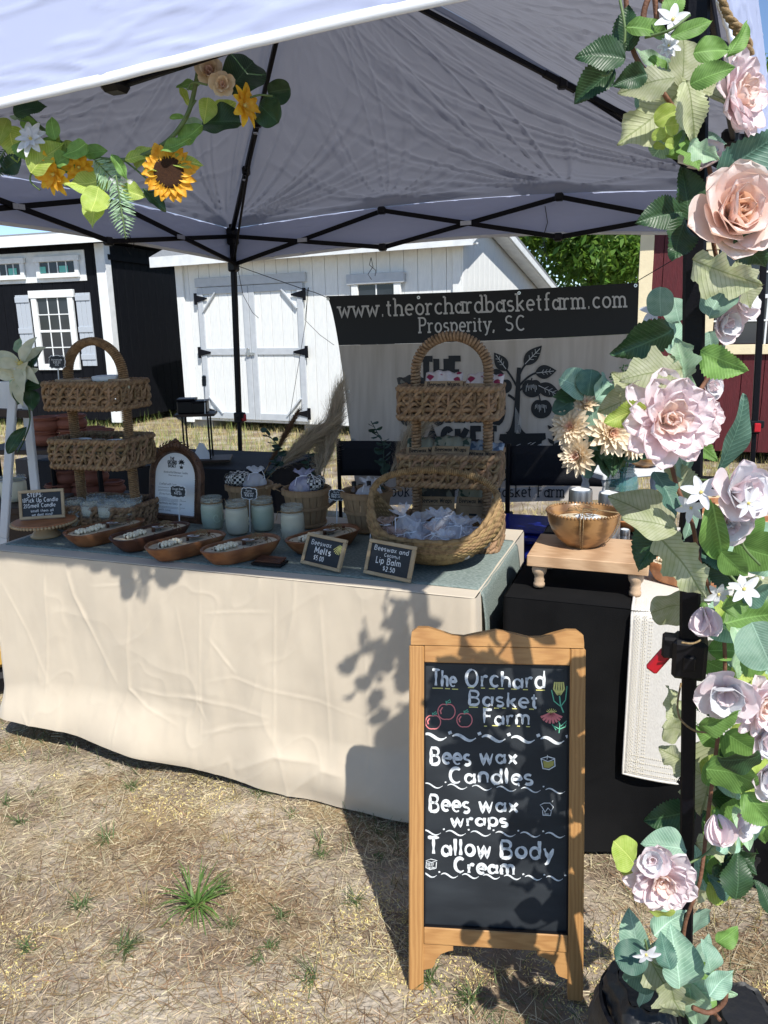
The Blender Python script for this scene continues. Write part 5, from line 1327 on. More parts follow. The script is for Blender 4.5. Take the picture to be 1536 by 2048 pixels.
for (x, y, z, s_, mt, ct) in ((-.135, -.045, .05, .105, M_orgp, 'round'), (-.075, .0, .065, .125, M_org, 'cube'), (-.03, -.055, .04, .105, M_org, 'tube'), (.01, .03, .06, .11, M_org, 'tube'), (.02, -.06, .045, .10, M_orgp, 'tube'), (.07, -.03, .05, .11, M_org, 'tube'), (.055, .045, .05, .105, M_org, 'tube'),
        (.11, .015, .045, .105, M_org, 'cube'), (-.09, -.085, .04, .09, M_orgp, 'round'), (.10, -.065, .04, .095, M_org, 'tube'), (-.01, .075, .05, .10, M_org, 'cube'), (.145, -.01, .06, .09, M_org, 'tube'), (.045, -.09, .045, .09, M_org, 'tube'), (-.055, .065, .05, .1, M_org, 'tube')):
    cnt += 1
    lb = {1: 'blush organza bag of wax shells at the left end of the seagrass basket', 2: 'largest clear organza bag of white wax cubes, rising above the rest'}.get(cnt, 'small white organza drawstring bag among those heaped in the seagrass basket' if mt is M_org else 'blush tinted organza bag among those heaped in the seagrass basket')
    M = Matrix.Translation(SG+Matrix.Rotation(sgr, 3, 'Z') @ Vector((x, y, z))) @ Matrix.Rotation(rr.uniform(0, 6), 4, 'Z') @ Matrix.Rotation(rr.uniform(-.35, .35), 4, 'X')
    orgbag(M, s_, mt, lb, cnt, ct, grp='organza bags in the seagrass basket')
# ---- small framed chalk signs
M_fr = mat('pale_wood_frame', (.47, .36, .22), .55, c2=(.38, .28, .16), sc_=10, st=(2, 2, 6), bump=.15, bs=80)
def chalk_sign(bl, br, tl, label, tilt_deg, fw=.011, zb=ZT, lines=(), extra=None, name='small_chalk_sign'):
    A_, B_ = PZ(*bl, zb), PZ(*br, zb); x = (B_-A_); x.z = 0; W = x.length; x.normalize(); h = Vector((-x.y, x.x, 0)); t_ = math.radians(tilt_deg)
    y = h*math.sin(t_)+Vector((0, 0, 1))*math.cos(t_); n = x.cross(y); q = PP(*tl, A_, n)-A_; H = q.dot(y)
    A_ = A_+Vector((0, 0, .003))
    t = thing(name, label, 'chalk sign', mat=frame(A_, x, y))
    b = MB(); b.box((W/2, fw/2, 0), (W, fw, .012), bev=.0015); b.box((W/2, H-fw/2, 0), (W, fw, .012), bev=.0015); b.box((fw/2, H/2, 0), (fw, H-2*fw-.0006, .0118), bev=.0015); b.box((W-fw/2, H/2, 0), (fw, H-2*fw-.0006, .0118), bev=.0015)
    b.obj('frame', M_fr, t)
    b = MB(); b.box((W/2, H/2, -.001), (W-2*fw+.002, H-2*fw+.002, .004)); pn = b.obj('board', M_chalkb, t)
    b = MB()
    for (s, fx, fy, fh, fw_, wd) in lines: lettering(s, W*fx, H*fy, H*fh, H*wd, width=W*fw_, mb=b, z=.0014, center=True, jit=.03)
    b.obj('lettering', M_chalk, pn)
    if extra:
        b = MB(); extra(b, W, H); b.obj('drawing', M_yc, pn)
    b = MB(); b.bar((W/2, H*.75, -.008), (W/2, H*.05, -.008-H*.7*math.sin(t_)*1.2), .02, .003); b.obj('easel_strut', M_fr, t)
    return t, W, H
def sprig(b, W, H):
    for k in range(9):
        a = math.radians(215+k*16); c = (W*.86, H*.80); b.ribbon([c, (c[0]+W*.16*math.cos(a), c[1]+H*.30*math.sin(a))], lambda f: .0045*(1-f*.6)*(.5+f), .0014)
chalk_sign((602, 1128), (679, 1147), (622, 1067), 'small framed chalk sign reading Beeswax Melts, with a drawn sprig', 24, lines=(('Beeswax', .40, .66, .15, .52, .020), ('Melts', .48, .42, .20, .42, .034), ('$5.00', .42, .20, .15, .26, .022)), extra=sprig)
chalk_sign((728, 1148), (820, 1168), (748, 1080), 'small framed chalk sign for Beeswax and Coconut Lip Balm at 2.50', 20, lines=(('Beeswax and', .50, .72, .13, .74, .020), ('Coconut', .54, .58, .09, .34, .016), ('Lip Balm', .48, .37, .17, .54, .026), ('$2.50', .52, .18, .13, .26, .022)))
# ---- cake stand with the steps sign
CSP = PZ(92, 1072, ZT); CSP.z = ZT
cs = thing('cake_stand', 'round wooden cake stand with a beaded rim, left end of the table', 'cake stand', CSP)
M_lw = mat('light_wood', (.45, .32, .18), .5, c2=(.36, .25, .13), sc_=10, st=(1, 1, 5), bump=.1)
zc_ = PY(90, 1043, CSP.y-.0).z-ZT; zc_ = max(.05, min(.09, zc_))
b = MB(); b.lathe([(0, 0), (.052, 0), (.054, .005), (.046, .014), (.034, .03), (.029, zc_-.018), (.034, zc_-.006), (0, zc_-.006)], 32); b.obj('pedestal', M_lw, cs, smooth=True)
b = MB(); b.lathe([(0, zc_-.006), (.110, zc_-.006), (.112, zc_), (.110, zc_+.006), (0, zc_+.006)], 40); b.obj('plate', M_bowlt, cs, auto=40)
b = MB()
for k in range(56): a = k/56*6.283; b.sphere((.113*math.cos(a), .113*math.sin(a), zc_-.002), .0062, 7, 5)
b.obj('bead_rim', M_lw, cs, smooth=True)
chalk_sign((40, 1042), (131, 1036), (26, 984), 'STEPS chalk sign telling to pick up and smell the candle, on the cake stand', 16, zb=ZT+zc_+.006,
    lines=(('STEPS:', .36, .76, .13, .34, .024), ('1)Pick Up Candle', .47, .58, .14, .78, .019), ('2)Smell Candle', .45, .40, .13, .70, .019), ('smell them all', .50, .24, .09, .50, .012), ('we dont mind!', .50, .11, .09, .46, .012)))
# ---- dark business card tray
M = Matrix.Rotation(RZ, 4, 'Z'); c = PZ(540, 1128, ZT); M.translation = (c.x, c.y, ZT)
t = thing('card_tray', 'flat black card tray with a small dark wood plaque near the table edge', 'card tray', mat=M)
b = MB(); b.box((0, 0, .005), (.105, .06, .008), bev=.001); b.obj('tray', M_plastic, t)
b = MB(); b.box((0, .006, .013), (.092, .045, .006), mat=Matrix.Rotation(.12, 4, 'X'), bev=.001); k = b.obj('plaque', M_bowld, t)
b = MB(); b.M = Matrix.Translation((0, .006, .0165)) @ Matrix.Rotation(.12, 4, 'X'); lettering('Woodwick', 0, -.002, .010, .0012, mb=b, center=True) if 0 else b.ribbon([(-.03, -.006), (-.01, .004), (0, -.004), (.012, .004), (.03, -.005)], .002); b.obj('engraving', M_ink, k)
# ---- arched framed notice
AL, AR = PZ(299, 1040, ZT), PZ(408, 1052, ZT)
AL = Vector((AL.x, AL.y, ZT)); x = Vector((AR.x-AL.x, AR.y-AL.y, 0)); 
W = x.length; x.normalize(); h = Vector((-x.y, x.x, 0)); y = h*.16+Vector((0, 0, 1)); y.normalize(); n = x.cross(y)
H = (PP(360, 893, AL, n)-AL).dot(y)
af = thing('arched_frame', 'ornate arched brown frame around a printed candle notice', 'framed notice', mat=frame(AL+Vector((0, 0, .004)), x, y))
W = .262
def arch(w_, h_, ins, n=22):
    hw = W/2-ins; top = H-ins; sh = top-hw*.92; P = [(W/2-hw, ins), (W/2+hw, ins)]
    for k in range(n+1): a = math.pi*k/n; P.append((W/2+hw*math.cos(a), sh+hw*.92*math.sin(a)))
    return P
def ring(b, i0, i1, z0, z1):
    A1, A2 = arch(0, 0, i0), arch(0, 0, i1); n = len(A1)
    V = [(p[0], p[1], z0) for p in A1]+[(p[0], p[1], z1) for p in A2]; b.add(V, [(k, (k+1) % n, n+(k+1) % n, n+k) for k in range(n)])
M_oak = mat('carved_dark_wood', (.115, .055, .028), .45, c2=(.055, .025, .013), sc_=40, bump=.5, bs=120)
b = MB(); ring(b, 0, 0.002, -.012, .008); ring(b, .002, .011, .008, .016); ring(b, .011, .020, .016, .010); ring(b, .020, .026, .010, .014); ring(b, .026, .030, .014, .002); b.obj('frame', M_oak, af, auto=60)
b = MB(); P = arch(0, 0, .0235, 60)
Pv = [Vector(p) for p in P]
for a_, c_ in zip(Pv, Pv[1:]+Pv[:1]):
    k_ = max(1, int((c_-a_).length/.009))
    for k in range(k_): q = a_.lerp(c_, k/k_); b.sphere((q.x, q.y, .015), .0032, 6, 4)
b.obj('beading', M_oak, af, smooth=True, kind='stuff')
b = MB(); rr = random.Random(3)
for k in range(-9, 10):
    a = math.pi/2+k*.135; q = (W/2+(W/2-.006)*math.cos(a), H-W/2*.92+(W/2-.004)*.92*math.sin(a)); s_ = .013*(1.5-abs(k)/8)
    b.sphere((q[0], q[1]+.004, .010), s_*.72, 9, 6, (1, 1, .6))
    if abs(k) < 7:
        P = []
        for j in range(14): u = j/13*4.6; r_ = s_*(1.0-.17*u); P.append((q[0]+r_*math.cos(u+a)*.9, q[1]+.010+r_*math.sin(u+a)*.7, .012))
        b.tube(P, .003, 5)
for k in range(5): b.sphere((W/2+(k-2)*.009, H+.016-abs(k-2)*.006, .008), .0105, 9, 6, (1, 1.2, .6))
b.obj('carved_crest', M_oak, af, smooth=True)
b = MB(); b.poly(arch(0, 0, .028), .004, z=.003); pp = b.obj('paper', M_paper, af)
b = MB(); cx = W/2
lettering('THE', cx-.018, H*.80, .013, .0026, width=.022, mb=b, z=.0033, center=True); lettering('ORCHARD', cx-.018, H*.755, .013, .0026, width=.046, mb=b, z=.0033, center=True); lettering('BASKET', cx-.018, H*.71, .013, .0026, width=.040, mb=b, z=.0033, center=True)
def logo(b, ox, oy, s, z, fn=None):
    """small potted apple tree emblem"""
    def R(P, w_): b.ribbon([(ox+p[0]*s, oy+p[1]*s) for p in P], w_*s, z)
    R([(0, .18), (0, .6)], .07); R([(-.2, .0), (.2, .0)], .25); R([(-.24, .12), (.24, .12)], .08)
    for k in range(7): a = math.radians(90+(k-3)*38); R([(0, .58), (.22*math.cos(a)*.6, .6+.2*math.sin(a)), (.36*math.cos(a), .60+.34*math.sin(a))], lambda f: .13*s/s*math.sin(math.pi*min(1, max(.1, f)))*1.0+.02)
def ribs(b, ox, oy, s, z):
    for k in range(7):
        a = math.radians(90+(k-3)*38); b.ribbon([(ox, oy+.55*s), (ox+.2*s*math.cos(a), oy+(.6+.18*math.sin(a))*s), (ox+.40*s*math.cos(a), oy+(.6+.34*math.sin(a))*s)], lambda f: s*(.03+.13*math.sin(math.pi*f)), z)
    b.ribbon([(ox, oy+.2*s), (ox, oy+.6*s)], .06*s, z); b.ribbon([(ox, oy), (ox, oy+.2*s)], .36*s, z); b.ribbon([(ox, oy+.18*s), (ox, oy+.24*s)], .46*s, z)
ribs(b, cx+.028, H*.70, .04, .0033)
lettering('Handcrafted Beeswax Candles', cx, H*.635, .008, .0009, width=.12, mb=b, z=.0033, center=True, shear=.3)
lettering('Please handle with care', cx, H*.60, .005, .0008, width=.07, mb=b, z=.0033, center=True)
for (yy, x0, w_, lw) in ((.44, .045, .06, .0012), (.41, .045, .13, .0009), (.395, .045, .11, .0009), (.31, .05, .05, .0009), (.295, .05, .12, .0009), (.28, .05, .14, .0009), (.265, .05, .10, .0009), (.19, .045, .14, .0009), (.175, .045, .12, .0009), (.10, .045, .13, .0009), (.085, .06, .13, .0009)):
    P = []; n_ = int(w_/.004)
    for k in range(n_): P.append((x0+k*.004, H*yy+(.0009 if k % 2 else -.0009)))
    b.ribbon(P, lw, .0033)
for (s, yy) in (('Crafted with Love', .475), ('Directions', .345), ('Apothecary and Pantry Line', .225), ('with Love,', .135)): lettering(s, .05, H*yy, .009, .0009, mb=b, z=.0033, shear=.3, width=.03+.0032*len(s))
b.obj('printing', M_ink, pp)
# ---- scalloped price plaques on sticks
def plaque_shape(w_, h_):
    P = []; 
    for (sx, sy) in ((1, 1), (-1, 1), (-1, -1), (1, -1)):
        Q = [(w_*.50, h_*.10), (w_*.46, h_*.22), (w_*.50, h_*.36), (w_*.42, h_*.40), (w_*.36, h_*.50), (w_*.22, h_*.45), (w_*.08, h_*.52)]
        if sx*sy < 0: Q = Q[::-1]
        P += [(sx*a, sy*c) for a, c in Q]
    return P
def plaque(px, py, y, wpx, lines, label, stick_to=None, asp=.62):
    c = PY(px, py, y); w_ = wpx/FPX*(y+.1); h_ = w_*asp
    M = frame(c, UX, Vector((0, .1, 1))); t = thing('price_plaque', label, 'price plaque', mat=M)
    P = plaque_shape(w_, h_)
    b = MB(); b.poly([(p[0]*1.09, p[1]*1.12) for p in P], .002, z=0); b.obj('white_edge', M_white, t)
    b = MB(); b.poly(P, .001, z=.0012); k = b.obj('board', M_chalkb, t)
    b = MB()
    for (s, fy, fh, fw_) in lines: lettering(s, 0, h_*fy, h_*fh, h_*fh*.16, width=w_*fw_, mb=b, z=.0015, center=True, jit=.03)
    b.obj('lettering', M_chalk, k)
    b = MB(); L = (c.z-stick_to) if stick_to else .08; b.bar((0, -h_*.3, -.004), (0, -L, -.004), .0035, .003); b.obj('stick', M_white, t)
plaque(114, 724, 2.95, 36, (('Homemade', .12, .16, .7), ('$30.00', -.12, .2, .5), ('45', -.32, .18, .25)), 'scalloped chalk plaque on a stick above the top tier of the left stand', S1.z+zl3+.04)
plaque(356, 983, 2.88, 34, (('Dough Bowl', .16, .18, .72), ('Sizes', -.04, .16, .35), ('$45.00', -.28, .22, .5)), 'scalloped chalk price plaque in front of the arched frame', ZT)
plaque(498, 987, 2.80, 33, (('Farm', .18, .18, .4), ('Welcome', -.02, .16, .66), ('$30.00', -.28, .22, .55)), 'scalloped chalk price plaque behind the mint and ivory jars', ZT)
plaque(673, 990, 2.78, 31, (('Gift', .20, .18, .4), ('Baskets', -.02, .18, .66), ('$60-45', -.28, .24, .7)), 'scalloped chalk price plaque marking the gift baskets', ZT)
# ================================================================== BANNER
def bdep(px, py):
    u = (px-652)/626; v = (py-580)/430
    return 4.62-.55*u-.05*math.sin(math.pi*min(1, max(0, u)))*(.3+.7*v)+.02*math.sin(u*9+v*2)*v-.05*v
def BP_(px, py, e=0):
    return PY(px, py, bdep(px, py)-e)
ban = thing('banner', 'large vinyl farm banner with a potted apple tree hung across the back of the tent', 'banner', (0, 0, 0))
M_bblk = mat('banner_black', (.005, .005, .0055), .5, bump=.1, bs=20); M_bwood = mat('banner_wood_print', (.56, .485, .41), .5, c2=(.44, .37, .30), sc_=3.5, st=(7, 7, .55), ms=(.35, .7), det=6); M_bgrey = mat('banner_grey_print', (.50, .47, .44), .5)
def xl(v): return 652+62*v**.62
def xr(v): return 1278-14*v
def bxy(u, v):
    yt = 592-27*u+6*math.sin(math.pi*u)*.6; yb = 1012-14*u
    return xl(v)+(xr(v)-xl(v))*u, yt+(yb-yt)*v
def bpart(nm, v0, v1, m, e=0):
    b = MB(); b.grid(lambda u, v: BP_(*bxy(u, v0+(v1-v0)*v), e), 60, max(4, int(50*(v1-v0)))); o = b.obj(nm, m, ban, smooth=True); return o
vb = .235
bpart('black_band', 0, vb, M_bblk); bpart('printed_field', vb+.0005, .93, M_bwood); bpart('lower_field', .9305, 1, M_bgrey)
class BMB(MB):
    def __init__(s, e): super().__init__(); s.e = e
    def ribbon(s, pts, w, z=0, step=None):
        m_ = MB(); m_.ribbon(pts, w, 0, step); s.add([BP_(p[0], -p[1], s.e) for p in m_.v], m_.f); return s
    def poly(s, pts, th=0, z=0):
        cx = sum(p[0] for p in pts)/len(pts); cy = sum(p[1] for p in pts)/len(pts); n = len(pts)
        s.add([BP_(cx, -cy, s.e)]+[BP_(p[0], -p[1], s.e) for p in pts], [(0, 1+k, 1+(k+1) % n) for k in range(n)]); return s
def btext(t, x0, y0, x1, y1, h, wd, m, nm, slab=0, e=.006, sp=.14, hx=1.):
    b = BMB(e); lettering(t, x0, -y0, h, wd, width=math.hypot(x1-x0, y1-y0), rot=math.atan2(-(y1-y0), x1-x0), mb=b, slab=slab, sp=sp, hx=hx); return b.obj(nm, m, ban)
M_bw = mat('banner_light_print', (.56, .54, .51), .5); M_bk = mat('banner_dark_print', (.010, .010, .011), .5)
btext('www.theorchardbasketfarm.com', 678, 635, 1253, 613, 33, 3.6, M_bw, 'web_address', slab=1)
btext('Prosperity,', 838, 665, 990, 661, 29, 3.2, M_bw, 'town_name', slab=1); btext('SC', 1010, 661, 1051, 660, 29, 3.2, M_bw, 'state_code', slab=1)
btext('THE', 840, 776, 924, 775, 58, 12, M_bk, 'brand_word', sp=.10)
btext('ORCHARD', 800, 846, 1008, 845, 58, 12, M_bk, 'brand_word', sp=.16)
btext('BASKET', 822, 916, 994, 915, 58, 12, M_bk, 'brand_word', sp=.16)
btext('Etsy: TheOrchardBasket', 792, 962, 1078, 960, 23, 2.3, M_bk, 'contact_line', slab=1)
btext('Facebook: The Orchard Basket Farm', 716, 992, 1129, 994, 23, 2.3, M_bk, 'contact_line', slab=1)
b = BMB(.006)
def R(P, w_): b.ribbon([(x, -y) for x, y in P], w_)
def curve(P, n=14):
    out_ = []
    for k in range(n+1):
        t = k/n
        Q = [Vector(p) for p in P]
        while len(Q) > 1: Q = [Q[i].lerp(Q[i+1], t) for i in range(len(Q)-1)]
        out_.append(tuple(Q[0]))
    return out_
R(curve([(1018, 872), (1036, 860), (1034, 800), (1038, 735)]), lambda f: 20-12*f**.5); R(curve([(1052, 872), (1038, 862), (1036, 850)]), 8)
for P, w_ in ((curve([(1036, 778), (1020, 745), (1008, 735)]), 4), (curve([(1037, 760), (1040, 740), (1052, 728)]), 4), (curve([(1036, 775), (1055, 750), (1075, 745)]), 4), (curve([(1036, 785), (1055, 762), (1078, 775)]), 4), (curve([(1030, 800), (1022, 792), (1016, 790)]), 5), (curve([(1060, 768), (1062, 762), (1064, 756)]), 2.5), (curve([(1082, 808), (1080, 800), (1078, 790)]), 2.5)): R(P, w_)
def bleaf(x0, y0, x1, y1, w_):
    dx, dy = x1-x0, y1-y0; L = math.hypot(dx, dy); nx_, ny_ = -dy/L, dx/L; P = []
    for s in (1, -1):
        ks = range(0, 13) if s == 1 else range(12, 0, -1)
        for k in ks:
            f = k/12; h_ = w_*math.sin(math.pi*f**.8)*s; P.append((x0+dx*f+nx_*h_, -(y0+dy*f+ny_*h_)))
    b.poly(P)
bleaf(1014, 742, 988, 705, 13); bleaf(1048, 730, 1084, 691, 13); bleaf(1070, 746, 1113, 741, 14); bleaf(1074, 770, 1123, 792, 14); bleaf(1008, 748, 970, 752, 12)
for (cx, cy, r) in ((1064, 776, 20), (1083, 817, 21), (1008, 772, 16)):
    P = [(cx+r*math.cos(a)*(1-.12*math.exp(-((a-math.pi/2)/.4)**2)), -(cy-r*math.sin(a)*(1-.2*math.exp(-((a-math.pi/2)/.35)**2))*.95)) for a in [k/28*6.283 for k in range(28)]]; b.poly(P)
b.poly([(1000, -868), (1091, -866), (1092, -878), (1084, -882), (1078, -916), (1012, -918), (1006, -884), (998, -880)])
R(curve([(1106, 905), (1108, 880), (1106, 845)]), 2.5)
for (x, y, s) in ((1107, 862, -1), (1107, 875, 1), (1107, 888, -1), (1107, 895, 1)): bleaf(x, y, x+12*s, y-12, 3.5)
b.obj('tree_emblem', M_bk, ban)
b = BMB(.009)
for (x0, y0, x1, y1) in ((1012, 738, 992, 710), (1050, 728, 1080, 697), (1073, 746, 1108, 742), (1077, 771, 1117, 790)):
    R([(x0, y0), (x1, y1)], 1.3)
    for k in (.3, .5, .7):
        cx, cy = x0+(x1-x0)*k, y0+(y1-y0)*k
        for s in (1, -1): dx, dy = (x1-x0), (y1-y0); R([(cx, cy), (cx+dx*.13-dy*.15*s, cy+dy*.13+dx*.15*s)], .8)
rr = random.Random(2)
for (cx, cy, r) in ((1064, 776, 20), (1083, 817, 21)):
    for k in range(9): x = cx-r*.55+k*r*.12; R([(x, cy-r*.35+rr.uniform(-2, 2)), (x+(x-cx)*.1, cy+r*.1+rr.uniform(-4, 6))], .9)
for k in range(26): x = 1012+rr.uniform(0, 70); y = 886+rr.uniform(0, 24); R([(x, y), (x+7, y-3)], .8)
for k in range(8): x = 1030+k*1.6; R([(x, 865), (x+1, 815+k*3)], .6)
b.obj('emblem_highlights', M_bw, ban)
for (px, py) in ((656, 598), (837, 595), (1038, 586), (1271, 571), (697, 783), (707, 880)):
    b = MB(); q = BP_(px, py, .006); b.lathe([(.003, 0), (.0045, .002), (.009, .002), (.009, 0)], 16); o = b.obj('grommet', M_chrome, ban)
    o.matrix_world = frame(q, CR, (0, 0, 1))
tag(cord('hanging_cord', [BP_(656, 596), PY(630, 585, 4.75), PY(603, 577, 4.85), PY(520, 548, 4.88), PY(470, 530, 4.9)], .0022, 'thin dark cord from the banner corner to the back tent leg'), 'thin dark cord from the banner corner up to the back tent leg', 'cord')
tag(cord('hanging_cord', [BP_(1272, 568), PY(1278, 560, 4.0), PY(1380, 500, 3.95), PY(1500, 440, 3.9)], .0022, ''), 'thin cord tying the banner right corner across the red shed', 'cord')
tag(cord('loose_string', [PY(616, 575, 4.8), PY(612, 640, 4.8), PY(590, 770, 4.8), PY(575, 860, 4.8)], .0016, ''), 'thin loose string hanging in front of the white shed doors', 'cord')
tag(cord('loose_string', [PY(476, 540, 4.85), PY(486, 590, 4.85), PY(505, 625, 4.85), PY(517, 636, 4.85)], .0018, ''), 'short curled string hanging beside the back tent leg', 'cord')
tag(cord('loose_string', [PY(617, 575, 4.8), PY(610, 640, 4.8), PY(640, 670, 4.7), PY(668, 690, 4.6)], .0016, ''), 'curved string sagging from the cord to the banner left edge', 'cord')
# ================================================================== CHAIRS, TOTE, BACK TABLES
M_canv = mat('black_canvas', (.004, .005, .009), .8, bump=.3, bs=300)
def dchair(loc, rz, wd, label, hb=.90):
    t = thing('directors_chair', label, 'chair', loc, rz); D = .42
    b = MB(); b.grid(lambda u, v: ((u-.5)*wd, .02*math.sin(math.pi*u), hb-.18+.18*v), 14, 5); o = b.obj('backrest', M_canv, t, smooth=True); o.modifiers.new('s', 'SOLIDIFY').thickness = .006
    b = MB(); b.box((0, -D/2, .44), (wd, D, .012), bev=.003); b.obj('seat', M_canv, t)
    for s in (-1, 1):
        b = MB(); b.tube([(s*wd/2, 0, .42), (s*wd/2, 0, hb+.01)], .011, 8); b.obj('back_post', M_black, t)
        b = MB(); b.bar((s*(wd/2+.0), .02, .66), (s*(wd/2+.0), -D, .65), .05, .018, bev=.005); b.obj('armrest', M_plastic, t)
        b = MB(); b.tube([(s*wd/2, -D+.03, .0), (s*wd/2, -D+.03, .65)], .010, 8); b.obj('leg', M_black, t)
        b = MB(); b.tube([(s*wd/2, 0, .0), (s*wd/2, 0, .44)], .010, 8); b.obj('leg', M_black, t)
        b = MB(); b.tube([(s*wd/2, -.01, .02), (-s*wd/2, -.01, .42)], .008, 8); b.obj('cross_brace', M_black, t)
c = PY(752, 900, 3.85); dchair((c.x+.03, 3.85, 0), -.25, .46, 'black canvas directors chair in front of the banner, behind the bushel baskets', hb=PY(680, 885, 3.85).z)
c = PY(1132, 900, 3.35); dchair((c.x, 3.35, 0), -.2, .50, 'black canvas directors chair behind the black table, below the dahlia bouquet', hb=PY(1130, 893, 3.35).z)
t = thing('storage_tote', 'glossy blue plastic storage tote behind the gap between the tables', 'storage tote', (PY(1075, 1060, 3.1).x+.02, 3.16, 0), RZ)
M_blue = mat('blue_plastic', (.008, .018, .22), .22, spec=.6)
b = MB(); b.add([(sx*(.20+.04*k), sy*(.14+.03*k), .02+.60*k) for k in (0, 1) for sx, sy in ((-1, -1), (1, -1), (1, 1), (-1, 1))], [(0, 3, 2, 1), (0, 1, 5, 4), (1, 2, 6, 5), (2, 3, 7, 6), (3, 0, 4, 7)])
for k in range(5): b.box((-.16+k*.08, -.165, .33), (.02, .012, .5), bev=.003)
b.obj('bin', M_blue, t); b = MB(); b.box((0, 0, .64), (.52, .38, .03), bev=.01); b.box((0, 0, .665), (.42, .28, .02), bev=.008); b.obj('lid', M_blue, t)
# back left black table
p = PY(545, 905, 4.15); 
OB = Vector((p.x, 4.05, 0)); OB_h = .755
fold_table('folding_table', 'folding table beneath the dark cloth behind the arched frame', OB, 1.75, .60, OB_h)
cloth('black_tablecloth', 'dark cloth over the back table behind the arched frame', OB, 1.75, .60, OB_h, M_canv, lambda x: .03+0*x, lambda x, q, f: .02*q+.012*np.sin(x*17)*q, (), seed=31, res=.02)
M_shelf = mat('dark_wood_shelf', (.05, .03, .02), .55, c2=(.035, .02, .012), sc_=8, bump=.1); M_terra = mat('terracotta', (.27, .095, .055), .75, c2=(.22, .075, .045), sc_=12, bump=.25, bs=60)
# tiered shelf with black boxes
c = PY(398, 905, 4.35); c.z = OB_h+.012
t = thing('tiered_shelf', 'small two-level shelf with thin black legs on the back table', 'shelf', c, .1)
z1 = PY(398, 828, 4.35).z-c.z
b = MB(); b.box((.0, 0, z1), (.22, .17, .014), bev=.002); b.obj('upper_shelf', M_shelf, t); b = MB(); b.box((.03, 0, .02), (.30, .2, .014), bev=.002); b.obj('lower_shelf', M_shelf, t)
for x in (-.07, .07):
    for y in (-.06, .06): b = MB(); b.tube([(x, y, .02), (x, y, z1)], .005, 6); b.obj('leg', M_black, t)
for k, (dx, lb) in enumerate(((-.045, 'black storage box at the left on the small back shelf'), (.03, 'smaller black box at the right on the small back shelf'))):
    q = thing('black_box', lb, 'box', c+Vector((dx, 0, z1+.008)), .1); b = MB(); b.box((0, 0, .035-.004*k), (.10-.02*k, .12, .07-.008*k), bev=.006); b.obj('body', M_plastic, q)
    b = MB(); b.box((0, 0, .076-.012*k), (.104-.02*k, .124, .012), bev=.004); b.obj('lid', M_black, q)
q = thing('gift_pouch', 'pale wrapped pouch on the lower level of the small back shelf', 'pouch', c+Vector((.02, -.02, .028))); b = MB()
b.add([(-.05, -.03, 0), (.05, -.03, 0), (.05, .03, 0), (-.05, .03, 0), (-.01, 0, .09), (.015, 0, .085)], [(0, 1, 5, 4), (1, 2, 5), (2, 3, 4, 5), (3, 0, 4)]); b.obj('paper', M_paper, q)
plaque(408, 762, 4.3, 9, (), 'tiny narrow sign standing on the small back shelf', c.z+z1, asp=2.2)
# small clutter on the back table
for k, (px, py, w_, lb, mt) in enumerate(((150+90, 968, .12, 'folded white cards fanned on the back table behind the woven stand', M_paper), (262, 985, .10, 'dark tray of cards on the back table behind the woven stand', M_shelf))):
    q = thing('card_stack', lb, 'cards', (PY(px, py, 4.1).x, 4.22, OB_h+.012), .3*k)
    for j in range(5): b = MB(); b.box((0, 0, .004+j*.006), (w_, .08, .002), rz=j*.25-.4); b.obj('card', mt, q)
# terracotta pots on a two level rack
def pot(loc, s, label):
    t = thing('terracotta_pot', label, 'pot', loc)
    prof = [(0, 0), (.055, 0), (.075, .018), (.082, .035), (.076, .052), (.062, .062), (.060, .068), (.070, .074), (.072, .080), (.066, .082), (.055, .070), (.0, .066)]
    P = []
    for (a, c_) in zip(prof, prof[1:]):
        for k in range(4):
            f = k/4; r = a[0]+(c_[0]-a[0])*f; z = a[1]+(c_[1]-a[1])*f; P.append((r*s+(.0012*math.sin(z*900) if r > .05 and z < .06 else 0), z*s))
    P.append((0, .066*s)); b = MB(); b.lathe(P, 30); b.obj('body', M_terra, t, smooth=True)
    b = MB(); b.tube([(.075*s*math.cos(a), .075*s*math.sin(a), .072*s+.004*math.sin(a*3)) for a in [k/16*6.283 for k in range(16)]], .004*s, 5, closed=True); b.obj('rim', M_terra, t, smooth=True); return t
yr = 3.75
zr = [PY(100, 893, yr).z, PY(110, 1000, yr).z]
rk = thing('display_rack', 'dark two-level rack holding terracotta pots at the left', 'display rack', (PY(85, 900, yr).x, yr, 0), -.1)
for z in zr: b = MB(); b.box((0.02, .08, z-.014), (.62, .34, .024), bev=.003); b.obj('shelf', M_shelf, rk)
for x in (-.24, .04, .28):
    b = MB(); b.tube([(x, .0, 0), (x, .0, zr[0]-.02)], .013, 8); b.obj('post', M_black, rk)
pl = [(95, 0, 0, 0), (150, 0, 0, .01), (205, 0, .02, 0), (100, 1, .0, 0), (148, 1, .03, 0), (188, 0, .12, 0), (110, 2, 0, 0), (165, 2, .02, 0), (215, 2, .05, 0), (130, 3, .02, 0), (180, 3, .02, 0)]
nm = ['front left of the upper rack shelf', 'front middle of the upper rack shelf', 'right end of the upper rack shelf', 'stacked highest at the left on the upper rack shelf', 'stacked highest at the right on the upper rack shelf', 'back right of the upper rack shelf', 'front left of the lower rack shelf', 'front middle of the lower rack shelf', 'right end of the lower rack shelf', 'stacked on the lower shelf at the left', 'stacked on the lower shelf at the right']
for k, (px, lv, dy, dz) in enumerate(pl):
    z = zr[0] if lv < 2 else zr[1]; s = .92; z += (.073*s if lv in (1, 3) else 0)
    pot(Vector((PY(px, 900, yr+.05+dy).x, yr+.05+dy, z+.001)), s*(1+.06*math.sin(k*2.1)), 'ribbed terracotta pot, '+nm[k])
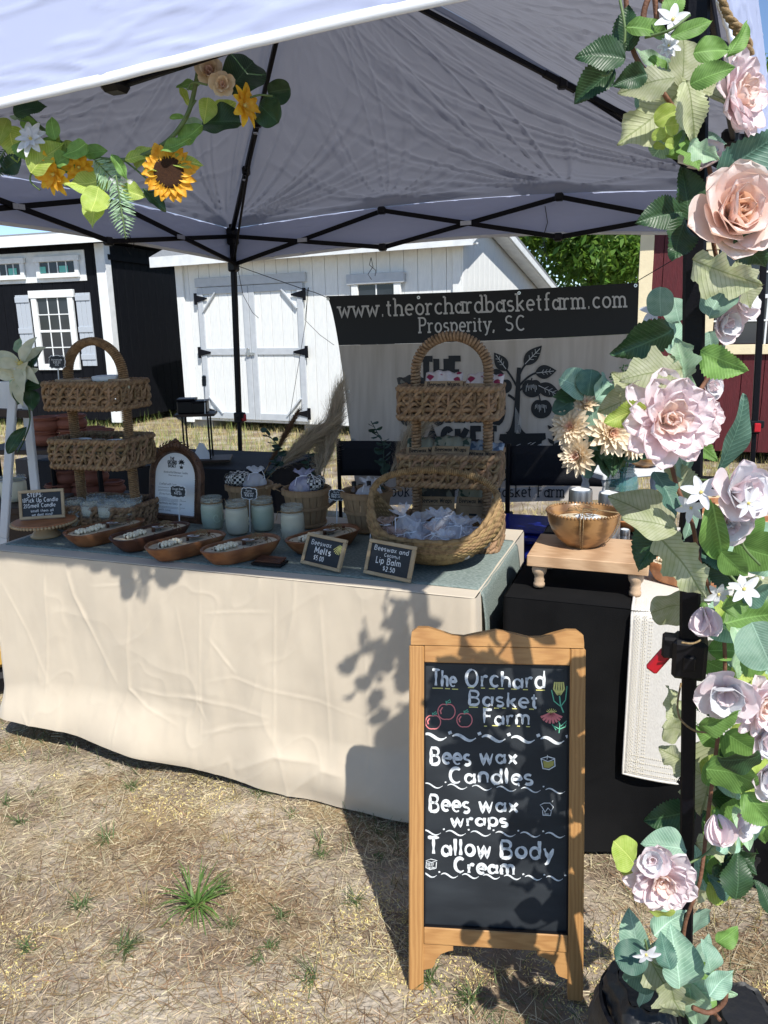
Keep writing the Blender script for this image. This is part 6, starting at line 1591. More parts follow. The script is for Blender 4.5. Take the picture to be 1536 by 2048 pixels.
# white easel with the cream poinsettia
M_dist = mat('distressed_white', (.66, .68, .70), .6, c2=(.10, .09, .08), sc_=24, ms=(.70, .73), det=5, bump=.2)
ye_ = 3.15
e = thing('white_easel', 'distressed white wooden easel at the left edge of the stall', 'easel', (0, 0, 0))
b = MB(); b.bar(PY(8, 1075, ye_), PY(30, 735, ye_), .034, .022, upv=(0, 1, 0), bev=.003); b.obj('leg', M_dist, e)
b = MB(); b.bar(PY(72, 990, ye_+.05), PY(46, 740, ye_+.05), .034, .022, upv=(0, 1, 0), bev=.003); b.obj('leg', M_dist, e)
for (p_, q_) in ((PY(8, 1075, ye_), PY(6, 1200, ye_)), ): pass
b = MB(); a0 = PY(8, 1075, ye_); d0 = (a0-PY(30, 735, ye_)).normalized(); b.bar(a0, a0+d0*(a0.z/(-d0.z)-.01), .034, .022, upv=(0, 1, 0)); b.obj('leg_foot', M_dist, e)
a0 = PY(72, 990, ye_+.05); d0 = (a0-PY(46, 740, ye_+.05)).normalized(); b = MB(); b.bar(a0, a0+d0*(a0.z/(-d0.z)-.01), .034, .022, upv=(0, 1, 0)); b.obj('leg_foot', M_dist, e)
b = MB(); b.bar(PY(-40, 822, ye_+.02), PY(58, 828, ye_+.02), .03, .03, upv=(0, 1, 0)); b.obj('crossbar', M_shelf, e)
b = MB(); b.box(PY(25, 790, ye_+.3), (.16, .02, .12)); o = b.obj('white_box', M_white); tag(o, 'white square box seen between the easel legs', 'box')
q = PY(30, 1000, 3.4); t = thing('clamp_jar', 'ivory candle in a clamp-lid jar beyond the easel legs', 'jar candle', (q.x, 3.4, q.z))
b = MB(); b.lathe([(0, 0), (.05, .0), (.056, .02), (.056, .08), (.048, .095)], 24); b.obj('glass', M_crw, t, smooth=True); b = MB(); b.lathe([(.05, .096), (.055, .098), (.055, .112), (0, .114)], 24); b.obj('lid', M_glassj, t, smooth=True)
b = MB(); b.tube([(.057*math.cos(a), .057*math.sin(a), .094) for a in [k/18*6.283 for k in range(18)]], .002, 5, closed=True); b.obj('wire_clamp', M_chrome, t)
b = MB(); b.box((q.x, 3.4, q.z-.018), (.42, .3, .03), bev=.004); b.box((q.x, 3.4, (q.z-.035)/2), (.36, .24, q.z-.035)); o = b.obj('wooden_crate', M_shelf); tag(o, 'dark wooden crate stand holding the clamp-lid jar at far left', 'crate')
# black and gold cloth heap at far left on the ground
b = MB(); q = PZ(2, 1405, 0); b.box((q.x-.08, q.y+.2, .05), (.30, .3, .10), rz=.3, bev=.02); o = b.obj('box', M_plastic); tag(o, 'black box on the ground behind the left end of the cream cloth', 'box')
b = MB(); b.box((q.x-.08, q.y+.2, .16), (.26, .24, .10), rz=.5, bev=.02); o = b.obj('box', mat('ochre_card', (.5, .3, .06), .7)); tag(o, 'ochre carton stacked on the black box at the far left', 'box')
# ================================================================== RIGHT TABLE THINGS
M_plank = mat('raw_pine_plank', (.56, .37, .22), .6, c2=(.42, .255, .14), sc_=5, st=(.6, 7, 7), wave=2.6, ms=(.2, .95), bump=.15, bs=60)
M_turn = mat('turned_pine', (.55, .40, .27), .55, c2=(.46, .32, .2), sc_=10, st=(4, 4, 1), bump=.1)
FL_, FR_ = PZ(1078, 1172, ZT), PZ(1270, 1190, ZT)
d = (FR_-FL_).normalized(); bk = Vector((-d.y, d.x, 0)); zt_ = PY(1080, 1128, FL_.y).z
ri = thing('wooden_riser', 'raw pine riser on turned feet standing on the black table', 'riser', mat=frame(FL_, d, bk))
wx = (FR_-FL_).length; e0 = .032; top_d = .245; LH = zt_-ZT
b = MB(); b.box((wx/2, top_d/2-.03, LH+.0165), (wx+2*e0, top_d, .033), bev=.002); b.obj('board', M_plank, ri)
for x in (0, wx):
    for y in (0.0, top_d-.06):
        b = MB(); b.lathe([(0, 0), (.016, 0), (.0165, .010), (.0135, .014), (.0150, .020), (.013, .026), (.0145, LH*.52), (.019, LH*.62), (.0215, LH*.76), (.0205, LH*.88), (.016, LH*.96), (.012, LH+.001)], 24, c=(x, y, 0)); b.obj('foot', M_turn, ri, smooth=True)
# bowl candle on the riser
c = frame(FL_, d, bk) @ Vector((wx*.47, top_d*.42, LH+.033)); q = PZ(1172, 1098, c.z); c = Vector((q.x, q.y+.045, c.z))
bw = thing('wooden_bowl_candle', 'round mango wood bowl candle tied with twine, on the pine riser', 'bowl candle', c)
M_mango = mat('mango_wood', (.33, .18, .07), .35, c2=(.13, .065, .024), sc_=5, st=(1, 1, 4), wave=4, ms=(.2, .9), bump=.1, bs=60, coat=.3)
R_ = .106; Hb = .100
b = MB(); b.lathe([(0, 0), (.048, 0), (.050, .004), (.070, .020), (.088, .044), (.100, .072), (R_, Hb), (R_-.006, Hb+.002), (R_-.010, Hb-.004), (.092, .074), (0, .072)], 48); b.obj('bowl', M_mango, bw, auto=50)
b = MB(); b.lathe([(.0905, .074), (0, .0755)], 36); b.obj('wax', M_wax, bw)
b = MB()
for k in range(62): a = k/62*6.283; b.sphere(((R_-.002)*math.cos(a), (R_-.002)*math.sin(a), Hb+.003), .0045, 6, 5)
b.obj('beaded_rim', M_mango, bw, smooth=True)
b = MB()
for ph in (-1.9, -1.82):
    P = [(r*math.cos(ph), r*math.sin(ph), z) for r, z in ((.0, Hb+.010), (.05, Hb+.009), (R_+.003, Hb+.006), (.1035, .073), (.0915, .044), (.0735, .019), (.053, .001))]; b.tube(P, .0013, 5)
for ph in (-.55, -.47):
    P = [(r*math.cos(ph), r*math.sin(ph), z) for r, z in ((.0, Hb+.010), (.05, Hb+.009), (R_+.003, Hb+.006), (.1035, .073), (.0915, .044), (.0735, .019), (.053, .001))]; b.tube(P, .0013, 5)
for k in range(3): b.tube([(.05*math.cos(q_+k)*math.cos(q_*.7), .045*math.sin(q_+k), Hb-.005+.018*math.sin(q_*1.3)**2) for q_ in [j*.3 for j in range(16)]], .0012, 5)
b.obj('twine', M_twine, bw, smooth=True)
b = MB(); b.lathe([(.036, 0), (.036, .0015), (0, .0015)], 28, c=(.01, -.015, Hb-.012)); lb = b.obj('round_label', M_paper, bw)
b = MB(); lettering('THE ORCHARD', .01, -.010, .007, .0014, width=.045, mb=b, z=Hb-.0100, center=True); lettering('BASKET', .01, -.022, .007, .0014, width=.03, mb=b, z=Hb-.0100, center=True); b.obj('label_print', M_ink, lb)
# tins
def tin(px, y, r, h, label, zb=ZT):
    q = PY(px, 1020, y); t = thing('candle_tin', label, 'tin', (q.x, y, zb))
    M_tin = mat('brushed_tin', (.42, .43, .44), .38, metal=1)
    b = MB(); b.lathe([(0, 0), (r, 0), (r, h*.72), (r*.98, h*.73)], 32); b.obj('body', M_tin, t, auto=40)
    b = MB(); b.lathe([(r*1.02, h*.70), (r*1.03, h*.72), (r*1.02, h*.95), (r*.97, h), (r*.9, h*.985), (0, h*.985)], 32); b.obj('lid', M_tin, t, auto=40)
    b = MB(); b.lathe([(r*.80, h*.99), (0, h*.992)], 24); b.obj('paper_label', M_paper, t)
tin(1160, 2.52, .038, PY(1160, 978, 2.52).z-ZT-.0, 'taller silver candle tin behind the mango wood bowl, left one'); tin(1219, 2.42, .036, PY(1219, 985, 2.42).z-ZT, 'silver candle tin with white printed lid, between bowl and flower jar')
tin(1252, 2.46, .016, .07, 'small silver tin tucked right of the mango wood bowl')
q = PZ(1245, 1050, ZT)
t = thing('dough_bowl', 'smooth orange wooden dough bowl behind the riser', 'wooden bowl', (q.x, q.y-.05, ZT), RZ)
b = MB(); b.lathe([(0, 0), (.07, 0), (.10, .018), (.115, .045), (.110, .048), (.095, .024), (0, .010)], 40, sx=1.15, sy=.8); b.obj('bowl', M_bowlt, t, auto=50); o = KIDS(t)
# mason jar bouquet
JC = PY(1240, 1040, 2.82); JC.z = ZT
t = thing('flower_jar', 'teal glass jar of green stems on the black table', 'glass jar', JC)
M_teal = mat('teal_glass', (.10, .25, .25), .04, alpha=.42, spec=.9)
JH = PY(1240, 930, 2.82).z-ZT; JR = .060
b = MB(); b.lathe([(0, .002), (JR*.85, .002), (JR*.97, .012), (JR, .03), (JR, JH*.68), (JR*.9, JH*.82), (JR*.70, JH*.88), (JR*.72, JH), (JR*.67, JH), (JR*.65, JH*.88), (JR*.85, JH*.82), (JR*.95, JH*.67), (JR*.95, .03), (0, .008)], 36); b.obj('glass', M_teal, t, smooth=True)
b = MB(); b.tube([(JR*.74*math.cos(a), JR*.74*math.sin(a), JH*.9) for a in [k/20*6.283 for k in range(20)]], .002, 5, closed=True); b.obj('thread', M_teal, t)
rr = random.Random(8)
M_gst = mat('green_stem', (.10, .22, .04), .5)
BQ = [(1170, 808, .028, 2.72), (1142, 855, .042, 2.70), (1157, 912, .042, 2.66), (1222, 866, .050, 2.64), (1268, 888, .034, 2.68), (1218, 832, .034, 2.85), (1115+15, 838, .026, 2.8)]
bq = thing('bouquet', 'bouquet of cream and peach dahlias with grey-green leaves in the teal jar', 'bouquet', JC)
for k, (px, py, r, y) in enumerate(BQ):
    q = PY(px, py, y)-JC; a = rr.uniform(0, 6.28); s0_ = Vector((.03*math.cos(a), .03*math.sin(a), .015)); s1_ = Vector((-.015*math.cos(a), -.015*math.sin(a), JH*1.02))
    b = MB(); b.tube([s0_, s1_, s1_.lerp(q, .5)+Vector((0, 0, .01)), q], .0028, 6); b.obj('stem', M_gst, bq)
for k in range(5):
    a = rr.uniform(0, 6.28); b = MB(); b.tube([(.035*math.cos(a), .035*math.sin(a), .01), (.01*math.cos(a+2), .01*math.sin(a+2), JH*.7), (-.02*math.cos(a), -.02*math.sin(a), JH*1.1)], .0024, 6); b.obj('stem', M_gst, bq)
# back side table with white stand, wooden trays of candles
O3 = uvw2(1.95, 0)+VY*.96; O3.z = 0
fold_table('folding_table', 'folding table beneath black cloth running back on the right', O3, 1.45, 1.05, TH-.003)
cloth('black_tablecloth', 'black tablecloth on the table running back at the right, under the white stand', O3, 1.45, 1.05, TH-.003, M_bcloth, lambda x: .02+0*x, lambda x, q, f: .02*q+.01*np.sin(x*19)*q, (), seed=41, res=.02)
c = PY(1262, 962, 3.15); c.z = TH+.009
t = thing('white_stand', 'distressed white wooden riser on turned legs behind the teal flower jar', 'riser', c, .30)
zz = PY(1262, 940, 3.15).z-c.z
zz = max(.09, min(.2, zz))
b = MB(); b.box((0, 0, zz), (.40, .20, .025), bev=.004); b.obj('top', M_dist, t)
for x in (-.17, .17):
    for y in (-.075, .075): b = MB(); b.lathe([(0, 0), (.013, 0), (.011, .02), (.018, zz*.5), (.012, zz*.7), (.019, zz*.85), (.016, zz-.012)], 16, c=(x, y, 0)); b.obj('leg', M_dist, t, smooth=True)
q = thing('wooden_bowl', 'light mango wood bowl on the white riser, half hidden by blossoms', 'wooden bowl', c+Vector((.05, .0, zz+.014)))
b = MB(); b.lathe([(0, 0), (.035, 0), (.06, .02), (.075, .055), (.072, .056), (.055, .024), (0, .012)], 32); b.obj('bowl', M_mango, q, smooth=True); b = MB(); b.lathe([(.068, .046), (0, .047)], 24); b.obj('wax', M_wax, q)
# linen strip on back table
b = MB(); b.box((0, 0, 0), (.30, .98, .003)); o = b.obj('linen_runner', M_linen); o.location = O3+UX*-1.02+VY*.54+Vector((0, 0, TH+.006)); o.rotation_euler = (0, 0, RZ); tag(o, 'second white linen runner on the back right table', 'table runner')
b = MB(); b.box((0, 0, 0), (.42, .80, .003)); o = b.obj('linen_runner', M_linen); o.location = uvw2(1.28, .48)+Vector((0, 0, TH+.0115)); o.rotation_euler = (0, 0, RZ); tag(o, 'white linen cloth beneath the rows of wooden candle trays at right', 'table runner')
M_orw = mat('orange_cedar', (.50, .235, .11), .5, c2=(.40, .17, .075), sc_=8, st=(1, 5, 5), wave=2, bump=.1)
M_waxy = mat('yellow_cream_wax', (.76, .68, .44), .5, c2=(.60, .50, .26), sc_=70, ms=(.55, .62))
lab9 = ['nearest the camera', 'second from the front', 'third from the front', 'fourth from the front', 'fifth from the front', 'sixth from the front', 'farthest back']
for k in range(7):
    py = 1135-k*24+k*k*.5; q = PZ(1462, py, ZT); t = thing('candle_tray', 'long cedar tray candle in the row at right, '+lab9[k], 'tray candle', (q.x+.05, q.y, ZT), RZ+.30)
    L, W_, H_ = .40, .062, .036
    b = MB()
    b.box((0, -W_/2, H_/2), (L, .007, H_), bev=.002); b.box((0, W_/2, H_/2), (L, .007, H_), bev=.002)
    for s in (-1, 1): b.box((s*(L/2-.004), 0, H_/2), (.008, W_-.008, H_-.001))
    b.box((0, 0, .004), (L-.016, W_-.008, .006)); b.obj('box', M_orw, t)
    b = MB(); b.box((0, 0, H_*.5+.003), (L-.017, W_-.008, H_*.62)); b.obj('wax', M_waxy, t)
    for x in (-.12, -.02, .09): b = MB(); b.box((x, 0, H_), (.014, .0015, .018)); b.obj('wood_wick', M_bowld, t)
    b = MB(); rr = random.Random(k)
    for j in range(30): x = rr.uniform(-.18, .18); y = rr.uniform(-.02, .02); b.sphere((x, y, H_*.84), .0028, 5, 3)
    b.obj('dried_buds', M_leafd, t, kind='stuff')
for (px, py, lb) in ((1345, 1118, 'cedar coloured dough bowl candle behind the front pole, farther one'), (1370, 1168, 'cedar coloured dough bowl candle behind the front pole, nearer one')):
    q = PZ(px, py, ZT); M = Matrix.Rotation(RZ-.5, 4, 'Z'); M.translation = Vector((q.x, q.y, ZT)); dough(M, .26, .12, .058, M_orw, lb, int(px), 0)
# black weight bags around the front leg, crumpled
M_bag = mat('black_nylon', (.006, .006, .007), .45, c2=(.012, .012, .014), sc_=9, bump=.5, bs=30, sheen=.1)
def sack(c, rx, ry, h, seed, label):
    t = thing('weight_bag', label, 'weight bag', (c[0], c[1], 0))
    n, m_ = 64, 40; b = MB()
    def fn(u, v):
        a = u*6.283; z = h*v; k = 1-.25*max(0, v-.75)/.25-.06*math.cos(v*6)
        if v > .96: k *= .75
        w_ = 1+.16*float(fbm(math.cos(a)*1.8+seed, math.sin(a)*1.8, v*3, 4))+.10*abs(float(vn(math.cos(a)*5+seed, math.sin(a)*5, v*6)))
        sq = (abs(math.cos(a))**4+abs(math.sin(a))**4)**-.25
        return (rx*k*w_*sq*math.cos(a), ry*k*w_*sq*math.sin(a), z)
    b.grid(fn, n, m_, wrap=True); b.add([fn(k/24, 1) for k in range(24)], [tuple(range(24))]); b.obj('body', M_bag, t, smooth=True)
    b = MB(); b.tube([(rx*.6, -ry*.9, h*.8), (rx*.5, -ry*1.1, h*1.0), (0, -ry*1.1, h*1.06), (-rx*.5, -ry*1.1, h*.98), (-rx*.6, -ry*.95, h*.8)], .010, 6, flat=.3, ref=(0, 0, 1)); b.obj('handle', M_bag, t, smooth=True)
    b = MB(); b.tube([(rx*1.02*math.cos(a), ry*1.04*math.sin(a), h*.86) for a in [k/24*6.283 for k in range(24)]], .006, 5, closed=True); b.obj('zip_piping', M_plastic, t)
fp = BASE['FR']
sack((fp.x-.10, fp.y+.0, 0), .062, .09, .325, 1, 'crumpled black weight bag on the left of the front tent leg'); sack((fp.x+.10, fp.y+.02, 0), .075, .09, .25, 5, 'black weight bag with side pocket on the right of the front tent leg')
q = PZ(1520, 1760, 0); sack((q.x+.03, q.y+.10, 0), .12, .12, .26, 9, 'black bag slumped on the grass at the right edge in front of the black table')
# ================================================================== FLOWERS AND LEAVES
def leafmat(nm, c, c2, tr=.35, rough=.5, tcol=None, vein=None):
    """leaf colour with a midrib and side veins that run along the leaf's own axes"""
    m = bpy.data.materials.new(nm); m.use_nodes = True; N = m.node_tree.nodes; L = m.node_tree.links; b = N['Principled BSDF']
    b.inputs['Roughness'].default_value = rough; b.inputs['Specular IOR Level'].default_value = .4
    tc = N.new('ShaderNodeTexCoord'); sp = N.new('ShaderNodeSeparateXYZ'); L.new(tc.outputs['Object'], sp.inputs[0])
    def mt(op, a, b_=None):
        q = N.new('ShaderNodeMath'); q.operation = op
        for i_, v in enumerate((a, b_)):
            if v is None: continue
            if isinstance(v, (int, float)): q.inputs[i_].default_value = v
            else: L.new(v, q.inputs[i_])
        return q.outputs[0]
    ay = mt('ABSOLUTE', sp.outputs[1]); ph = mt('MULTIPLY', mt('SUBTRACT', sp.outputs[0], mt('MULTIPLY', ay, .75)), 48.)
    sv = mt('POWER', mt('ABSOLUTE', mt('COSINE', ph)), 18.); mid = mt('LESS_THAN', ay, .011)
    ns = N.new('ShaderNodeTexNoise'); ns.inputs['Scale'].default_value = 5; ns.inputs['Detail'].default_value = 4; oi = N.new('ShaderNodeObjectInfo')
    ad = N.new('ShaderNodeVectorMath'); L.new(tc.outputs['Object'], ad.inputs[0]); L.new(oi.outputs['Random'], ad.inputs[1]); L.new(ad.outputs[0], ns.inputs[0])
    mr = N.new('ShaderNodeMapRange'); mr.inputs[1].default_value = .35; mr.inputs[2].default_value = .65; L.new(ns.outputs[0], mr.inputs[0])
    mx = N.new('ShaderNodeMix'); mx.data_type = 'RGBA'; mx.inputs[6].default_value = (*c, 1); mx.inputs[7].default_value = (*c2, 1); L.new(mr.outputs[0], mx.inputs[0])
    vv = tuple(min(.8, x*1.5+.02) for x in c2) if vein is None else vein
    m2 = N.new('ShaderNodeMix'); m2.data_type = 'RGBA'; L.new(mt('MAXIMUM', mt('MULTIPLY', sv, .45), mt('MULTIPLY', mid, .8)), m2.inputs[0]); L.new(mx.outputs[2], m2.inputs[6]); m2.inputs[7].default_value = (*vv, 1)
    hs = N.new('ShaderNodeHueSaturation'); L.new(m2.outputs[2], hs.inputs['Color']); q = N.new('ShaderNodeMapRange'); q.inputs[3].default_value = .78; q.inputs[4].default_value = 1.22; L.new(oi.outputs['Random'], q.inputs[0]); L.new(q.outputs[0], hs.inputs['Value'])
    L.new(hs.outputs[0], b.inputs['Base Color'])
    bp_ = N.new('ShaderNodeBump'); bp_.inputs['Strength'].default_value = .25; bp_.inputs['Distance'].default_value = .004; L.new(sv, bp_.inputs['Height']); L.new(bp_.outputs[0], b.inputs['Normal'])
    t = N.new('ShaderNodeBsdfTranslucent'); s_ = N.new('ShaderNodeMixShader'); s_.inputs[0].default_value = tr; L.new(hs.outputs[0], t.inputs[0]); L.new(b.outputs[0], s_.inputs[1]); L.new(t.outputs[0], s_.inputs[2]); L.new(s_.outputs[0], N['Material Output'].inputs[0])
    return m
LM = {'dark': leafmat('dark_green_leaf', (.020, .055, .020), (.032, .08, .028), .10, .42), 'mid': leafmat('mid_green_leaf', (.15, .29, .065), (.20, .37, .09), .42),
      'pale': leafmat('pale_sage_leaf', (.44, .48, .26), (.58, .60, .40), .42, vein=(.25, .30, .12)), 'lime': leafmat('lime_leaf', (.36, .50, .08), (.46, .58, .14), .45), 'euc': leafmat('eucalyptus_leaf', (.22, .38, .27), (.32, .48, .36), .25, .6),
      'mint': leafmat('pale_mint_leaf', (.42, .56, .38), (.30, .46, .28), .35), 'teal': leafmat('dark_teal_leaf', (.055, .13, .095), (.09, .18, .13), .2)}
_lf = {}
def leafmesh(kind, m, va=0):
    key = (kind, m, va); bend = (.18, .42, -.05, .30)[va]; wv = (.02, .035, .05, .01)[va]; fo = (.16, .34, .05, .22)[va]
    if key in _lf: return _lf[key]
    nu, nv = 30, 13; b = MB()
    def fn(u, v):
        q = v*2-1
        if kind == 'round': w_ = .50*math.sqrt(max(0, 1-(2*u-1)**2))**.85
        elif kind == 'thin': w_ = .085*math.sin(math.pi*u**.85)**.8
        elif kind == 'long': w_ = .20*math.sin(math.pi*u**.85)**.8
        elif kind == 'lobed': w_ = (.30*math.sin(math.pi*u**.8)**.7)*(1+.25*math.sin(u*19))
        else: w_ = .34*math.sin(math.pi*min(1, u**.72))**.85
        if kind in ('serr', 'lobed'): w_ *= 1+(.06 if kind == 'serr' else .03)*(1 if int(u*29) % 2 else -1)*(abs(q) > .98)
        y = q*w_; vein = math.sin(34*(u-.42*abs(q)*.9)); r_ = .006*vein*(1-abs(q))*4*abs(q)*(1 if kind != 'round' else .5)
        z = fo*abs(y)+r_-bend*(u-.4)**2+wv*math.sin(u*6+q*2+va)+(.02+wv)*math.sin(u*11+va*2)*q*abs(q); y += (.05, -.08, .03, -.03)[va]*math.sin(u*3.14)
        z += 0-.012*math.exp(-(q/.10)**2)
        return (u, y, z)
    b.grid(fn, nu, nv)
    b.cm = 0; me = b.mesh('leaf', LM[m], True); _lf[key] = me; return me
CRv, CUv, FWv = Vector(CR), Vector(CU), Vector(_fw)
_lr = random.Random(11)
def leaf(par, kind, m, px, py, spx, ang, y, roll=None, pitch=None, inv=None, name='leaf'):
    c = PY(px, py, y); dep = (c-Vector(CC)).dot(FWv); L = spx*dep/FPX*1.08
    a = math.radians(ang); x = CRv*math.cos(a)+CUv*math.sin(a); n = -FWv
    roll = _lr.uniform(-40, 40) if roll is None else roll; pitch = _lr.uniform(-30, 30) if pitch is None else pitch
    M = frame((0, 0, 0), x, n.cross(x)) @ Matrix.Rotation(math.radians(pitch), 4, 'Y') @ Matrix.Rotation(math.radians(roll), 4, 'X')
    M = Matrix.Translation(c) @ M @ Matrix.Diagonal((L/max(.55, math.cos(math.radians(pitch))), L, L, 1)) @ Matrix.Translation((-.5, 0, 0))
    o = inst(name, leafmesh(kind, m, _lr.randrange(4)), par, (inv @ M) if inv else M); return o
_pm = {}
def tipw(u, w_, k): return w_*(math.sin(math.pi/2*min(1, u/k+.04))**.9 if u < k else math.sqrt(max(0, 1-((u-k)/(1-k))**2))*.97+.03*(1-u))
def petalmesh(kind, m, mname):
    key = (kind, mname)
    if key in _pm: return _pm[key]
    b = MB(); nu, nv = 12, 9
    def fn(u, v):
        q = v*2-1
        if kind == 'wide': w_ = tipw(u, .50, .60); z = .42*u*u*(1-.30*u*u)+.32*q*q*w_+.030*math.sin(q*7+1)*u**3-.06*max(0, u-.85)*6
        elif kind == 'ruff': w_ = tipw(u, .37, .66); z = .22*u*u+.30*q*q*w_+.06*math.sin(q*8+u*3)*u**2-.10*max(0, u-.75)*2
        elif kind == 'narrow': w_ = .17*math.sin(math.pi*min(1, u**.9*.95+.02))**.8; z = .22*u*u+.5*q*q*w_
        elif kind == 'sun': w_ = .15*math.sin(math.pi*min(1, u**.8*.97+.02))**.7; z = -.10*u*u+.35*q*q*w_+.03*math.sin(u*9)
        elif kind == 'lily': w_ = .21*math.sin(math.pi*min(1, u**.8*.98+.01))**.8; z = .25*u-.45*u*u+.35*q*q*w_+.02*math.sin(u*14+q*3)
        else: w_ = .24*math.sin(math.pi*min(1, u**.75*.93+.02))**.8; z = .06*u+.25*q*q*w_-.12*u**3
        return (u, q*w_, z)
    b.grid(fn, nu, nv); me = b.mesh('petal', m, True); _pm[key] = me; return me
PM = {'blush': mat('blush_petal', (.86, .70, .64), .6, c2=(.88, .79, .76), sc_=2.2, ms=(.3, .7), transl=.38, bump=.08, bs=9, tcol=(.95, .66, .52)), 'peach': mat('peach_petal', (.86, .66, .54), .6, c2=(.87, .74, .64), sc_=2, transl=.4, tcol=(.95, .6, .4)),
      'pink': mat('pale_pink_petal', (.84, .70, .72), .6, c2=(.86, .79, .81), sc_=2.2, ms=(.3, .7), transl=.38, bump=.08, bs=9, tcol=(.92, .72, .74)), 'white': mat('white_petal', (.80, .80, .83), .55, c2=(.74, .75, .78), sc_=3, transl=.3),
      'cream': mat('cream_petal', (.80, .64, .44), .65, c2=(.84, .73, .56), sc_=2, transl=.25), 'ivory': mat('ivory_petal', (.74, .74, .58), .6, c2=(.58, .60, .44), sc_=2, transl=.25), 'yellow': mat('sunflower_petal', (.78, .36, .02), .6, c2=(.85, .52, .05), sc_=3, transl=.3), 'golden': mat('golden_petal', (.85, .58, .05), .6, c2=(.8, .42, .02), sc_=3, transl=.3)}
M_seed = mat('sunflower_seed_disc', (.045, .016, .008), .9, c2=(.13, .05, .015), sc_=60, bump=1, bs=90); M_pist = mat('yellow_pistil', (.65, .55, .18), .7)
def flower(par, kind, px, py, R, y, face=(0, 0), inv=None, seed=0, spin=0, name=None):
    """R in photo pixels; face = tilt of the flower's axis to the right / up"""
    c = PY(px, py, y); dep = (c-Vector(CC)).dot(FWv); r = R*dep/FPX
    n = (-FWv+CRv*face[0]+CUv*face[1]).normalized(); x = CRv-n*CRv.dot(n)
    M = frame(c, x, n.cross(x)); M = (inv @ M) if inv else M
    rr = random.Random(seed+int(px)); b = MB()
    spec = {'rose': [(6, 1.0, 4, 'wide', 'blush'), (6, .97, 20, 'wide', 'blush'), (6, .90, 34, 'wide', 'blush'), (6, .80, 47, 'wide', 'blush'), (5, .66, 58, 'wide', 'peach'), (5, .54, 68, 'wide', 'peach'), (5, .42, 76, 'wide', 'peach'), (4, .32, 84, 'ruff', 'peach')],
            'peony': [(9, 1.05, 2, 'ruff', 'pink'), (9, .95, 16, 'ruff', 'pink'), (8, .80, 32, 'ruff', 'pink'), (7, .62, 48, 'ruff', 'blush'), (6, .46, 62, 'ruff', 'blush'), (5, .32, 76, 'ruff', 'peach')],
            'white_rose': [(5, 1.0, 14, 'wide', 'pink'), (5, .92, 34, 'wide', 'white'), (4, .80, 54, 'wide', 'pink'), (4, .62, 70, 'wide', 'white'), (3, .45, 80, 'ruff', 'blush')],
            'dahlia': [(18, 1.0, -6, 'narrow', 'cream'), (17, .92, 10, 'narrow', 'cream'), (15, .80, 26, 'narrow', 'cream'), (13, .66, 42, 'narrow', 'cream'), (10, .50, 58, 'narrow', 'peach'), (7, .34, 76, 'narrow', 'peach')],
            'star': [(6, 1.0, 8, 'star', 'white')], 'daisy': [(9, 1.0, 4, 'star', 'white'), (7, .7, 25, 'star', 'white')], 'bud': [(4, 1.0, 80, 'wide', 'pink'), (3, .96, 84, 'wide', 'pink')],
            'lily': [(3, 1.0, 10, 'lily', 'ivory'), (3, .95, 20, 'lily', 'ivory')], 'magnolia': [(5, 1.0, 20, 'wide', 'pink'), (5, .86, 40, 'wide', 'white'), (4, .6, 60, 'ruff', 'pink')],
            'sunflower': [(20, 1.0, 2, 'sun', 'yellow'), (18, .92, 10, 'sun', 'yellow')], 'yellow': [(9, 1.0, 10, 'star', 'golden'), (7, .8, 28, 'star', 'yellow')], 'hydrangea': [(5, .8, 10, 'wide', 'cream'), (5, .7, 40, 'wide', 'cream'), (4, .5, 60, 'wide', 'blush')]}[kind]
    if kind == 'sunflower': b.lathe([(.50, -.02), (.48, .06), (.36, .10), (.2, .07), (0, .05)], 30); cm_ = M_seed
    elif kind in ('star', 'daisy', 'yellow', 'lily'):
        b.sphere((0, 0, .05), .10, 9, 6); cm_ = M_pist
        for k in range(6): a = k*1.05; b.tube([(0, 0, 0), (.12*math.cos(a), .12*math.sin(a), .22)], .012, 4)
    else: b.sphere((0, 0, .0), .13, 9, 6); cm_ = PM['peach'] if kind != 'bud' else LM['mid']
    nm = name or {'rose': 'garden_rose', 'peony': 'peony', 'white_rose': 'ruffled_rose', 'dahlia': 'dahlia', 'star': 'star_flower', 'daisy': 'daisy', 'bud': 'rosebud', 'lily': 'lily', 'magnolia': 'magnolia', 'sunflower': 'sunflower', 'yellow': 'yellow_flower', 'hydrangea': 'hydrangea'}[kind]
    o = b.obj(nm, cm_, par, smooth=True); o.matrix_local = M @ Matrix.Scale(r, 4)
    off = spin
    for (cnt, s, e, pk, pm) in spec:
        me = petalmesh(pk, PM[pm], pm); off += .37
        for k in range(cnt):
            a = off+2*math.pi*k/cnt+rr.uniform(-.12, .12); ee = math.radians(e+rr.uniform(-7, 7)); ss = s*rr.uniform(.90, 1.08)
            b0 = .06 if kind != 'sunflower' else .36; sl_ = ss-(b0 if kind == 'sunflower' else 0)
            Mp = Matrix.Rotation(a, 4, 'Z') @ Matrix.Translation((b0*math.cos(ee)*.8, 0, 0)) @ Matrix.Rotation(-ee, 4, 'Y') @ Matrix.Rotation(rr.uniform(-.2, .2), 4, 'X') @ Matrix.Diagonal((sl_, ss*rr.uniform(.9, 1.15)*(.80 if kind in ('peony',) else 1), ss, 1))
            inst('petal', me, o, Mp)
    if kind == 'bud':
        for k in range(4):
            inst('sepal', petalmesh('narrow', LM['mid'], 'sep'), o, Matrix.Rotation(k*1.6, 4, 'Z') @ Matrix.Rotation(math.radians(-60), 4, 'Y') @ Matrix.Scale(.55, 4))
    return o
